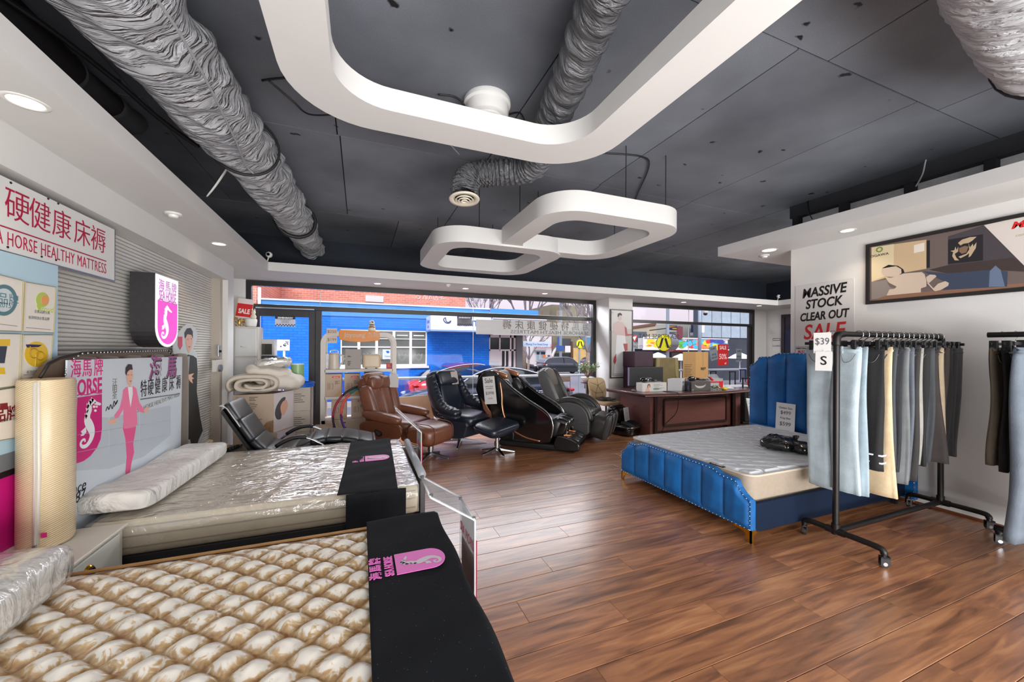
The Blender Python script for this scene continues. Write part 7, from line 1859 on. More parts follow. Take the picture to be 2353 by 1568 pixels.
obj('body', MB().prism([p + Vector((0, 0, 0.78)) for p in (p0, p1, p2, p3)], (0, 0, 0.665)), CT, tcn, bevel=0.004)
FT_ = frame(p1 + Vector((0, 0, 0.78)), p2 - p1, (0, 0, 1))
text('lettering', 'ENJOY', FT_ @ Matrix.Translation((0.35, 0.29, 0.002)), 0.075, LETB, tcn, 'CENTER', bold=0.002, sx=1.1)
FE_ = frame(p0 + Vector((0, 0, 0.78)), p1 - p0, (0, 0, 1))
mb = MB()
for k in range(8):
	mb.prism([FE_ @ Vector((a, b, 0.001)) for a, b in ((0.04, 0.38 - 0.035 * k), (0.20 - 0.02 * (k % 3), 0.38 - 0.035 * k), (0.20 - 0.02 * (k % 3), 0.388 - 0.035 * k), (0.04, 0.388 - 0.035 * k))], (FE_.to_3x3() @ Vector((0, 0, 0.001))))
obj('printed_lines', mb, LINEP, tcn)
obj('flap_seam', MB().prism([FT_ @ Vector((a, b, 0.001)) for a, b in ((0.33, 0.34), (0.336, 0.34), (0.336, 0.665), (0.33, 0.665))], FT_.to_3x3() @ Vector((0, 0, 0.001))), M('carton_seam', (150, 110, 66), 0.6), tcn)
tbl = thing('back_table', 'plain table behind the desk that carries the tall carton', 'table', (6.9, 6.5, 0))
obj('table_top', MB().bx(6.44, 7.5, 6.2, 6.85, 0.74, 0.778), MAH, tbl)
for x in (6.48, 7.44):
	for y in (6.24, 6.80):
		obj('leg', MB().bx(x - 0.025, x + 0.025, y - 0.025, y + 0.025, 0, 0.74), MAH, tbl)
# framed poster on the pillar
fpo = thing('pillar_poster', 'tall framed poster of massage chair and person on the white pillar', 'poster', (5.13, 6.69, 1.6))
xa, xb, za, zb = 4.852, 5.425, 0.885, 2.335
yp = 6.672
fm_ = MB()
for r_ in ((xa, xa + 0.022, za, zb), (xb - 0.022, xb, za, zb), (xa + 0.022, xb - 0.022, za, za + 0.022), (xa + 0.022, xb - 0.022, zb - 0.022, zb)):
	fm_.bx(r_[0], r_[1], yp - 0.006, 6.698, r_[2], r_[3])
obj('frame', fm_, BFRAME, fpo, bevel=0.003)
obj('print_sheet', MB().bx(xa + 0.02, xb - 0.02, yp + 0.004, yp + 0.012, za + 0.02, zb - 0.02), M('pillar_print_grey', (206, 204, 202), 0.4), fpo)
def PP(pts, e=0): return [PY(u, v, yp + 0.003 - e) for u, v in pts]
NY = Vector((0, -1, 0))
poly('backdrop_print', PP([(1402, 760), (1452, 756), (1452, 862), (1402, 864)], -0.0005), M('print_tint', (190, 186, 182), 0.4), fpo, NY, 0.0004)
poly('gown_print', PP([(1417, 770), (1436, 770), (1440, 800), (1437, 830), (1432, 862), (1411, 862), (1414, 820)], 0.0006), M('print_white_gown', (224, 224, 226), 0.4), fpo, NY, 0.0006)
poly('arm_print', PP([(1409, 744), (1420, 738), (1432, 742), (1440, 752), (1441, 770), (1436, 772), (1418, 770), (1412, 765), (1408, 755)], 0.001), M('print_pink_tone', (206, 178, 176), 0.4), fpo, NY, 0.0006)
poly('red_print', PP([(1435, 750), (1440, 754), (1442, 768), (1453, 768), (1453, 771), (1437, 773)], 0.0014), M('print_dull_red', (176, 74, 80), 0.4), fpo, NY, 0.0006)
poly('red_print', PP([(1432, 790), (1442, 790), (1442, 805), (1436, 808), (1434, 800)], 0.0014), M('print_dull_red', (176, 74, 80), 0.4), fpo, NY, 0.0006)
poly('red_print', PP([(1411, 822), (1416, 812), (1416, 830), (1413, 838), (1409, 832)], 0.0014), M('print_dull_red', (176, 74, 80), 0.4), fpo, NY, 0.0006)
poly('face_print', PP([(1421, 722), (1428, 722), (1429, 733), (1425, 737), (1421, 733)], 0.0014), M('print_face', (206, 176, 166), 0.4), fpo, NY, 0.0006)
poly('hair_print', PP([(1419, 727), (1420, 721), (1425, 719), (1429, 722), (1429, 726), (1424, 724), (1421, 729)], 0.002), HAIR, fpo, NY, 0.0006)
front_lines(fpo, 4.90, 5.36, yp + 0.002, [0.98, 0.965, 0.94], M('grey_print', (130, 128, 124), 0.5), 0.006)
obj('ring_print', MB().tube([(4.90 + 0.018 * math.cos(a), yp + 0.002, 2.26 + 0.018 * math.sin(a)) for a in [2 * PI * k / 14 for k in range(14)]], 0.002, 4, closed=True), M('grey_print', (130, 128, 124), 0.5), fpo)
# things to the right of the desk: travel cases by the window, leaflet rack
def case(label, x, y, w, h, dpt, col, hz, hcol=None):
	t = thing('suitcase', label, 'suitcase', (x, y, 0), 0, 'travel cases by the right window')
	mt = M('case_' + label.split()[0] + label.split()[1], col, 0.4)
	obj('shell', MB().cushion((0, 0, 0.05 + h / 2), (w, dpt, h), None, 0.15, 0.2, 28, 14), mt, t, smooth=True, local=True)
	for k in range(4):
		obj('rib', MB().bx(-w * 0.36 + k * w * 0.24 - 0.012, -w * 0.36 + k * w * 0.24 + 0.012, -dpt / 2 - 0.006, -dpt / 2 + 0.01, 0.12, h - 0.02), mt, t, local=True, bevel=0.004)
	hm = M(*hcol) if hcol else BLACKPL
	obj('handle', MB().bx(-0.10, -0.08, 0.02, 0.04, h + 0.04, hz).bx(0.08, 0.10, 0.02, 0.04, h + 0.04, hz).bx(-0.10, 0.10, 0.015, 0.045, hz, hz + 0.03), hm, t, local=True)
	for sx in (-1, 1):
		obj('wheel', MB().cyl((sx * w * 0.35 - 0.012, 0, 0.025), (sx * w * 0.35 + 0.012, 0, 0.025), 0.025, n=12), RUBBER, t, local=True)
	return t
case('silver grey suitcase with tall black handle, leftmost of the travel cases', 7.74, 6.95, 0.42, 0.62, 0.25, (150, 154, 160), 0.92)
case('pale blue suitcase with black handle, second of the travel cases', 7.95, 6.80, 0.42, 0.66, 0.25, (176, 190, 204), 0.95)
case('white pink suitcase with dark handle, third of the travel cases', 8.35, 6.6, 0.40, 0.60, 0.25, (212, 204, 206), 0.95)
case('grey slate suitcase with navy handle at the right end of cases', 8.90, 6.75, 0.42, 0.64, 0.25, (120, 128, 138), 0.98, ('navy_handle', (28, 34, 92), 0.4))
case('black ribbed suitcase standing beside desk before the blue headboard', 7.35, 5.5, 0.46, 0.68, 0.27, (44, 44, 46), 0.90)
rsc = thing('red_bundle', 'small red bundle on pale cases beside the blue headboard', 'bag', (7.9, 5.9, 0.7))
obj('bundle', MB().cushion((7.72, 5.70, 0.80), (0.14, 0.14, 0.18), None, 0.8, 0.8, 18, 12), RED, rsc, smooth=True)
wtb = thing('white_table', 'white table with pale bundles right of the desk', 'table', (7.5, 5.95, 0))
obj('table_top', MB().bx(6.95, 8.1, 5.70, 6.25, 0.66, 0.70), WHITE2, wtb)
for x in (7.0, 8.05):
	for y in (5.75, 6.2):
		obj('leg', MB().bx(x - 0.02, x + 0.02, y - 0.02, y + 0.02, 0, 0.66), BLACKPL, wtb)
lr = thing('swatch_board', 'board of pale blue and green swatches leaning beside desk', 'display board', (6.75, 5.0, 0))
LT = Matrix.Translation((6.80, 4.98, 0.30)) @ rot('X', -12) @ rot('Z', 10)
obj('board', MB().prism([LT @ Vector((a, 0, b)) for a, b in ((-0.12, -0.26), (0.20, -0.22), (0.20, 0.12), (0.12, 0.28), (-0.12, 0.30))], LT.to_3x3() @ Vector((0, 0.012, 0))), M('swatch_board_white', (214, 216, 216), 0.5), lr)
cols = [(176, 200, 206), (196, 206, 210), (150, 186, 190), (186, 206, 196), (206, 190, 180)]
for r_ in range(5):
	for c_ in range(2):
		obj('swatch', MB().bx(-0.10 + c_ * 0.13, 0.01 + c_ * 0.13, -0.003, 0, -0.22 + r_ * 0.10, -0.14 + r_ * 0.10, LT), M('swatch_%d' % ((r_ * 2 + c_) % 5), cols[(r_ * 2 + c_) % 5], 0.5), lr)
# blue bed
BLV = M('blue_velvet', (4, 92, 158), 0.6, noise=(5, 0.3))
BLVD = M('navy_velvet_shaded', (14, 28, 50), 0.85, noise=(4, 0.15), spec=0.2)  # rail navy, darkened further for the shade on its side facing the camera
STUD = M('nickel_stud', (206, 206, 204), 0.2, 1.0)
bd = thing('bed', 'bright blue velvet bed frame with studded channelled boards and gold feet', 'bed', (3.9, 2.85, 0))
BY0, BY1 = 2.06, 3.645
def board_outline(y0, y1, zb, steps):
	"""steps: list of (inset, z) from each end towards the middle, joined by soft curves"""
	left = [(y0, zb)] + [(y0 + a, z) for a, z in steps]
	right = [(y1 - a, z) for a, z in reversed(steps)] + [(y1, zb)]
	return left + right
fst = [(0.0, 0.315), (0.012, 0.335), (0.06, 0.36), (0.105, 0.405), (0.128, 0.452), (0.15, 0.460), (0.27, 0.462), (0.30, 0.475), (0.34, 0.492), (0.42, 0.498)]
fo = board_outline(BY0, BY1, 0.095, fst)
obj('footboard', MB().prism([(2.86, y, z) for y, z in fo], (-0.055, 0, 0)), BLV, bd, bevel=(0.012, 3))
def zt_at(y, st, y0, y1):
	d = min(y - y0, y1 - y)
	for (a, za), (b, zb) in zip(st, st[1:]):
		if a <= d <= b:
			return za + (zb - za) * (d - a) / (b - a + 1e-9)
	return st[-1][1]
n = 7
for k in range(n):
	a, b = BY0 + 0.02 + (BY1 - BY0 - 0.04) * k / n, BY0 + 0.02 + (BY1 - BY0 - 0.04) * (k + 1) / n
	def puff(u, v, a=a, b=b):
		y = a + (b - a) * u
		zt = zt_at(y, fst, BY0, BY1) - 0.022
		z = 0.115 + (zt - 0.115) * v
		e = (max(0, math.sin(PI * u)) ** 0.42) * (min(1, min(v, 1 - v) * 9) ** 0.5)
		return (2.806 - 0.030 * e - 0.002 * math.sin(60 * y + 9 * z) * e, y, z)
	obj('foot_channel', MB().sheet(14, 12, puff), BLV, bd, smooth=True)
def studline(pts, sp, r, nx, par, name='studs'):
	mb = MB(); acc = 0.0
	for a, b in zip(pts, pts[1:]):
		a, b = Vector(a), Vector(b); L_ = (b - a).length
		t = acc
		while t < L_:
			mb.cushion(a + (b - a) * (t / L_), (r * 2, r * 2, r * 2), None, 1, 1, 8, 5)
			t += sp
		acc = t - L_
	return tag(obj(name, mb, STUD, par, smooth=True), kind='stuff')
studline([(2.803, BY0 + 0.012, 0.105)] + [(2.803, min(max(y, BY0 + 0.012), BY1 - 0.012), z - 0.012) for y, z in fo[1:-1]] + [(2.803, BY1 - 0.012, 0.105), (2.803, BY0 + 0.012, 0.105)], 0.036, 0.0055, -1, bd)
obj('side_rail', MB().bx(2.86, 4.97, BY0 + 0.005, BY0 + 0.05, 0.075, 0.300), BLVD, bd, bevel=(0.012, 3))
obj('side_rail', MB().bx(2.86, 4.97, BY1 - 0.05, BY1 - 0.005, 0.075, 0.300), BLVD, bd, bevel=(0.012, 3))
obj('slat_deck', MB().bx(2.87, 4.96, BY0 + 0.05, BY1 - 0.05, 0.20, 0.262), DARK, bd)
def foot(y, s):
	return MB().prism([(2.81, y, 0.105), (2.81, y + s * 0.15, 0.105), (2.81, y + s * 0.145, 0.085), (2.81, y + s * 0.06, 0.07), (2.81, y + s * 0.035, 0.045), (2.81, y + s * 0.028, 0.0), (2.81, y, 0.0)], (0.012, 0, 0)).prism([(2.81, y, 0.105), (2.93, y, 0.105), (2.92, y, 0.09), (2.845, y, 0.06), (2.835, y, 0.0), (2.81, y, 0.0)], (0, s * 0.012, 0))
obj('leg', foot(BY0 + 0.006, 1), GOLDM, bd)
obj('leg', foot(BY1 - 0.006, -1), GOLDM, bd)
for y in (BY0 + 0.05, BY1 - 0.05):
	obj('leg', MB().bx(4.86, 4.9, y - 0.02, y + 0.02, 0, 0.075), BLACKPL, bd)
HY0, HY1 = 2.00, 3.70
hst = [(0.0, 1.275), (0.015, 1.295), (0.07, 1.32), (0.11, 1.36), (0.13, 1.400), (0.15, 1.405), (0.29, 1.412), (0.33, 1.435), (0.39, 1.458), (0.55, 1.462)]
ho = board_outline(HY0, HY1, 0.05, hst)
hd_ = obj('headboard', MB().prism([(5.04, y, z) for y, z in ho], (-0.055, 0, 0)), BLV, bd, bevel=(0.010, 3))
for k in range(7):
	a, b = HY0 + 0.015 + (HY1 - HY0 - 0.03) * k / 7, HY0 + 0.015 + (HY1 - HY0 - 0.03) * (k + 1) / 7
	def puff2(u, v, a=a, b=b):
		y = a + (b - a) * u
		zt = zt_at(y, hst, HY0, HY1) - 0.02
		z = 0.50 + (zt - 0.50) * v
		e = (max(0, math.sin(PI * u)) ** 0.45) * (min(1, min(v, 1 - v) * 16) ** 0.5)
		return (4.988 - 0.052 * e - 0.002 * math.sin(40 * z + 9 * y) * e, y, z)
	obj('head_channel', MB().sheet(16, 16, puff2), BLV, hd_, smooth=True)
obj('lower_band', MB().bx(4.965, 4.99, HY0 + 0.02, HY1 - 0.02, 0.42, 0.50), BLV, hd_, bevel=(0.008, 2))
studline([(4.982, min(max(y, HY0 + 0.01), HY1 - 0.01), z - 0.010) for y, z in ho], 0.045, 0.0065, -1, hd_)
mt_ = thing('mattress', 'white brick-quilted mattress with taupe sides on the blue bed', 'mattress', (3.9, 2.85, 0.27))
MX0, MX1, MY0, MY1, MZ = 2.885, 4.93, 2.125, 3.58, 0.505
def rr(u, v):
	return MX0 + (MX1 - MX0) * u, MY0 + (MY1 - MY0) * v
da, db = math.cos(math.radians(-33)), math.sin(math.radians(-33))
def mtop(u, v):
	x, y = rr(u, v)
	p, q_ = x * da + y * db, -x * db + y * da
	row = math.floor(q_ / 0.125)
	fr2 = q_ / 0.125 - row
	pp = p / 0.285 + 0.5 * (row % 2) + 0.22 * fr2
	fp = pp - math.floor(pp)
	d = min(fr2 * 0.125, (1 - fr2) * 0.125, fp * 0.285, (1 - fp) * 0.285)
	h = min(1, d / 0.02) ** 0.5
	ex = min((x - MX0), (MX1 - x), (y - MY0), (MY1 - y))
	e = min(1, ex / 0.05)
	return (x, y, MZ - 0.037 + 0.035 * h * e + 0.007 * math.sqrt(e))
rc_ = 0.09
def clampxy(p):
	x, y = p.x, p.y
	cx = min(max(x, MX0 + rc_), MX1 - rc_); cy = min(max(y, MY0 + rc_), MY1 - rc_)
	d = math.hypot(x - cx, y - cy)
	if d > rc_:
		x, y = cx + (x - cx) * rc_ / d, cy + (y - cy) * rc_ / d
	return Vector((x, y, p.z))
mb = MB().sheet(400, 300, mtop)
mb.v = [clampxy(p) for p in mb.v]
obj('quilted_top', mb, M('white_knit', (206, 208, 212), 0.7, bump=(220, 0.25)), mt_, smooth=True)
ring_ = [(MX0 + (MX1 - MX0) / 2 + a, MY0 + (MY1 - MY0) / 2 + b) for a, b in rrect(MX1 - MX0, MY1 - MY0, rc_, 8)]
lv_ = []
for k in range(0, 15):
	z = 0.265 + 0.222 * k / 14
	o_ = 0.004 * (1 if k % 2 else -0.4)
	lv_.append([Vector((3.9075 + (x - 3.9075) * (1 + o_ / 1.0), 2.8525 + (y - 2.8525) * (1 + o_ / 0.73), z)) for x, y in ring_])
obj('side_border', MB().loft(lv_), M('taupe_border', (158, 144, 128), 0.7, noise=(30, 0.06)), mt_, smooth=True)
obj('piping', MB().tube([(x, y, 0.488) for x, y in ring_], 0.010, 8, closed=True), M('pale_piping', (196, 184, 168), 0.6), mt_, smooth=True)
lb_ = obj('black_label', MB().bx(2.868, 2.895, 2.36, 2.50, 0.494, 0.502, None), LETB, mt_)
text('lettering', 'ROYAL COMFORT', frame((2.875, 2.43, 0.503), (0, -1, 0), (1, 0, 0)), 0.013, LETW, mt_, 'CENTER')
def bagmesh(c, d, seed, rz):
	rnd = random.Random(seed)
	mb = MB().cushion(c, d, rot('Z', rz), 0.8, 0.6, 72, 26)
	ws = [(rnd.uniform(15, 60), rnd.uniform(15, 60), rnd.uniform(0, 6)) for _ in range(7)]
	for p in mb.v:
		w = sum(1 - 2 * abs(math.sin(a * (p.x - c[0]) + b * (p.y - c[1]) + ph + 9 * (p.z - c[2]))) for a, b, ph in ws) / 7
		k = 0.022 if p.z > c[2] - d[2] * 0.3 else 0.0
		p.z += w * k; p.x += w * 0.008; p.y += w * 0.008
	return mb
BAG = M('black_polythene', (26, 26, 28), 0.16, spec=0.8)
for (u, v, dd, sd_, rz, lab) in ((1790, 1022, (0.34, 0.30, 0.13), 3, 20, 'crumpled black plastic bag on white mattress, left and larger of pair'), (1838, 1030, (0.22, 0.24, 0.11), 5, -10, 'crumpled black plastic bag on white mattress, nearer the jeans')):
	p = PZ(u, v, 0.55)
	t = thing('plastic_bag', lab, 'bag', (p.x, p.y, 0.5), 0, 'black plastic bags on the mattress')
	obj('bag_body', bagmesh((p.x, p.y, 0.505 + dd[2] / 2), dd, sd_, rz), BAG, t, smooth=True)
	obj('tied_neck', MB().tube(smoothpts([(p.x + 0.10, p.y - 0.05, 0.56), (p.x + 0.14, p.y - 0.07, 0.60), (p.x + 0.16, p.y - 0.06, 0.63)], 4, False), [0.03, 0.022, 0.016, 0.014, 0.014, 0.016, 0.02, 0.026, 0.03], 9), BAG, t, smooth=True)
pcd = thing('price_card', 'white handwritten price card leaning on the blue headboard', 'card', (4.9, 3.2, 0.5))
cp = [PX(1786, 937, 4.925), PX(1826, 942, 4.925), PX(1830, 1003, 4.905), PX(1789, 991, 4.905)]
XQ = 4.925
ya_, yb_ = cp[0].y, cp[1].y
PCF = frame((4.915, (ya_ + yb_) / 2, 0.66), (0, -1, 0), (0.06, 0, 1))
obj('card', MB().bx(-0.115, 0.115, -0.165, 0.175, -0.004, 0, PCF), PAPER, pcd)
for s_, y_, z_ in (('Queen Size', 0.115, 0.034), ('$499', 0.055, 0.062), ('King Size', -0.01, 0.034), ('$599', -0.085, 0.068)):
	text('lettering', s_, PCF @ frame((0, y_, 0.001), (1, 0, 0), (0, 1, 0)), z_, INK, pcd, 'CENTER', shear=0.1)
# clothes racks
PIPE = M('black_iron_pipe', (44, 42, 42), 0.38, 0.7)
def caster(par, x, y, a=0.0):
	T_ = Matrix.Translation((x, y, 0)) @ Matrix.Rotation(a, 4, 'Z')
	c_ = obj('caster', MB().cyl(T_ @ Vector((0, 0, 0.075)), T_ @ Vector((0, 0, 0.105)), 0.016, n=10).bx(-0.016, -0.010, -0.03, 0.025, 0.02, 0.078, T_).bx(0.010, 0.016, -0.03, 0.025, 0.02, 0.078, T_).bx(-0.016, 0.016, -0.03, 0.025, 0.066, 0.078, T_), BLACKPL, par)
	obj('wheel', MB().cyl(T_ @ Vector((-0.009, 0, 0.028)), T_ @ Vector((0.009, 0, 0.028)), 0.028, n=18), RUBBER, c_)
	obj('wheel_cap', MB().cyl(T_ @ Vector((-0.0175, 0, 0.028)), T_ @ Vector((0.0175, 0, 0.028)), 0.013, n=14), CHROME, c_)
def rack(label, x0, x1, y, ya, yb, zt, r=0.021):
	t = thing('clothes_rack', label, 'clothes rack', ((x0 + x1) / 2, y, 0), 0, 'black pipe clothes racks')
	for x in (x0, x1):
		obj('upright', MB().cyl((x, y, 0.13), (x, y, zt - 0.05), r, n=14), PIPE, t, smooth=True, auto=40)
		obj('elbow', MB().tube(smoothpts([(x, y, zt - 0.09), (x, y, zt - 0.04), (x + (0.012 if x == x0 else -0.012), y, zt - 0.012), (x + (0.05 if x == x0 else -0.05), y, zt), (x + (0.09 if x == x0 else -0.09), y, zt)], 4, False), r * 1.22, 12), PIPE, t, smooth=True)
		obj('base_tee', MB().cyl((x, y, 0.10), (x, y, 0.18), r * 1.3, n=14).cyl((x, y - 0.06, 0.125), (x, y + 0.06, 0.125), r * 1.3, n=14), PIPE, t, smooth=True, auto=40)
		obj('base_bar', MB().tube(smoothpts([(x, ya, 0.09), (x, ya + 0.006, 0.112), (x, ya + 0.05, 0.125), (x, y, 0.125), (x, yb - 0.05, 0.125), (x, yb - 0.006, 0.112), (x, yb, 0.09)], 5, False), r, 12), PIPE, t, smooth=True)
		for yy_, a in ((ya, 0.9), (yb, 2.2)):
			caster(t, x, yy_, a)
	obj('lower_bar', MB().cyl((x0, y, 0.125), (x1, y, 0.125), r, n=14), PIPE, t, smooth=True, auto=40)
	obj('hanging_bar', MB().cyl((x0 + 0.06, y, zt), (x1 - 0.06, y, zt), r, n=14), PIPE, t, smooth=True, auto=40)
	return t
RY, RZ = 1.80, 1.625
rack('black iron pipe clothes rack full of jeans before the blue bed', 3.37, 4.91, RY, 1.51, 2.02, RZ)
t2 = thing('clothes_rack', 'second black pipe clothes rack cut off at right edge', 'clothes rack', (4.60, 0.5, 0), 0, 'black pipe clothes racks')
obj('base_bar', MB().tube(smoothpts([(4.61, 1.365, 0.085), (4.61, 1.36, 0.112), (4.606, 1.31, 0.125), (4.58, 0.5, 0.125), (4.58, -0.3, 0.125)], 6, False), 0.024, 12), PIPE, t2, smooth=True)
caster(t2, 4.61, 1.365, 0.6)
obj('upright', MB().cyl((4.58, 1.0, 0.13), (4.58, 1.0, RZ), 0.021, n=14).cyl((4.58, -0.3, 0.13), (4.58, -0.3, RZ), 0.021, n=14), PIPE, t2, smooth=True, auto=40)
obj('hanging_bar', MB().cyl((4.58, -0.3, RZ), (4.58, 1.42, RZ), 0.021, n=14), PIPE, t2, smooth=True, auto=40)
DEN = {}
def denim(nm, rgb):
	return M('fabric_' + nm.replace(' ', '_'), rgb, 0.85, noise=(9, 0.14), bump=(120, 0.2))
def leg_loft(yc, hw0, hw1, z0, z1, th, rnd, flare=0.0, lean=0.0):
	rings = []
	ph = [rnd.uniform(0, 6.3) for _ in range(6)]
	m = 22
	for i in range(m + 1):
		t = i / m
		z = z0 + (z1 - z0) * t
		hw = hw0 + (hw1 - hw0) * t + flare * max(0, t - 0.6) ** 1.6
		tt = th * (0.7 + 0.5 * t)
		ring = []
		for k in range(22):
			a = 2 * PI * k / 22
			w = 0.10 * math.sin(3 * a + ph[0] + 3 * t) + 0.08 * math.sin(5 * a + ph[1] - 4 * t) + 0.05 * math.sin(9 * a + ph[2])
			cx = math.copysign(abs(math.cos(a)) ** 0.75, math.cos(a)); sx = math.copysign(abs(math.sin(a)) ** 0.75, math.sin(a))
			ring.append((sx * tt * (1 + 2.2 * w) + lean * t + 0.008 * math.sin(7 * t + ph[3]), yc + cx * hw * (1 + 0.25 * w) + 0.012 * math.sin(4 * t + ph[4]) * t, z))
		rings.append(ring)
	return MB().loft(rings)
def hang(kind, nm, rgb, x, y, w, hem, label, hl, ztop=None, ry=0.0, thread=(150, 150, 150), th=0.022):
	"""one garment and its own clip hanger"""
	rnd = random.Random(int(x * 1000))
	zt = (ztop or 1.52)
	t = thing(kind[0], label, kind[1], (x, y, zt), math.radians(ry), kind[2])
	F = denim(nm, rgb)
	if kind[0] in ('jeans', 'trousers'):
		obj('leg', leg_loft(-w * 0.25, w * 0.27, w * kind[3], 0, hem - zt, th, rnd, kind[4], rnd.uniform(-0.01, 0.01)), F, t, smooth=True, local=True)
		obj('leg', leg_loft(w * 0.25, w * 0.27, w * kind[3], 0, hem - zt + rnd.uniform(-0.02, 0.02), th, rnd, kind[4], rnd.uniform(-0.01, 0.01)), F, t, smooth=True, local=True)
		for s in (-1, 1):
			obj('pocket_seam', MB().tube(smoothpts([(-th * 1.05, s * w * 0.44, -0.05), (-th * 1.25, s * w * 0.36, -0.10), (-th * 1.3, s * w * 0.24, -0.11), (-th * 1.15, s * w * 0.18, -0.04)], 4, False), 0.0025, 4), M('seam_thread', (96, 96, 98), 0.8), t, local=True)
		obj('fly_seam', MB().tube([(-th * 0.9, 0.008, -0.03), (-th * 1.0, 0.004, -0.17)], 0.003, 4), M('seam_thread', (96, 96, 98), 0.8), t, local=True)
	else:
		obj('body', leg_loft(0, w * 0.46, w * kind[3], 0, hem - zt, th * 1.2, rnd, kind[4]), F, t, smooth=True, local=True)
	obj('waistband', leg_loft(0, w * 0.49, w * 0.50, 0.006, -0.04, th * 0.9, rnd), F, t, smooth=True, local=True)
	if kind[0] != 'dress':
		obj('belt_loop', MB().bx(-th - 0.006, -th + 0.004, -w * 0.22, -w * 0.19, -0.045, 0.01).bx(-th - 0.006, -th + 0.004, w * 0.19, w * 0.22, -0.045, 0.01), F, t, local=True)
	h = thing('clip_hanger', hl, 'hanger', (x, y, RZ), math.radians(ry), 'clip hangers on the clothes racks')
	dz = zt - RZ
	obj('hook', MB().tube(smoothpts([(0, 0.0, dz + 0.03), (0, 0.0, -0.045), (0, -0.026, -0.02), (0, -0.026, 0.012), (0, 0.0, 0.026), (0, 0.026, 0.012), (0, 0.024, -0.004)], 5, False), 0.0032, 6), CHROME, h, smooth=True, local=True)
	obj('hanger_bar', MB().bx(-0.007, 0.007, -w * 0.55, w * 0.55, dz + 0.022, dz + 0.045), BLACKPL, h, local=True, bevel=0.003)
	for s in (-1, 1):
		obj('clip', MB().bx(-0.022, 0.022, s * w * 0.40 - 0.014, s * w * 0.40 + 0.014, dz - 0.02, dz + 0.058), BLACKPL, h, local=True, bevel=0.004)
	return t
JW = ('jeans', 'jeans', 'jeans on the first rack', 0.215, 0.05)
JS = ('jeans', 'jeans', 'jeans on the first rack', 0.20, 0.0)
TR = ('trousers', 'trousers', 'trousers on the first rack', 0.25, 0.10)
SK = ('skirt', 'skirt', 'skirts on the first rack', 0.60, 0.0)
hangs = [
	(JW, 'ice blue denim', (172, 188, 196), 3.45, 0.36, 0.42, 'pale blue wide-leg jeans nearest the camera on the first rack'),
	(JW, 'light blue denim', (150, 168, 178), 3.53, 0.36, 0.40, 'light blue jeans second from the camera on the rack'),
	(TR, 'black band cloth', (26, 26, 28), 3.61, 0.30, 0.60, 'black cropped trousers with white striped size band, before beige pair'),
	(TR, 'beige cotton', (206, 184, 150), 3.69, 0.33, 0.40, 'beige flared cotton trousers on the first rack, long'),
	(JS, 'charcoal denim', (64, 67, 72), 3.79, 0.30, 0.60, 'charcoal jeans just behind the long beige trousers'),
	(JS, 'ink denim', (38, 40, 46), 3.87, 0.30, 0.56, 'ink black jeans second behind the long beige trousers'),
	(JW, 'steel denim', (110, 114, 116), 3.95, 0.31, 0.46, 'grey jeans with turned pale hem in middle of rack'),
	(JS, 'blue grey denim', (92, 98, 108), 4.03, 0.30, 0.47, 'blue grey straight jeans in middle of rack'),
	(JS, 'washed black denim', (50, 49, 48), 4.11, 0.31, 0.46, 'washed black jeans reaching as low as the grey ones'),
	(JS, 'pale grey denim', (150, 148, 142), 4.18, 0.28, 0.58, 'pale grey jeans showing as a narrow light strip'),
	(JS, 'jet denim', (30, 31, 33), 4.26, 0.30, 0.56, 'jet black jeans right of the pale grey strip'),
	(JS, 'slate denim', (64, 68, 72), 4.33, 0.30, 0.58, 'slate jeans just left of dark brown skirt'),
	(SK, 'dark brown denim', (62, 56, 54), 4.42, 0.31, 0.58, 'wide dark brown denim skirt on the right half of rack'),
	(TR, 'cream cotton', (190, 172, 144), 4.50, 0.28, 0.70, 'cream trousers peeping out behind the brown skirt'),
	(JS, 'umber denim', (66, 58, 54), 4.57, 0.29, 0.62, 'umber jeans behind the cream trousers at right'),
	(JS, 'soot denim', (40, 39, 40), 4.65, 0.28, 0.62, 'soot black jeans third from the far end of rack'),
	(JS, 'graphite denim', (52, 52, 54), 4.73, 0.28, 0.60, 'graphite jeans second from the far end of rack'),
	(JS, 'faded graphite denim', (70, 69, 70), 4.82, 0.28, 0.58, 'faded graphite jeans last at the far end of rack'),
]
for kind, nm, rgb, x, w, hem, lab in hangs:
	g = hang(kind, nm, rgb, x, RY + (0.07 if x < 3.6 else -0.02), w, hem, lab, 'black clip hanger holding the ' + ' '.join(lab.split()[:4]) + ' on rack', ry=2 + 2.0 * math.sin(x * 9))
	if nm == 'black band cloth':
		for s, z in ((-1, -0.86), (1, -0.86)):
			obj('white_band', MB().bx(-0.034, 0.034, s * w * 0.25 - w * 0.27, s * w * 0.25 + w * 0.27, z - 0.006, z + 0.006).bx(-0.034, 0.034, s * w * 0.25 - w * 0.27, s * w * 0.25 + w * 0.27, z + 0.05, z + 0.062), LETW, g, local=True)
			text('lettering', 'M', frame((-0.036, s * w * 0.25, z + 0.028), (0, -1, 0), (0, 0, 1)), 0.035, LETW, None, 'CENTER') if False else None
pt1 = thing('price_tag', 'white paper tag with handwritten 39 hung on the rack end', 'tag', (3.34, 1.88, 1.5))
TG = frame((3.33, 1.875, 1.545), (0.25, -1, 0), (0.0, 0.0, 1))
obj('tag_sheet', MB().bx(-0.055, 0.055, -0.07, 0.09, 0, 0.002, TG), PAPER, pt1)
text('lettering', '$39', TG @ frame((0.0, 0.02, 0.003), (1, 0, 0), (0, 1, 0)), 0.075, INK, pt1, 'CENTER', sx=0.8)
obj('string', MB().tube([(3.36, 1.84, 1.64), (3.335, 1.87, 1.63)], 0.002, 5), LETW, pt1)
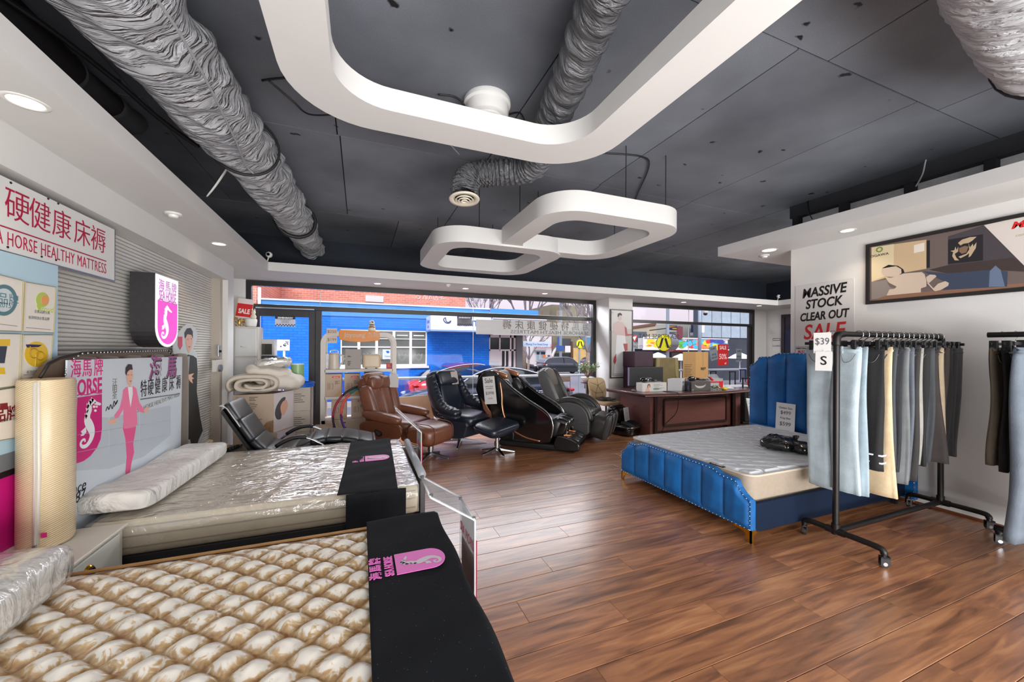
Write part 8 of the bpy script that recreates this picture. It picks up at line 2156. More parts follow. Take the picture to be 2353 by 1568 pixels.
pt2 = thing('size_tag', 'white size tag with a black letter S under the price tag', 'tag', (3.34, 1.86, 1.4))
TG2 = frame((3.325, 1.862, 1.415), (0.25, -1, 0), (0.03, 0.05, 1))
obj('tag_sheet', MB().bx(-0.052, 0.052, -0.075, 0.075, 0, 0.002, TG2), PAPER, pt2)
text('lettering', 'S', TG2 @ frame((0.0, 0.0, 0.003), (1, 0, 0), (0, 1, 0)), 0.095, LETB, pt2, 'CENTER', bold=0.001)
obj('string', MB().tube([TG2 @ Vector((0, 0.07, 0)), TG2 @ Vector((0, 0.085, 0.002))], 0.002, 5), LETW, pt2)
DR = ('dress', 'dress', 'clothes on the second rack', 0.56, 0.14)
T2 = ('trousers', 'trousers', 'clothes on the second rack', 0.25, 0.02)
hang(DR, 'grey chambray', (108, 118, 130), 4.58, 1.16, 0.62, 0.17, 'long grey chambray dress at front of the second rack', 'black clip hanger holding the long grey chambray dress', ry=84, th=0.05)
hang(T2, 'olive brown twill', (96, 86, 74), 4.62, 1.36, 0.34, 0.62, 'olive brown trousers furthest along second rack', 'black clip hanger holding the olive brown trousers', ry=90)
hang(T2, 'black twill', (36, 36, 38), 4.61, 1.29, 0.34, 0.60, 'black trousers beside the grey dress on second rack', 'black clip hanger holding black trousers beside grey dress', ry=88)
# posters on the right wall
NXm = Vector((-1, 0, 0))
def rw_(x, y, z): return frame((x, y, z), (0, -1, 0), (0, 0, 1))
XW = 5.08
cs_ = thing('clearance_poster', 'large white hand-lettered MASSIVE STOCK clearance poster on right wall', 'poster', (5.07, 2.86, 1.9))
pa = [PX(1828, 658, XW - 0.004), PX(1963, 640, XW - 0.004)]
obj('sheet', MB().bx(XW - 0.006, XW, pa[1].y, pa[0].y, 1.545, 2.30), M('poster_paper', (208, 206, 206), 0.5, noise=(4, 0.04)), cs_)
ym = (pa[0].y + pa[1].y) / 2
for s_, z, sz, mt, sxx in (('MASSIVE', 2.195, 0.155, LETB, 0.80), ('STOCK', 2.055, 0.150, LETB, 0.78), ('CLEAR OUT', 1.905, 0.135, LETB, 0.70), ('SALE', 1.715, 0.25, M('brush_red', (206, 44, 42), 0.5), 0.82)):
	text('lettering', s_, rw_(XW - 0.007, ym, z) @ rot('Z', 2.5), sz, mt, cs_, 'CENTER', sx=sxx, bold=0.004, shear=0.2)
for k in range(2):
	t = thing('small_notice', 'small white EVERYTHING MUST GO notice, ' + ('left one' if k == 0 else 'right one') + ' under clearance poster', 'poster', (5.07, 3.1 - 0.22 * k, 1.5), 0, 'small notices under the clearance poster')
	y1 = pa[0].y - 0.005 - 0.145 * k
	obj('sheet', MB().bx(XW - 0.006, XW, y1 - 0.14, y1, 1.36, 1.54), M('poster_paper', (208, 206, 206), 0.5), t)
	obj('border', MB().tube([(XW - 0.007, y1, 1.54), (XW - 0.007, y1 - 0.14, 1.54), (XW - 0.007, y1 - 0.14, 1.36), (XW - 0.007, y1, 1.36)], 0.0016, 4, closed=True), INK, t)
	for s_, z, sz, mt in (('EVERYTHING', 1.518, 0.026, LETB), ('MUST', 1.478, 0.042, M('brush_red', (206, 44, 42), 0.5)), ('GO!', 1.43, 0.045, M('brush_red', (206, 44, 42), 0.5))):
		text('lettering', s_, rw_(XW - 0.007, y1 - 0.07, z), sz, mt, t, 'CENTER', sx=0.8, bold=0.0006)
pic = thing('framed_picture', 'wide black-framed advertising picture of a white massage chair on right wall', 'picture', (5.06, 1.7, 2.3))
y0p, y1p, z0p, z1p = 0.90, 2.434, 1.992, 2.637
fm_ = MB()
for a, b, c_, d_ in ((y0p, y1p, z0p, z0p + 0.034), (y0p, y1p, z1p - 0.034, z1p), (y0p, y0p + 0.034, z0p + 0.034, z1p - 0.034), (y1p - 0.034, y1p, z0p + 0.034, z1p - 0.034)):
	fm_.bx(XW - 0.03, XW, a, b, c_, d_)
obj('frame', fm_, M('dark_picture_frame', (38, 36, 36), 0.3), pic, bevel=0.003)
XPc = XW - 0.016
obj('print_sheet', MB().bx(XPc, XW - 0.004, y0p + 0.02, y1p - 0.02, z0p + 0.02, z1p - 0.02), M('picture_brown_wall', (112, 98, 94), 0.35), pic)
def PR(pts, e=0): return [PX(u, v, XPc - e) for u, v in pts]
c6 = lambda x, y: (1960 + x / 5.987, 460 + y / 5.987)
def pp(name, pts, mat, e):
	return poly(name, PR([c6(*q) for q in pts], e), mat, pic, NXm, 0.0005)
pp('cream_wall_print', [(255, 650), (1010, 545), (1010, 945), (640, 1010), (255, 1130)], M('picture_cream', (206, 180, 144), 0.35), 0.0004)
pp('glow_print', [(255, 655), (560, 605), (560, 1000), (255, 1120)], M('picture_pale_cream', (222, 206, 170), 0.35), 0.001)
pp('carpet_print', [(255, 1130), (640, 1060), (640, 1310), (255, 1370)], M('picture_grey_carpet', (142, 132, 126), 0.35), 0.0008)
pp('wood_floor_print', [(255, 1385), (470, 1310), (1250, 1240), (2353, 1140), (2353, 1190), (255, 1395)], M('picture_floor', (140, 104, 84), 0.35), 0.0012)
pp('dark_wall_print', [(1310, 500), (1800, 345), (2353, 900), (2353, 960), (1310, 900)], M('picture_dark_wall', (74, 68, 74), 0.35), 0.0006)
pp('art_panel_print', [(1310, 545), (1790, 470), (1790, 830), (1310, 880)], M('picture_art_dark', (40, 38, 42), 0.35), 0.0012)
pp('sofa_print', [(1050, 960), (1290, 900), (1560, 870), (1880, 830), (2200, 790), (2353, 900), (2353, 985), (1900, 960), (1300, 1010)], M('picture_sofa', (66, 56, 54), 0.35), 0.0016)
pp('blue_front_print', [(960, 980), (1300, 1010), (1880, 960), (2130, 980), (2120, 1190), (1300, 1235), (1240, 1240), (1330, 1150), (1130, 1060)], M('picture_slate_blue', (62, 72, 92), 0.35), 0.0022)
pp('gloss_print', [(1880, 980), (1960, 900), (2030, 960), (2090, 1190), (1870, 1195)], M('picture_steel_blue', (104, 120, 146), 0.35), 0.0027)
pp('pillar_print', [(1015, 560), (1058, 552), (1058, 930), (1015, 938)], M('picture_art_dark', (40, 38, 42), 0.35), 0.0014)
pp('lamp_print', [(838, 620), (982, 585), (982, 700), (838, 730)], M('picture_white', (232, 224, 212), 0.35), 0.0014)
WCH = M('picture_chair_white', (206, 188, 170), 0.35)
pp('chair_head_print', [(400, 960), (430, 920), (590, 905), (660, 940), (670, 1000), (620, 1045), (520, 1060), (430, 1040), (395, 1000)], WCH, 0.0032)
pp('chair_headband_print', [(400, 940), (490, 890), (620, 905), (690, 950), (710, 1000), (670, 1010), (665, 950), (590, 908), (430, 922)], M('picture_art_dark', (40, 38, 42), 0.35), 0.0036)
pp('chair_body_print', [(440, 1062), (520, 1070), (700, 1010), (945, 990), (985, 1020), (1010, 1100), (1010, 1190), (935, 1215), (935, 1270), (460, 1315), (500, 1230), (560, 1225), (600, 1190), (500, 1140)], WCH, 0.0030)
pp('chair_shadow_print', [(500, 1140), (600, 1190), (580, 1215), (520, 1200), (470, 1130)], M('picture_brown_wall', (112, 98, 94), 0.35), 0.0040)
pp('chair_leg_print', [(1005, 1060), (1060, 1025), (1130, 1030), (1150, 1050), (1050, 1140), (1020, 1130)], WCH, 0.0036)
pp('chair_foot_print', [(1100, 1220), (1170, 1150), (1270, 1115), (1320, 1140), (1310, 1180), (1200, 1240), (1130, 1255)], WCH, 0.0036)
pp('chair_strut_print', [(1015, 1140), (1035, 1135), (1130, 1240), (1115, 1250)], WCH, 0.0038)
for k, pts in enumerate((((1445, 590), (1500, 545), (1610, 510), (1700, 505), (1640, 560), (1590, 590), (1520, 600), (1480, 625)), ((1340, 700), (1395, 690), (1410, 640), (1425, 690), (1450, 640), (1445, 710), (1400, 740), (1420, 790), (1460, 830), (1400, 830), (1365, 770), (1380, 715)), ((1590, 590), (1610, 650), (1650, 600), (1655, 640), (1700, 580), (1690, 660), (1620, 770), (1590, 790), (1600, 730), (1560, 760), (1480, 800), (1450, 780), (1560, 740), (1600, 680)), ((1460, 660), (1540, 630), (1590, 640), (1560, 720), (1500, 740), (1460, 710)))):
	pp('splash_print', pts, M('picture_sand' if k < 3 else 'picture_clay', (190, 168, 140) if k < 3 else (132, 104, 84), 0.35), 0.0018 + 0.0002 * k)
pp('white_wedge_print', [(1800, 345), (2353, 225), (2353, 900)], M('picture_offwhite', (214, 206, 200), 0.35), 0.0026)
ringc = PX(*c6(367, 682), XPc - 0.003)
obj('green_ring', MB().tube([(ringc.x, ringc.y - 0.023 * math.cos(a), ringc.z + 0.022 * math.sin(a)) for a in [2 * PI * k / 24 for k in range(24)]], 0.005, 6, closed=True), M('leaf_green_ink', (96, 140, 50), 0.4), pic)
text('lettering', 'OGAWA', rw_(XPc - 0.003, PX(*c6(365, 758), XPc).y, PX(*c6(365, 758), XPc).z), 0.036, M('dark_green_ink', (72, 76, 58), 0.4), pic, 'CENTER', sx=1.1)
pm = PX(*c6(2175, 360), XPc - 0.003)
text('lettering', 'MASTER', rw_(XPc - 0.003, pm.y, pm.z), 0.075, M('strong_red_ink', (206, 30, 34), 0.4), pic, 'LEFT', bold=0.003, shear=0.25, sx=1.1)
pm = PX(*c6(2235, 490), XPc - 0.003)
text('lettering', 'comfort', rw_(XPc - 0.003, pm.y, pm.z), 0.032, M('tan_ink', (176, 150, 120), 0.4), pic, 'LEFT')
# notice on the far right wall return
nt = thing('pillar_notice', 'small white notice with blue box on far right wall', 'notice', (10.29, 6.9, 1.7))
obj('sheet', MB().bx(10.292, 10.30, 6.78, 6.98, 1.45, 1.82), PAPER, nt)
obj('blue_box', MB().tube([(10.290, 6.97, 1.80), (10.290, 6.79, 1.80), (10.290, 6.79, 1.75), (10.290, 6.97, 1.75)], 0.006, 4, closed=True), CHK, nt)
text('lettering', 'GUARD', rw_(10.29, 6.88, 1.60), 0.06, INK, nt, 'CENTER')
# the street outside
ASPH = M('asphalt', (118, 120, 124), 0.85, noise=(30, 0.12))
PAVE = M('pavement', (168, 166, 162), 0.8, noise=(10, 0.1))
struct('footpath', MB().bx(-9, 32, 7.32, 8.75, -0.6, -0.03), PAVE)
road = MB()
ys = [(8.75, -0.45), (15, -0.45), (20, -0.55), (40, -1.10), (90, -1.6)]
for (a, za), (b, zb_) in zip(ys, ys[1:]):
	road.add([(-30, a, za), (70, a, za), (70, b, zb_), (-30, b, zb_)], [(0, 1, 2, 3)])
struct('road', road, ASPH)
struct('far_pavement', MB().bx(-14, 6.3, 13.6, 18, -0.5, -0.30), PAVE)
GALV = M('galvanised_rail', (176, 182, 184), 0.35, 0.6)
rlg = thing('handrail', 'grey steel handrail running outside along the shopfront windows', 'railing', (3.0, 8.2, -0.03))
obj('top_rail', MB().tube([(-0.5, 8.2, 0.875), (5.35, 8.2, 0.85), (5.45, 8.2, 0.82), (5.45, 8.2, 0.72)], 0.032, 10), GALV, rlg, smooth=True)
for x in (0.4, 2.9, 5.25):
	obj('post', MB().cyl((x, 8.2, -0.03), (x, 8.2, 0.85), 0.026, n=10), GALV, rlg, smooth=True, auto=40)
rl2 = thing('handrail', 'grey steel handrail outside the right-hand window behind the cases', 'railing', (8.5, 8.2, -0.03))
obj('top_rail', MB().tube([(6.4, 8.2, 0.92), (13.0, 8.2, 0.90)], 0.030, 10), GALV, rl2, smooth=True)
for x in (6.6, 9.4, 12.2):
	obj('post', MB().cyl((x, 8.2, -0.03), (x, 8.2, 0.90), 0.026, n=10), GALV, rl2, smooth=True, auto=40)
och = thing('outdoor_chair', 'brown backed cafe chair out on the street beyond the rail', 'chair', (5.1, 9.0, -0.45))
obj('back', MB().bx(4.86, 5.24, 8.96, 9.0, 0.62, 0.86), M('brown_rattan', (120, 100, 82), 0.6, noise=(60, 0.3)), och, bevel=0.02)
obj('seat', MB().bx(4.84, 5.26, 8.60, 9.0, 0.0, 0.05), M('brown_rattan', (120, 100, 82), 0.6, noise=(60, 0.3)), och, bevel=0.01)
for x in (4.86, 5.24):
	for y in (8.62, 8.98):
		obj('leg', MB().cyl((x, y, -0.45 if y > 8.75 else -0.03), (x, y, 0.70 if y > 8.7 else 0.0), 0.012, n=8), STEEL, och)
def brick_mat(nm, c1, c2, mortar, sc=1.0, bumpv=0.5):
	m = bpy.data.materials.new(nm); m.use_nodes = True
	n, l = m.node_tree.nodes, m.node_tree.links
	b = n['Principled BSDF']
	tc = n.new('ShaderNodeTexCoord'); sp = n.new('ShaderNodeSeparateXYZ'); cb = n.new('ShaderNodeCombineXYZ')
	l.new(tc.outputs['Object'], sp.inputs[0]); l.new(sp.outputs['X'], cb.inputs['X']); l.new(sp.outputs['Z'], cb.inputs['Y'])
	t = n.new('ShaderNodeTexBrick')
	t.inputs['Scale'].default_value = sc
	t.inputs['Brick Width'].default_value = 0.24; t.inputs['Row Height'].default_value = 0.086; t.inputs['Mortar Size'].default_value = 0.008
	t.inputs['Color1'].default_value = L(c1); t.inputs['Color2'].default_value = L(c2); t.inputs['Mortar'].default_value = L(mortar)
	l.new(cb.outputs[0], t.inputs['Vector'])
	nz = n.new('ShaderNodeTexNoise'); nz.inputs['Scale'].default_value = 2.0; nz.inputs['Detail'].default_value = 5
	l.new(tc.outputs['Object'], nz.inputs['Vector'])
	mr = n.new('ShaderNodeMapRange'); mr.inputs['To Min'].default_value = 0.78; mr.inputs['To Max'].default_value = 1.2
	l.new(nz.outputs['Fac'], mr.inputs['Value'])
	vm = n.new('ShaderNodeVectorMath'); vm.operation = 'SCALE'
	l.new(t.outputs['Color'], vm.inputs[0]); l.new(mr.outputs[0], vm.inputs['Scale']); l.new(vm.outputs[0], b.inputs['Base Color'])
	bp = n.new('ShaderNodeBump'); bp.inputs['Strength'].default_value = bumpv; bp.inputs['Distance'].default_value = 0.02; bp.invert = True
	l.new(t.outputs['Fac'], bp.inputs['Height']); l.new(bp.outputs[0], b.inputs['Normal'])
	b.inputs['Roughness'].default_value = 0.7
	return m
BLUEB = brick_mat('blue_painted_brick', (12, 132, 244), (8, 118, 232), (8, 108, 216), bumpv=0.9)
BLUET = M('blue_trim_paint', (70, 146, 216), 0.5)
REDB = brick_mat('old_red_brick', (226, 146, 122), (206, 126, 102), (230, 186, 168))
bb_ = thing('blue_building', 'bright blue painted brick building across the street with white windows', 'building', (1.0, 14.2, -0.4))
WX0, WX1, WZ0, WZ1 = -0.62, 2.24, 0.86, 2.12
wall = MB()
for x0, x1, z0, z1 in ((-2.95, WX0, -0.45, 2.55), (WX1, 4.60, -0.45, 2.55), (WX0, WX1, -0.45, WZ0), (WX0, WX1, WZ1, 2.55)):
	wall.bx(x0, x1, 14.0, 14.3, z0, z1)
obj('wall', wall, BLUEB, bb_)
obj('parapet', MB().bx(-2.95, 4.60, 13.97, 14.3, 2.55, 2.98), BLUET, bb_)
obj('coping', MB().bx(-2.97, 4.62, 13.93, 14.32, 2.98, 3.03), M('white_coping', (226, 228, 230), 0.5), bb_)
obj('downpipe', MB().cyl((-2.92, 13.94, -0.4), (-2.92, 13.94, 3.35), 0.045, n=10), M('white_coping', (226, 228, 230), 0.5), bb_, smooth=True)
obj('plinth', MB().bx(-2.95, 4.60, 13.96, 14.0, -0.45, 0.40), M('deep_blue_plinth', (8, 70, 170), 0.6), bb_)
WFR = M('white_window_paint', (228, 228, 224), 0.45)
obj('window_sill', MB().bx(WX0 - 0.06, WX1 + 0.06, 13.92, 14.05, WZ0 - 0.08, WZ0), WFR, bb_)
DG = M('dim_window_glass', (92, 98, 92), 0.1)
nb = 5; bw = (WX1 - WX0) / nb
for k in range(nb):
	x0, x1 = WX0 + bw * k, WX0 + bw * (k + 1)
	f = MB()
	for r_ in ((x0, x0 + 0.045, WZ0, WZ1), (x1 - 0.045, x1, WZ0, WZ1), (x0 + 0.045, x1 - 0.045, WZ0, WZ0 + 0.06), (x0 + 0.045, x1 - 0.045, WZ1 - 0.05, WZ1), (x0 + 0.045, x1 - 0.045, 1.50, 1.545), (x0 + 0.045, x1 - 0.045, 1.80, 1.825)):
		f.bx(r_[0], r_[1], 14.02, 14.09, r_[2], r_[3])
	w = obj('window', f, WFR, bb_)
	for a, b in ((WZ0 + 0.06, 1.50), (1.545, 1.80), (1.825, WZ1 - 0.05)):
		obj('pane', MB().bx(x0 + 0.045, x1 - 0.045, 14.06, 14.07, a, b), DG, w)
	cx = (x0 + x1) / 2
	if k != 2:
		obj('etched_motif', MB().tube(smoothpts([(cx - 0.13, 14.055, 1.30), (cx - 0.06, 14.055, 1.22), (cx, 14.055, 1.30), (cx + 0.06, 14.055, 1.22), (cx + 0.13, 14.055, 1.30), (cx + 0.08, 14.055, 1.12), (cx, 14.055, 1.05), (cx - 0.08, 14.055, 1.12)], 4), 0.008, 4, closed=True), M('etched_line', (176, 182, 176), 0.4), w)
	if k in (2, 3, 4):
		obj('light_strip', MB().bx(x0 + 0.1, x1 - 0.1, 14.052, 14.058, 1.93, 1.955), M('tube_lamp', (240, 244, 240), 0.4, emit=1.0), w)
obj('window_poster', MB().bx(0.72, 1.08, 14.03, 14.05, 1.10, 1.44), M('clinic_poster_white', (206, 220, 230), 0.5), bb_)
obj('poster_mark', MB().prism([(0.82, 14.028, 1.38), (0.92, 14.028, 1.40), (0.95, 14.028, 1.33), (0.88, 14.028, 1.30)], (0, 0.002, 0)), M('clinic_blue', (28, 96, 176), 0.5), bb_)
text('poster_lettering', 'Dental', frame((0.90, 14.027, 1.20), (1, 0, 0), (0, 0, 1)), 0.09, M('clinic_blue', (28, 96, 176), 0.5), bb_, 'CENTER')
# projecting clinic sign, its awning and corner shopfront
cg = thing('clinic_sign', 'white projecting sign box with blue mark over the blue wall', 'sign', (3.0, 13.4, 2.4))
obj('sign_box', MB().bx(2.20, 4.35, 13.0, 13.98, 2.12, 2.60), M('sign_box_white', (222, 228, 232), 0.4), cg, bevel=0.01)
obj('base_edge', MB().bx(2.19, 4.36, 12.98, 13.98, 2.07, 2.12), M('sign_base_blue', (120, 160, 206), 0.4), cg)
obj('tooth_mark', MB().tube(smoothpts([(2.64, 12.99, 2.50), (2.70, 12.99, 2.53), (2.72, 12.99, 2.42), (2.80, 12.99, 2.38), (2.88, 12.99, 2.44), (2.84, 12.99, 2.36), (2.72, 12.99, 2.36), (2.64, 12.99, 2.44)], 4), 0.014, 5, closed=True), M('clinic_blue_dark', (24, 52, 110), 0.5), cg)
text('lettering', 'DENTAL', frame((3.12, 12.985, 2.36), (1, 0, 0), (0, 0, 1)), 0.28, M('clinic_blue', (28, 96, 176), 0.5), cg, 'LEFT', bold=0.004)
text('side_lettering', 'Dental', frame((2.192, 13.5, 2.42), (0, -1, 0), (0, 0, 1)), 0.2, M('clinic_blue', (28, 96, 176), 0.5), cg, 'CENTER')
text('side_lettering', 'Smile', frame((2.192, 13.5, 2.24), (0, -1, 0), (0, 0, 1)), 0.16, M('clinic_blue', (28, 96, 176), 0.5), cg, 'CENTER')
aw = thing('awning', 'grey awning with white rim over the glazed corner shopfront', 'awning', (5.0, 13.4, 2.1))
obj('canopy', MB().prism([(4.35, 12.9, 2.02), (6.4, 12.9, 2.02), (6.4, 14.6, 2.02), (4.35, 14.6, 2.02)], (0, 0, 0.10)), M('awning_grey', (150, 156, 160), 0.6), aw)
obj('fascia', MB().bx(4.36, 6.44, 12.84, 12.9, 1.98, 2.55), M('awning_fascia', (196, 200, 204), 0.5), aw)
obj('white_rim', MB().bx(4.36, 6.46, 12.80, 12.9, 2.55, 2.62), M('white_coping', (226, 228, 230), 0.5), aw)
obj('blue_fascia', MB().bx(4.4, 6.3, 13.2, 13.3, 2.62, 2.95), BLUET, aw)
hs = aw
obj('hanging_sign', MB().prism([(6.45, 15.0, 1.58), (8.05, 15.6, 1.58), (8.05, 15.6, 1.80), (6.45, 15.0, 1.82)], (0, 0.06, 0)), M('pale_blue_sign', (196, 214, 222), 0.5), hs)
text('lettering', 'Phuong Tran Dental Group', frame((7.25, 15.28, 1.69), (1.6, 0.6, 0), (0, 0, 1)), 0.125, M('clinic_blue', (28, 96, 176), 0.5), hs, 'CENTER')
cf = thing('corner_shopfront', 'glazed corner shopfront with white door beside the blue wall', 'building', (5.3, 14.3, -0.4))
obj('side_wall', MB().bx(5.74, 6.0, 14.0, 17.0, -0.45, 2.6), M('grey_pier', (104, 108, 112), 0.6), cf)
FR = MB()
for r_ in ((4.62, 4.68, -0.3, 2.02), (5.05, 5.10, -0.3, 2.02), (5.50, 5.56, -0.3, 2.02), (4.62, 5.74, 1.92, 2.02), (4.62, 5.74, 1.40, 1.46), (5.66, 5.74, -0.3, 2.02)):
	FR.bx(r_[0], r_[1], 14.1, 14.18, r_[2], r_[3])
obj('frame', FR, WFR, cf)
for x0, x1, z0, z1 in ((4.68, 5.05, 1.46, 1.92), (5.10, 5.50, 1.46, 1.92), (5.56, 5.66, -0.3, 1.92), (5.10, 5.50, -0.3, 1.40)):
	obj('pane', MB().bx(x0, x1, 14.14, 14.15, z0, z1), M('dark_shop_glass', (60, 68, 70), 0.08), cf)
dr_ = obj('door', MB().bx(5.10, 5.16, 14.10, 14.14, -0.3, 1.40).bx(5.44, 5.50, 14.10, 14.14, -0.3, 1.40).bx(5.28, 5.33, 14.10, 14.14, -0.3, 1.40), WFR, cf)
obj('poster', MB().bx(4.68, 5.05, 14.10, 14.13, -0.2, 1.40), M('pale_poster', (206, 226, 232), 0.5), cf)
obj('poster_top', MB().bx(4.68, 5.05, 14.09, 14.10, 0.98, 1.40), M('poster_white', (228, 228, 226), 0.5), cf)
obj('poster_mark', MB().prism([(4.72, 14.085, 0.88), (4.80, 14.085, 0.60), (4.90, 14.085, 0.50), (4.84, 14.085, 0.70), (4.86, 14.085, 0.86), (4.78, 14.085, 0.74)], (0, 0.004, 0)), M('clinic_blue', (28, 96, 176), 0.5), cf)
rb = thing('brick_building', 'old red brick building rising behind the blue parapet', 'building', (-2, 18.2, 0))
obj('wall', MB().bx(-14, 4.7, 18.0, 18.4, -0.5, 5.6), REDB, rb)
obj('lead_line', MB().bx(-14, 4.7, 17.97, 18.0, 4.18, 4.20), M('dark_lead', (92, 70, 66), 0.6), rb)
obj('side_wall', MB().bx(-14, -3.05, 14.2, 18.0, -0.5, 5.0), REDB, rb)
obj('grille', MB().bx(0.2, 0.95, 17.96, 18.0, 3.52, 3.80), M('vent_white', (216, 216, 210), 0.5), rb)
GRF = M('graffiti_white', (226, 222, 220), 0.6)
gr = MB()
for k, pts in enumerate(([(2.35, 3.78), (2.45, 3.92), (2.55, 3.80), (2.45, 3.74), (2.60, 3.86)], [(2.68, 3.74), (2.75, 3.95), (2.82, 3.74), (2.88, 3.95)], [(2.95, 3.75), (3.02, 3.92), (3.10, 3.78), (2.98, 3.82)], [(3.15, 3.92), (3.22, 3.74), (3.30, 3.94), (3.35, 3.72)], [(3.42, 3.85), (3.6, 3.92), (3.5, 3.80), (3.75, 3.85)])):
	gr.tube(smoothpts([(x, 17.99, z) for x, z in pts], 5, False), 0.014, 4)
obj('graffiti', gr, GRF, rb)
# street trees, bare
BRK = M('tree_bark', (132, 118, 104), 0.8, noise=(10, 0.2))
TWG = M('twig_grey', (128, 122, 122), 0.8)
def tree(label, x, y, zg, h, r, seed, depth=5, spread=0.55, mat=None, first=0.32):
	t = thing('bare_tree', label, 'tree', (x, y, zg), 0, 'bare street trees')
	rnd = random.Random(seed)
	tr, br_ = MB(), MB()
	top = Vector((x + 0.05, y, zg + h * first))
	tr.tube([(x, y, zg), (x + 0.02, y, zg + h * first * 0.5), top], [r, r * 0.8, r * 0.7], 8)
	def grow(p, d, ln, rr_, k):
		q = p + d * ln
		m_ = (p + q) / 2 + Vector((rnd.uniform(-1, 1), rnd.uniform(-1, 1), rnd.uniform(-0.3, 0.5))) * ln * 0.08
		br_.tube([p, m_, q], [rr_, rr_ * 0.85, rr_ * 0.65], 5 if k > 2 else 4, caps=False)
		if k == 0:
			return
		for _ in range(3 if k > 2 else 2 + (rnd.random() < 0.5)):
			e = (d + Vector((rnd.uniform(-1, 1), rnd.uniform(-1, 1), rnd.uniform(-0.35, 0.75))) * spread).normalized()
			grow(q if rnd.random() < 0.6 else m_.lerp(q, rnd.random()), e, ln * rnd.uniform(0.62, 0.82), rr_ * 0.62, k - 1)
	for k in range(4):
		a = 2 * PI * k / 4 + rnd.uniform(-0.4, 0.4)
		grow(top, Vector((math.cos(a) * 0.6, math.sin(a) * 0.5, 0.9)).normalized(), h * 0.22, r * 0.5, depth)
	obj('trunk', tr, BRK, t, smooth=True)
	obj('branches', br_, mat or TWG, t)
	return t
tree('bare young street tree with forked trunk before the white shops', 8.9, 20.0, -0.55, 4.4, 0.10, 5, 4)
tree('bare street tree with pale forked limbs beside the far crossing sign', 10.6, 16.5, -0.48, 5.6, 0.14, 9, 5)
tree('wide bare grey tree filling the sky at top of left window', 13.0, 30.0, -0.8, 12.0, 0.22, 14, 6)
tree('bare tree showing at the top left of the right window', 16.5, 24.0, -0.65, 9.0, 0.2, 17, 5)
tree('low leafless tree standing behind the red brick parapet', 8.0, 27.0, -0.7, 8.5, 0.16, 23, 5)
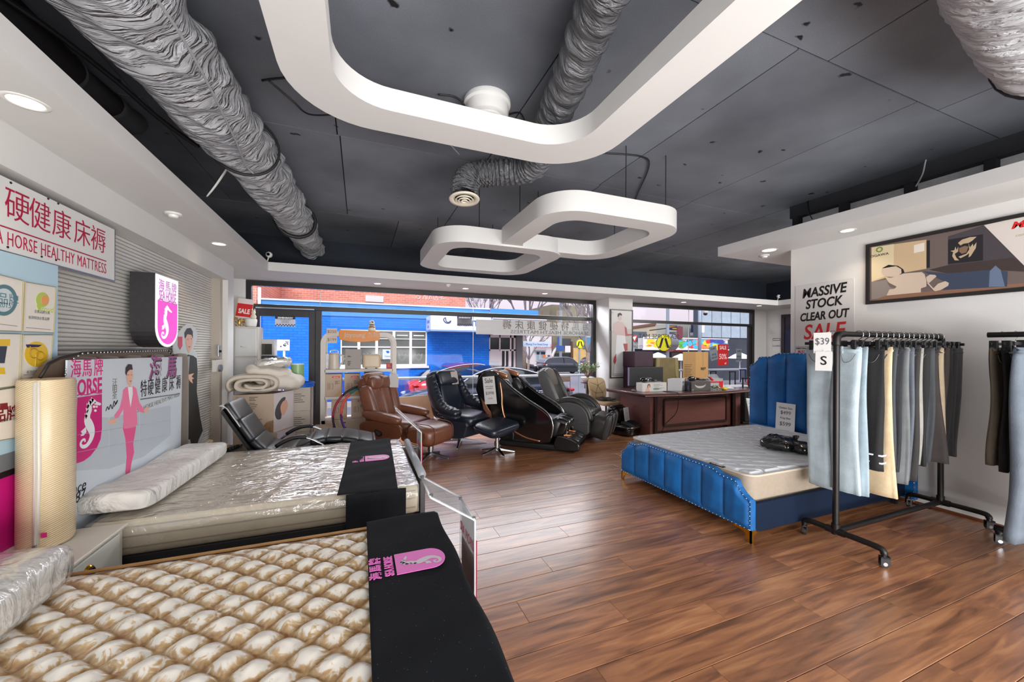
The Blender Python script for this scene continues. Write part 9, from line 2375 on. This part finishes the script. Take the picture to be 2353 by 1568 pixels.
# cars
TYRE = M('tyre', (26, 26, 27), 0.8)
CGL = M('car_glass', (34, 44, 50), 0.04, coat=0.5)
def car(name, label, x0, yn, zg, Ln, W, H, col, sign, body, cab, lights='front', rough=0.18):
	"""x0 = nose end, sign = +1 when the tail lies towards +x; yn = near side; body: (s, z_top) line, cab: (s, z) outline"""
	t = thing(name, label, 'car', (x0 + sign * Ln / 2, yn + W / 2, zg))
	P_ = M('car_paint_' + label.split()[0] + '_' + label.split()[1], col, rough, 0.25, coat=0.8)
	X = lambda s: x0 + sign * s * Ln
	yc = yn + W / 2
	bz = lambda s: next((za + (zb_ - za) * (s - a) / (b - a) for (a, za), (b, zb_) in zip(body, body[1:]) if a <= s <= b), body[-1][1])
	ss_ = [i / 24 for i in range(25)]
	rings = []
	for s in ss_:
		e = min(1, min(s, 1 - s) * 9) ** 0.5
		w = W / 2 * (0.72 + 0.28 * e)
		zt = zg + bz(s) * H; zb_ = zg + (0.16 + 0.06 * (1 - e)) * H
		zm = zb_ + (zt - zb_) * 0.55
		rings.append([(X(s), yc - w * 0.94, zb_), (X(s), yc - w, zm), (X(s), yc - w * 0.97, zm + (zt - zm) * 0.6), (X(s), yc - w * 0.86, zt), (X(s), yc, zt + 0.02), (X(s), yc + w * 0.86, zt), (X(s), yc + w * 0.97, zm + (zt - zm) * 0.6), (X(s), yc + w, zm), (X(s), yc + w * 0.94, zb_)])
	obj('body', MB().loft(rings), P_, t, smooth=True, auto=50)
	C = smoothpts([Vector((s, z, 0)) for s, z in cab], 6, False)
	cr, rf = [], []
	zlow = min(c.y for c in C)
	for c in C:
		zt = zg + c.y * H; zl = zg + bz(c.x) * H - 0.03
		hi = max(0, (c.y - zlow) / (1 - zlow + 1e-6))
		wt = W / 2 * (0.86 - 0.16 * hi)
		wb = W / 2 * 0.86
		cr.append([(X(c.x), yc - wb, zl), (X(c.x), yc - wt, max(zt - 0.02, zl)), (X(c.x), yc + wt, max(zt - 0.02, zl)), (X(c.x), yc + wb, zl)])
		if hi > 0.80:
			rf.append([(X(c.x), yc - wt * 1.02, zt - 0.06), (X(c.x), yc - wt * 0.98, zt), (X(c.x), yc, zt + 0.015), (X(c.x), yc + wt * 0.98, zt), (X(c.x), yc + wt * 1.02, zt - 0.06)])
	obj('cabin_glass', MB().loft(cr), CGL, t, smooth=True, auto=40)
	if len(rf) > 1:
		obj('roof', MB().loft(rf), P_, t, smooth=True, auto=50)
	# pillars and brightline along the glass edge
	edge = [Vector((X(c.x), yc - W / 2 * (0.87 - 0.16 * max(0, (c.y - zlow) / (1 - zlow + 1e-6))), zg + c.y * H - 0.02)) for c in C]
	obj('roof_rail', MB().tube(edge, 0.022, 6), CHROME, t, smooth=True)
	mid = C[len(C) // 2]
	obj('door_pillar', MB().bar((X(mid.x), yc - W / 2 * 0.87, zg + bz(mid.x) * H), (X(mid.x), yc - W / 2 * 0.72, zg + mid.y * H - 0.03), 0.06, 0.03), BLACKPL, t)
	obj('sill_line', MB().tube([(X(s), yc - W / 2 * 0.985, zg + (bz(s) * 0.83) * H) for s in (0.2, 0.4, 0.6, 0.8)], 0.012, 5), CHROME, t)
	for s in (0.175, 0.80):
		for yy_ in (yn + 0.005, yn + W - 0.225):
			wv = obj('wheel', MB().cyl((X(s), yy_, zg + 0.34), (X(s), yy_ + 0.22, zg + 0.34), 0.34, n=24), TYRE, t)
			sp_ = MB().lathe((0, 0, 0), [(0.23, 0.0), (0.24, 0.012), (0.0, 0.012)], 24, Matrix.Translation((X(s), yy_ - 0.001, zg + 0.34)) @ rot('X', 90), caps=False)
			obj('rim', sp_, STEEL, wv)
			for k in range(5):
				a = 2 * PI * k / 5
				sp2_ = MB().bar((X(s), yy_ - 0.015, zg + 0.34), (X(s) + 0.22 * math.cos(a), yy_ - 0.015, zg + 0.34 + 0.22 * math.sin(a)), 0.05, 0.02, up=(0, 1, 0))
				obj('spoke', sp2_, BLACKPL, wv)
	for yy_ in (yn + 0.14, yn + W - 0.14):
		obj('headlight', MB().cushion((X(0.075), yy_, zg + bz(0.075) * H - 0.075), (0.36, 0.2, 0.13), None, 0.8, 0.8, 16, 10), M('headlamp_lens', (206, 212, 216), 0.08, 0.3, coat=0.6), t, smooth=True)
		obj('tail_light', MB().cushion((X(0.965), yy_, zg + bz(0.96) * H - 0.10), (0.18, 0.3, 0.10), None, 0.6, 0.6, 14, 8), M('tail_lamp_red', (190, 20, 26), 0.1, coat=0.6), t, smooth=True)
	obj('wing_mirror', MB().cushion((X(0.315), yn - 0.06, zg + bz(0.315) * H + 0.07), (0.2, 0.17, 0.13), None, 0.7, 0.7, 16, 10), P_, t, smooth=True)
	obj('number_plate', MB().bx(min(X(-0.004), X(0.0)), max(X(-0.004), X(0.0)) + 0.005, yc - 0.2, yc + 0.2, zg + 0.28 * H, zg + 0.36 * H), PAPER, t)
	obj('grille', MB().bx(min(X(-0.006), X(0.012)), max(X(-0.006), X(0.012)), yc - 0.45, yc + 0.45, zg + 0.38 * H, zg + 0.48 * H), BLACKPL, t)
	return t
SEDAN = [(0, .42), (.05, .50), (.15, .575), (.30, .635), (.5, .65), (.75, .67), (.92, .665), (1, .58)]
car('car', 'dark navy car parked closest outside the left window', 0.86, 9.35, -0.45, 4.85, 1.9, 1.45, (22, 42, 62), 1, SEDAN, [(.27, .62), (.36, .83), (.46, .965), (.56, 1.0), (.68, .96), (.82, .82), (.92, .66)])
car('car', 'bright red hatchback parked behind the navy car by blue wall', 6.05, 11.85, -0.45, 4.65, 1.85, 1.44, (206, 24, 40), -1, SEDAN, [(.27, .62), (.38, .84), (.48, .98), (.58, 1.0), (.70, .95), (.84, .82), (.94, .68)])
SUV = [(0, .40), (.04, .54), (.14, .60), (.28, .64), (.5, .66), (.8, .68), (.95, .67), (1, .55)]
SUVC = [(.24, .62), (.33, .86), (.42, .98), (.55, 1.0), (.75, .98), (.88, .92), (.97, .70)]
for lab, x0, yn, Ln, col, sg_ in (('black dark SUV parked far across street behind young tree', 14.9, 31.0, 4.4, (26, 28, 30), -1), ('charcoal grey SUV facing right at far kerb by red car', 19.9, 30.5, 4.8, (48, 54, 58), -1), ('crimson far car half hidden behind jade plant and tree', 24.6, 31.5, 4.3, (176, 30, 40), -1), ('silver blue car parked leftmost in the far row', 13.6, 33.5, 4.2, (150, 172, 182), -1)):
	car('car', lab, x0, yn, -0.88, Ln, 1.9, 1.62, col, sg_, SUV, SUVC)
# crossing signs and poles
YEL = M('crossing_yellow', (226, 226, 20), 0.45)
POLE = M('street_pole', (150, 166, 176), 0.45, 0.3)
def crossing(label, x, y, z, r, zt, turn=0.0, drum=0.22, pole_r=0.05):
	t = thing('crossing_sign', label, 'road sign', (x, y, -0.45), 0, 'yellow pedestrian crossing signs')
	obj('pole', MB().cyl((x + (0.2 if turn else 0), y + 0.06, -0.5), (x + (0.2 if turn else 0), y + 0.06, zt), pole_r, n=12), POLE, t, smooth=True, auto=40)
	R_ = Matrix.Translation((x, y, z)) @ Matrix.Rotation(turn, 4, 'Z') @ Matrix.Translation((-x, -y, -z))
	obj('drum', MB().cyl(R_ @ Vector((x, y, z)), R_ @ Vector((x, y + drum, z)), r, n=32), M('sign_grey_back', (124, 126, 132), 0.5), t, smooth=True, auto=40)
	obj('yellow_face', MB().cyl(R_ @ Vector((x, y - 0.004, z)), R_ @ Vector((x, y, z)), r * 0.98, n=32), YEL, t)
	obj('black_ring', MB().tube([R_ @ Vector((x + r * 0.96 * math.cos(a), y - 0.006, z + r * 0.96 * math.sin(a))) for a in [2 * PI * k / 32 for k in range(32)]], r * 0.025, 4, closed=True), LETB, t)
	lg_ = MB()
	for s in (-1, 1):
		for pts in (((0.05, 0.5), (0.33, 0.5), (0.62, -0.42), (0.36, -0.46)), ((0.36, -0.46), (0.70, -0.42), (0.78, -0.56), (0.42, -0.62))):
			lg_.prism([R_ @ Vector((x + s * r * a, y - 0.006, z + r * b)) for a, b in pts], R_.to_3x3() @ Vector((0, 0.003, 0)))
	obj('walking_legs', lg_, LETB, t)
	return t
crossing('large yellow round crossing sign with black walking legs outside right window', 8.75, 9.3, 1.70, 0.27, 3.6, turn=-1.36, drum=0.36)
crossing('small yellow round crossing sign far off at right of left window', 8.64, 14.0, 1.71, 0.20, 1.95, drum=0.05, pole_r=0.035)
p2_ = thing('street_pole', 'slim grey street pole with camera at middle of right window', 'pole', (10.35, 9.35, -0.03))
obj('pole', MB().cyl((10.33, 9.4, -0.5), (10.33, 9.4, 4.5), 0.055, n=12), POLE, p2_, smooth=True)
obj('camera_arm', MB().cyl((10.33, 9.4, 2.95), (10.58, 9.4, 2.95), 0.02, n=8), POLE, p2_)
obj('dome_camera', MB().lathe((10.58, 9.4, 2.76), [(0.0, -0.10), (0.07, -0.06), (0.085, 0.0), (0.07, 0.08), (0.03, 0.17)], 18, caps=False), WHITEPL, p2_, smooth=True)
obj('dark_bubble', MB().cushion((10.58, 9.4, 2.68), (0.14, 0.14, 0.12), None, 1, 1, 14, 8), BLACKGL, p2_, smooth=True)
obj('control_box', MB().bx(10.15, 10.28, 9.36, 9.44, 2.98, 3.10), M('dark_recess', (18, 18, 19), 0.8), p2_)
obj('bracket', MB().bx(10.40, 10.52, 9.38, 9.42, 2.05, 2.32), WHITEPL, p2_)
ps = thing('parking_sign', 'white square sign on slim post before the blue wall', 'road sign', (-1.7, 10.5, -0.45))
obj('post', MB().cyl((-1.69, 10.5, -0.45), (-1.69, 10.5, 1.45), 0.025, n=10), WHITEPL, ps, smooth=True)
obj('plate', MB().bx(-1.83, -1.57, 10.46, 10.47, 1.42, 1.68), M('sign_plate_white', (232, 232, 230), 0.4), ps, bevel=0.003)
dm = MB()
rz_ = random.Random(2)
for k in range(12):
	dm.box((-1.70 + rz_.uniform(-0.06, 0.10), 10.458, 1.56 + rz_.uniform(-0.05, 0.07)), (0.022, 0.004, 0.022))
obj('printed_dots', dm, CHK, ps)
# far side: white shops, arched shop, side street
FW = M('far_white_render', (222, 220, 216), 0.6, noise=(0.6, 0.06))
fw = thing('white_shops', 'far white rendered shops with red signs behind parked cars', 'building', (19, 42, -1))
def at_y(u, v, y): return PY(u, v, y)
YF = 40.0
def rect(name, u0, v0, u1, v1, mat, par, y, d=0.06):
	a, b = at_y(u0, v0, y), at_y(u1, v1, y)
	return obj(name, MB().bx(min(a.x, b.x), max(a.x, b.x), y, y + d, min(a.z, b.z), max(a.z, b.z)), mat, par)
rect('wall', 1180, 772, 1268, 866, FW, fw, YF, 6)
rect('red_poster', 1191, 807, 1203, 823, M('far_crimson', (186, 50, 84), 0.6), fw, YF - 0.1)
for u0, u1 in ((1232, 1241), (1242, 1254)):
	w = rect('window_frame', u0, 806, u1, 830, WFR, fw, YF - 0.12)
	o = rect('pane', u0 + 1, 809, u1 - 1, 815, M('far_navy_glass', (40, 52, 76), 0.3), fw, YF - 0.16)
	rect('lower_pane', u0 + 1, 816, u1 - 1, 828, M('far_pale_glass', (150, 176, 178), 0.3), fw, YF - 0.16)
rect('orange_print', 1247, 816, 1254, 823, M('far_orange', (226, 120, 60), 0.6), fw, YF - 0.2)
rect('shop_awning', 1230, 800, 1256, 806, M('far_grey_awning', (176, 178, 182), 0.6), fw, YF - 0.4, 0.3)
p = at_y(1250, 797, YF - 0.2)
text('lettering', 'MASSAGE', frame(p, (1, 0, 0), (0, 0, 1)), 0.6, M('far_crimson', (186, 50, 84), 0.6), fw, 'CENTER')
rect('doorway', 1259, 816, 1264, 840, M('far_dim_glass', (92, 100, 104), 0.4), fw, YF - 0.1)
arch_ = thing('arched_shop', 'far dark shop with pale arch and hanging sign beyond parked cars', 'building', (25, 41, -1))
rect('wall', 1268, 700, 1345, 866, M('far_olive_wall', (122, 116, 92), 0.7, noise=(0.8, 0.3)), arch_, YF, 6)
pc = [at_y(1268 + 22 * (1 - math.cos(a)), 830 - 34 * math.sin(a), YF - 0.1) for a in [PI / 2 * k / 8 for k in range(9)]]
obj('arch_band', MB().tube(pc, 0.16, 6), FW, arch_)
rect('dark_interior', 1274, 812, 1312, 850, M('far_dark_interior', (46, 52, 50), 0.6), arch_, YF - 0.08)
rect('counter', 1272, 820, 1285, 840, M('far_pale_counter', (176, 180, 178), 0.5), arch_, YF - 0.14)
rect('hanging_sign', 1299, 795, 1311, 810, M('sign_plate_white', (232, 232, 230), 0.4), arch_, YF - 3)
rect('brown_post', 1312, 785, 1316, 845, M('far_brown_post', (96, 66, 46), 0.6), arch_, YF - 0.5)
rect('blue_banner', 1281, 775, 1287, 795, M('far_blue_banner', (60, 96, 160), 0.6), arch_, YF - 1.0)
rect('verandah', 1288, 778, 1312, 796, M('far_iron_lace', (70, 74, 78), 0.6), arch_, YF - 0.4)
rect('yellow_shop', 1318, 800, 1362, 845, M('far_straw_wall', (206, 176, 110), 0.6, noise=(1, 0.2)), arch_, YF - 2)
rect('blue_glazing', 1340, 775, 1362, 800, M('far_teal_glass', (86, 140, 170), 0.3), arch_, YF - 2.2)
lampp = thing('street_pole', 'pale utility pole among the far parked cars', 'pole', (21, 34, -1))
pa_, pb2 = at_y(1288, 850, 34), at_y(1288, 700, 34)
obj('pole', MB().cyl((pa_.x, 34, pa_.z), (pa_.x, 34, pb2.z + 3), 0.14, n=10), POLE, lampp)
obj('plate', MB().bx(pa_.x - 0.6, pa_.x + 0.3, 33.8, 33.86, 1.3, 1.8), M('far_blue_banner', (60, 96, 160), 0.6), lampp)
# right-hand view: mural shop, grey clad block, cream gable
YM = 16.0
mu = thing('mural_shop', 'shop with long brightly painted mural fascia across the street', 'building', (16.5, 16.5, -0.5))
a, b = at_y(1478, 777, YM), at_y(1672, 803, YM)
FX0, FX1, FZ0, FZ1 = a.x, b.x, b.z, a.z
obj('fascia', MB().bx(FX0, FX1, YM, YM + 0.4, FZ0, FZ1), M('mural_white', (226, 226, 222), 0.5), mu)
obj('fascia_trim', MB().bx(FX0 - 0.05, FX1 + 0.05, YM - 0.06, YM, FZ1, FZ1 + 0.05).bx(FX0 - 0.05, FX1 + 0.05, YM - 0.06, YM, FZ0 - 0.06, FZ0).bx(FX0 - 0.05, FX0, YM - 0.06, YM, FZ0, FZ1), WFR, mu)
rm = random.Random(31)
MC = [('mural_orange', (240, 140, 30)), ('mural_yellow', (246, 206, 40)), ('mural_red', (216, 50, 44)), ('mural_green', (96, 180, 60)), ('mural_cyan', (60, 186, 222)), ('mural_violet', (76, 56, 160)), ('mural_pink', (236, 120, 120)), ('mural_teal', (30, 110, 140))]
for k in range(64):
	s = k / 63
	cx = FX0 + 0.3 + (FX1 - FX0 - 0.6) * min(1, max(0, s + rm.uniform(-0.05, 0.05)))
	cz = rm.uniform(FZ0 + 0.10, FZ1 - 0.10)
	pool = ([0, 1, 3, 1, 0, 3] if s < 0.3 else [0, 2, 1, 7, 3, 4] if s < 0.55 else [4, 5, 2, 1, 6, 4, 0] if s < 0.8 else [2, 4, 5, 1, 7, 6])
	ci = rm.choice(pool)
	rx, rz__ = rm.uniform(0.15, 0.42), rm.uniform(0.07, 0.16)
	m_ = 9
	pts = []
	for q in range(m_):
		a = 2 * PI * q / m_
		rr_ = rm.uniform(0.6, 1.15)
		pts.append(Vector((min(max(cx + rx * rr_ * math.cos(a), FX0), FX1), YM - 0.004 - 0.0012 * k, min(max(cz + rz__ * rr_ * math.sin(a), FZ0), FZ1))))
	obj('mural_patch', MB().prism(smoothpts(pts, 3), (0, 0.001, 0)), M(*MC[ci], 0.5), mu)
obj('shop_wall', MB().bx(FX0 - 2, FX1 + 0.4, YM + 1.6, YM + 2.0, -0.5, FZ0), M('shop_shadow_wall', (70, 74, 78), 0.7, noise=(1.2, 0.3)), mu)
for k in range(6):
	x = FX0 + 0.4 + k * 1.0
	obj('shop_window', MB().bx(x, x + 0.8, YM + 1.55, YM + 1.6, -0.2, 1.3), M('shop_glass_%d' % (k % 2), ((120, 128, 124), (92, 84, 70))[k % 2], 0.2), mu)
obj('canopy', MB().bx(FX0, FX1, YM + 0.4, YM + 1.6, FZ0 + 0.02, FZ0 + 0.1), M('awning_grey', (150, 156, 160), 0.6), mu)
for k, (u, v) in enumerate(((1512, 812), (1565, 815), (1700, 812))):
	c = at_y(u, v, 14.6)
	t = thing('cafe_umbrella', ('white cafe umbrella at left', 'white cafe umbrella in the middle', 'white and red cafe umbrella at right')[k] + ' under the painted mural', 'umbrella', (c.x, 14.6, -0.45), 0, 'cafe umbrellas under the mural')
	obj('canopy', MB().lathe((c.x, 14.6, c.z - 0.28), [(0.60, 0), (0.3, 0.2), (0.03, 0.32)], 8, caps=False), M('umbrella_white', (226, 224, 222), 0.6), t)
	obj('pole', MB().cyl((c.x, 14.6, -0.45), (c.x, 14.6, c.z), 0.025, n=8), WHITEPL, t)
cl_ = thing('clad_building', 'pale blue-grey panel-clad building at right across the street', 'building', (23, 18.5, 0))
a, b = at_y(1617, 660, 18), at_y(1790, 783, 18)
obj('dark_base', MB().bx(a.x, b.x + 4, 18.2, 18.8, -0.5, b.z + 0.1), M('dark_shop_base', (54, 62, 70), 0.5, noise=(0.8, 0.3)), cl_)
CLM = M('zinc_panel', (158, 176, 184), 0.45, noise=(4, 0.10), bump=(5, 0.4), rnd=0.06)
nw = (b.x + 4 - a.x) / 13
zt0 = b.z + 0.1
for c_ in range(13):
	for r_ in range(2):
		x0 = a.x + c_ * nw
		obj('panel', MB().bx(x0 + 0.03, x0 + nw - 0.03, 18.12, 18.2, zt0 + r_ * 1.9 + 0.03, zt0 + (r_ + 1) * 1.9 - 0.03), CLM, cl_)
obj('backing', MB().bx(a.x, b.x + 4, 18.2, 18.8, zt0, zt0 + 3.8), M('zinc_joint', (70, 84, 92), 0.5), cl_)
cm = thing('cream_building', 'cream building with sloped roof line seen through the right window', 'building', (17, 22, 0))
YB = 22.0
def P22(u, v, d=0): return PY(u, v, YB - d)
obj('wall', MB().prism([P22(1440, 760), P22(1500, 748), P22(1510, 748), P22(1510, 745), P22(1625, 745), P22(1625, 830), P22(1440, 830)], (0, 0.5, 0)), M('cream_render', (176, 180, 166), 0.6, noise=(0.5, 0.08)), cm)
obj('gable_wall', MB().prism([P22(1440, 754, .2), P22(1502, 744, .2), P22(1508, 744, .2), P22(1508, 782, .2), P22(1440, 782, .2)], (0, 0.15, 0)), M('straw_gable', (190, 180, 154), 0.6, noise=(1, 0.1)), cm)
obj('roof_edge', MB().prism([P22(1440, 752, .3), P22(1508, 742, .3), P22(1508, 747, .3), P22(1440, 757, .3)], (0, 0.2, 0)), M('rust_edge', (120, 88, 72), 0.6), cm)
rect('grey_window_band', 1456, 762, 1486, 778, M('far_slate_glass', (92, 104, 112), 0.4), cm, YB - 0.4)
s_ = rect('painted_sign', 1535, 748, 1556, 759, M('deep_blue_sign', (46, 72, 130), 0.5), cm, YB - 0.3)
rect('sign_stripe', 1537, 750, 1553, 753, M('mural_orange', (240, 140, 30), 0.5), cm, YB - 0.36)
rect('sign_stripe', 1546, 754, 1555, 757, M('mural_yellow', (246, 206, 40), 0.5), cm, YB - 0.36)
rect('sign_base', 1534, 759, 1556, 763, FW, cm, YB - 0.3)
rect('louvre', 1589, 746, 1609, 764, M('navy_louvre', (44, 54, 86), 0.5), cm, YB - 0.3)
rect('white_bay', 1588, 765, 1610, 772, FW, cm, YB - 0.5)
pl = mu
PSX = [PY(1557, 751, 15.5), PY(1569, 751, 15.5), PY(1569, 776, 15.5), PY(1567, 779, 15.5), PY(1563, 781, 15.5), PY(1559, 779, 15.5), PY(1557, 776, 15.5)]
obj('pennant_sign', MB().prism(PSX, (0, 0.06, 0)), M('maroon_sign', (110, 52, 60), 0.5), pl)
obj('bracket', MB().cyl(PY(1563, 751, 15.53), PY(1563, 751, 15.53) + Vector((0, 2.3, -0.1)), 0.03, n=8), BLACKPL, pl)
gw = thing('giveway_sign', 'red and white road sign at left edge of right window', 'road sign', (8.2, 9.6, -0.4))
gp_ = [PY(1459, 772, 9.9), PY(1463, 770, 9.9), PY(1461, 782, 9.9)]
obj('red_edge', MB().tube([PY(1452, 774, 9.9), PY(1464, 771, 9.9), PY(1458, 786, 9.9)], 0.02, 5, closed=True), RED, gw)
obj('plate', MB().prism([PY(1453, 774.5, 9.9), PY(1463, 772, 9.9), PY(1458, 784, 9.9)], (0, 0.01, 0)), WHITEPL, gw)
pg_ = PY(1458, 786, 9.9)
obj('post', MB().cyl((pg_.x, 9.93, -0.4), (pg_.x, 9.93, pg_.z + 0.05), 0.025, n=8), POLE, gw)
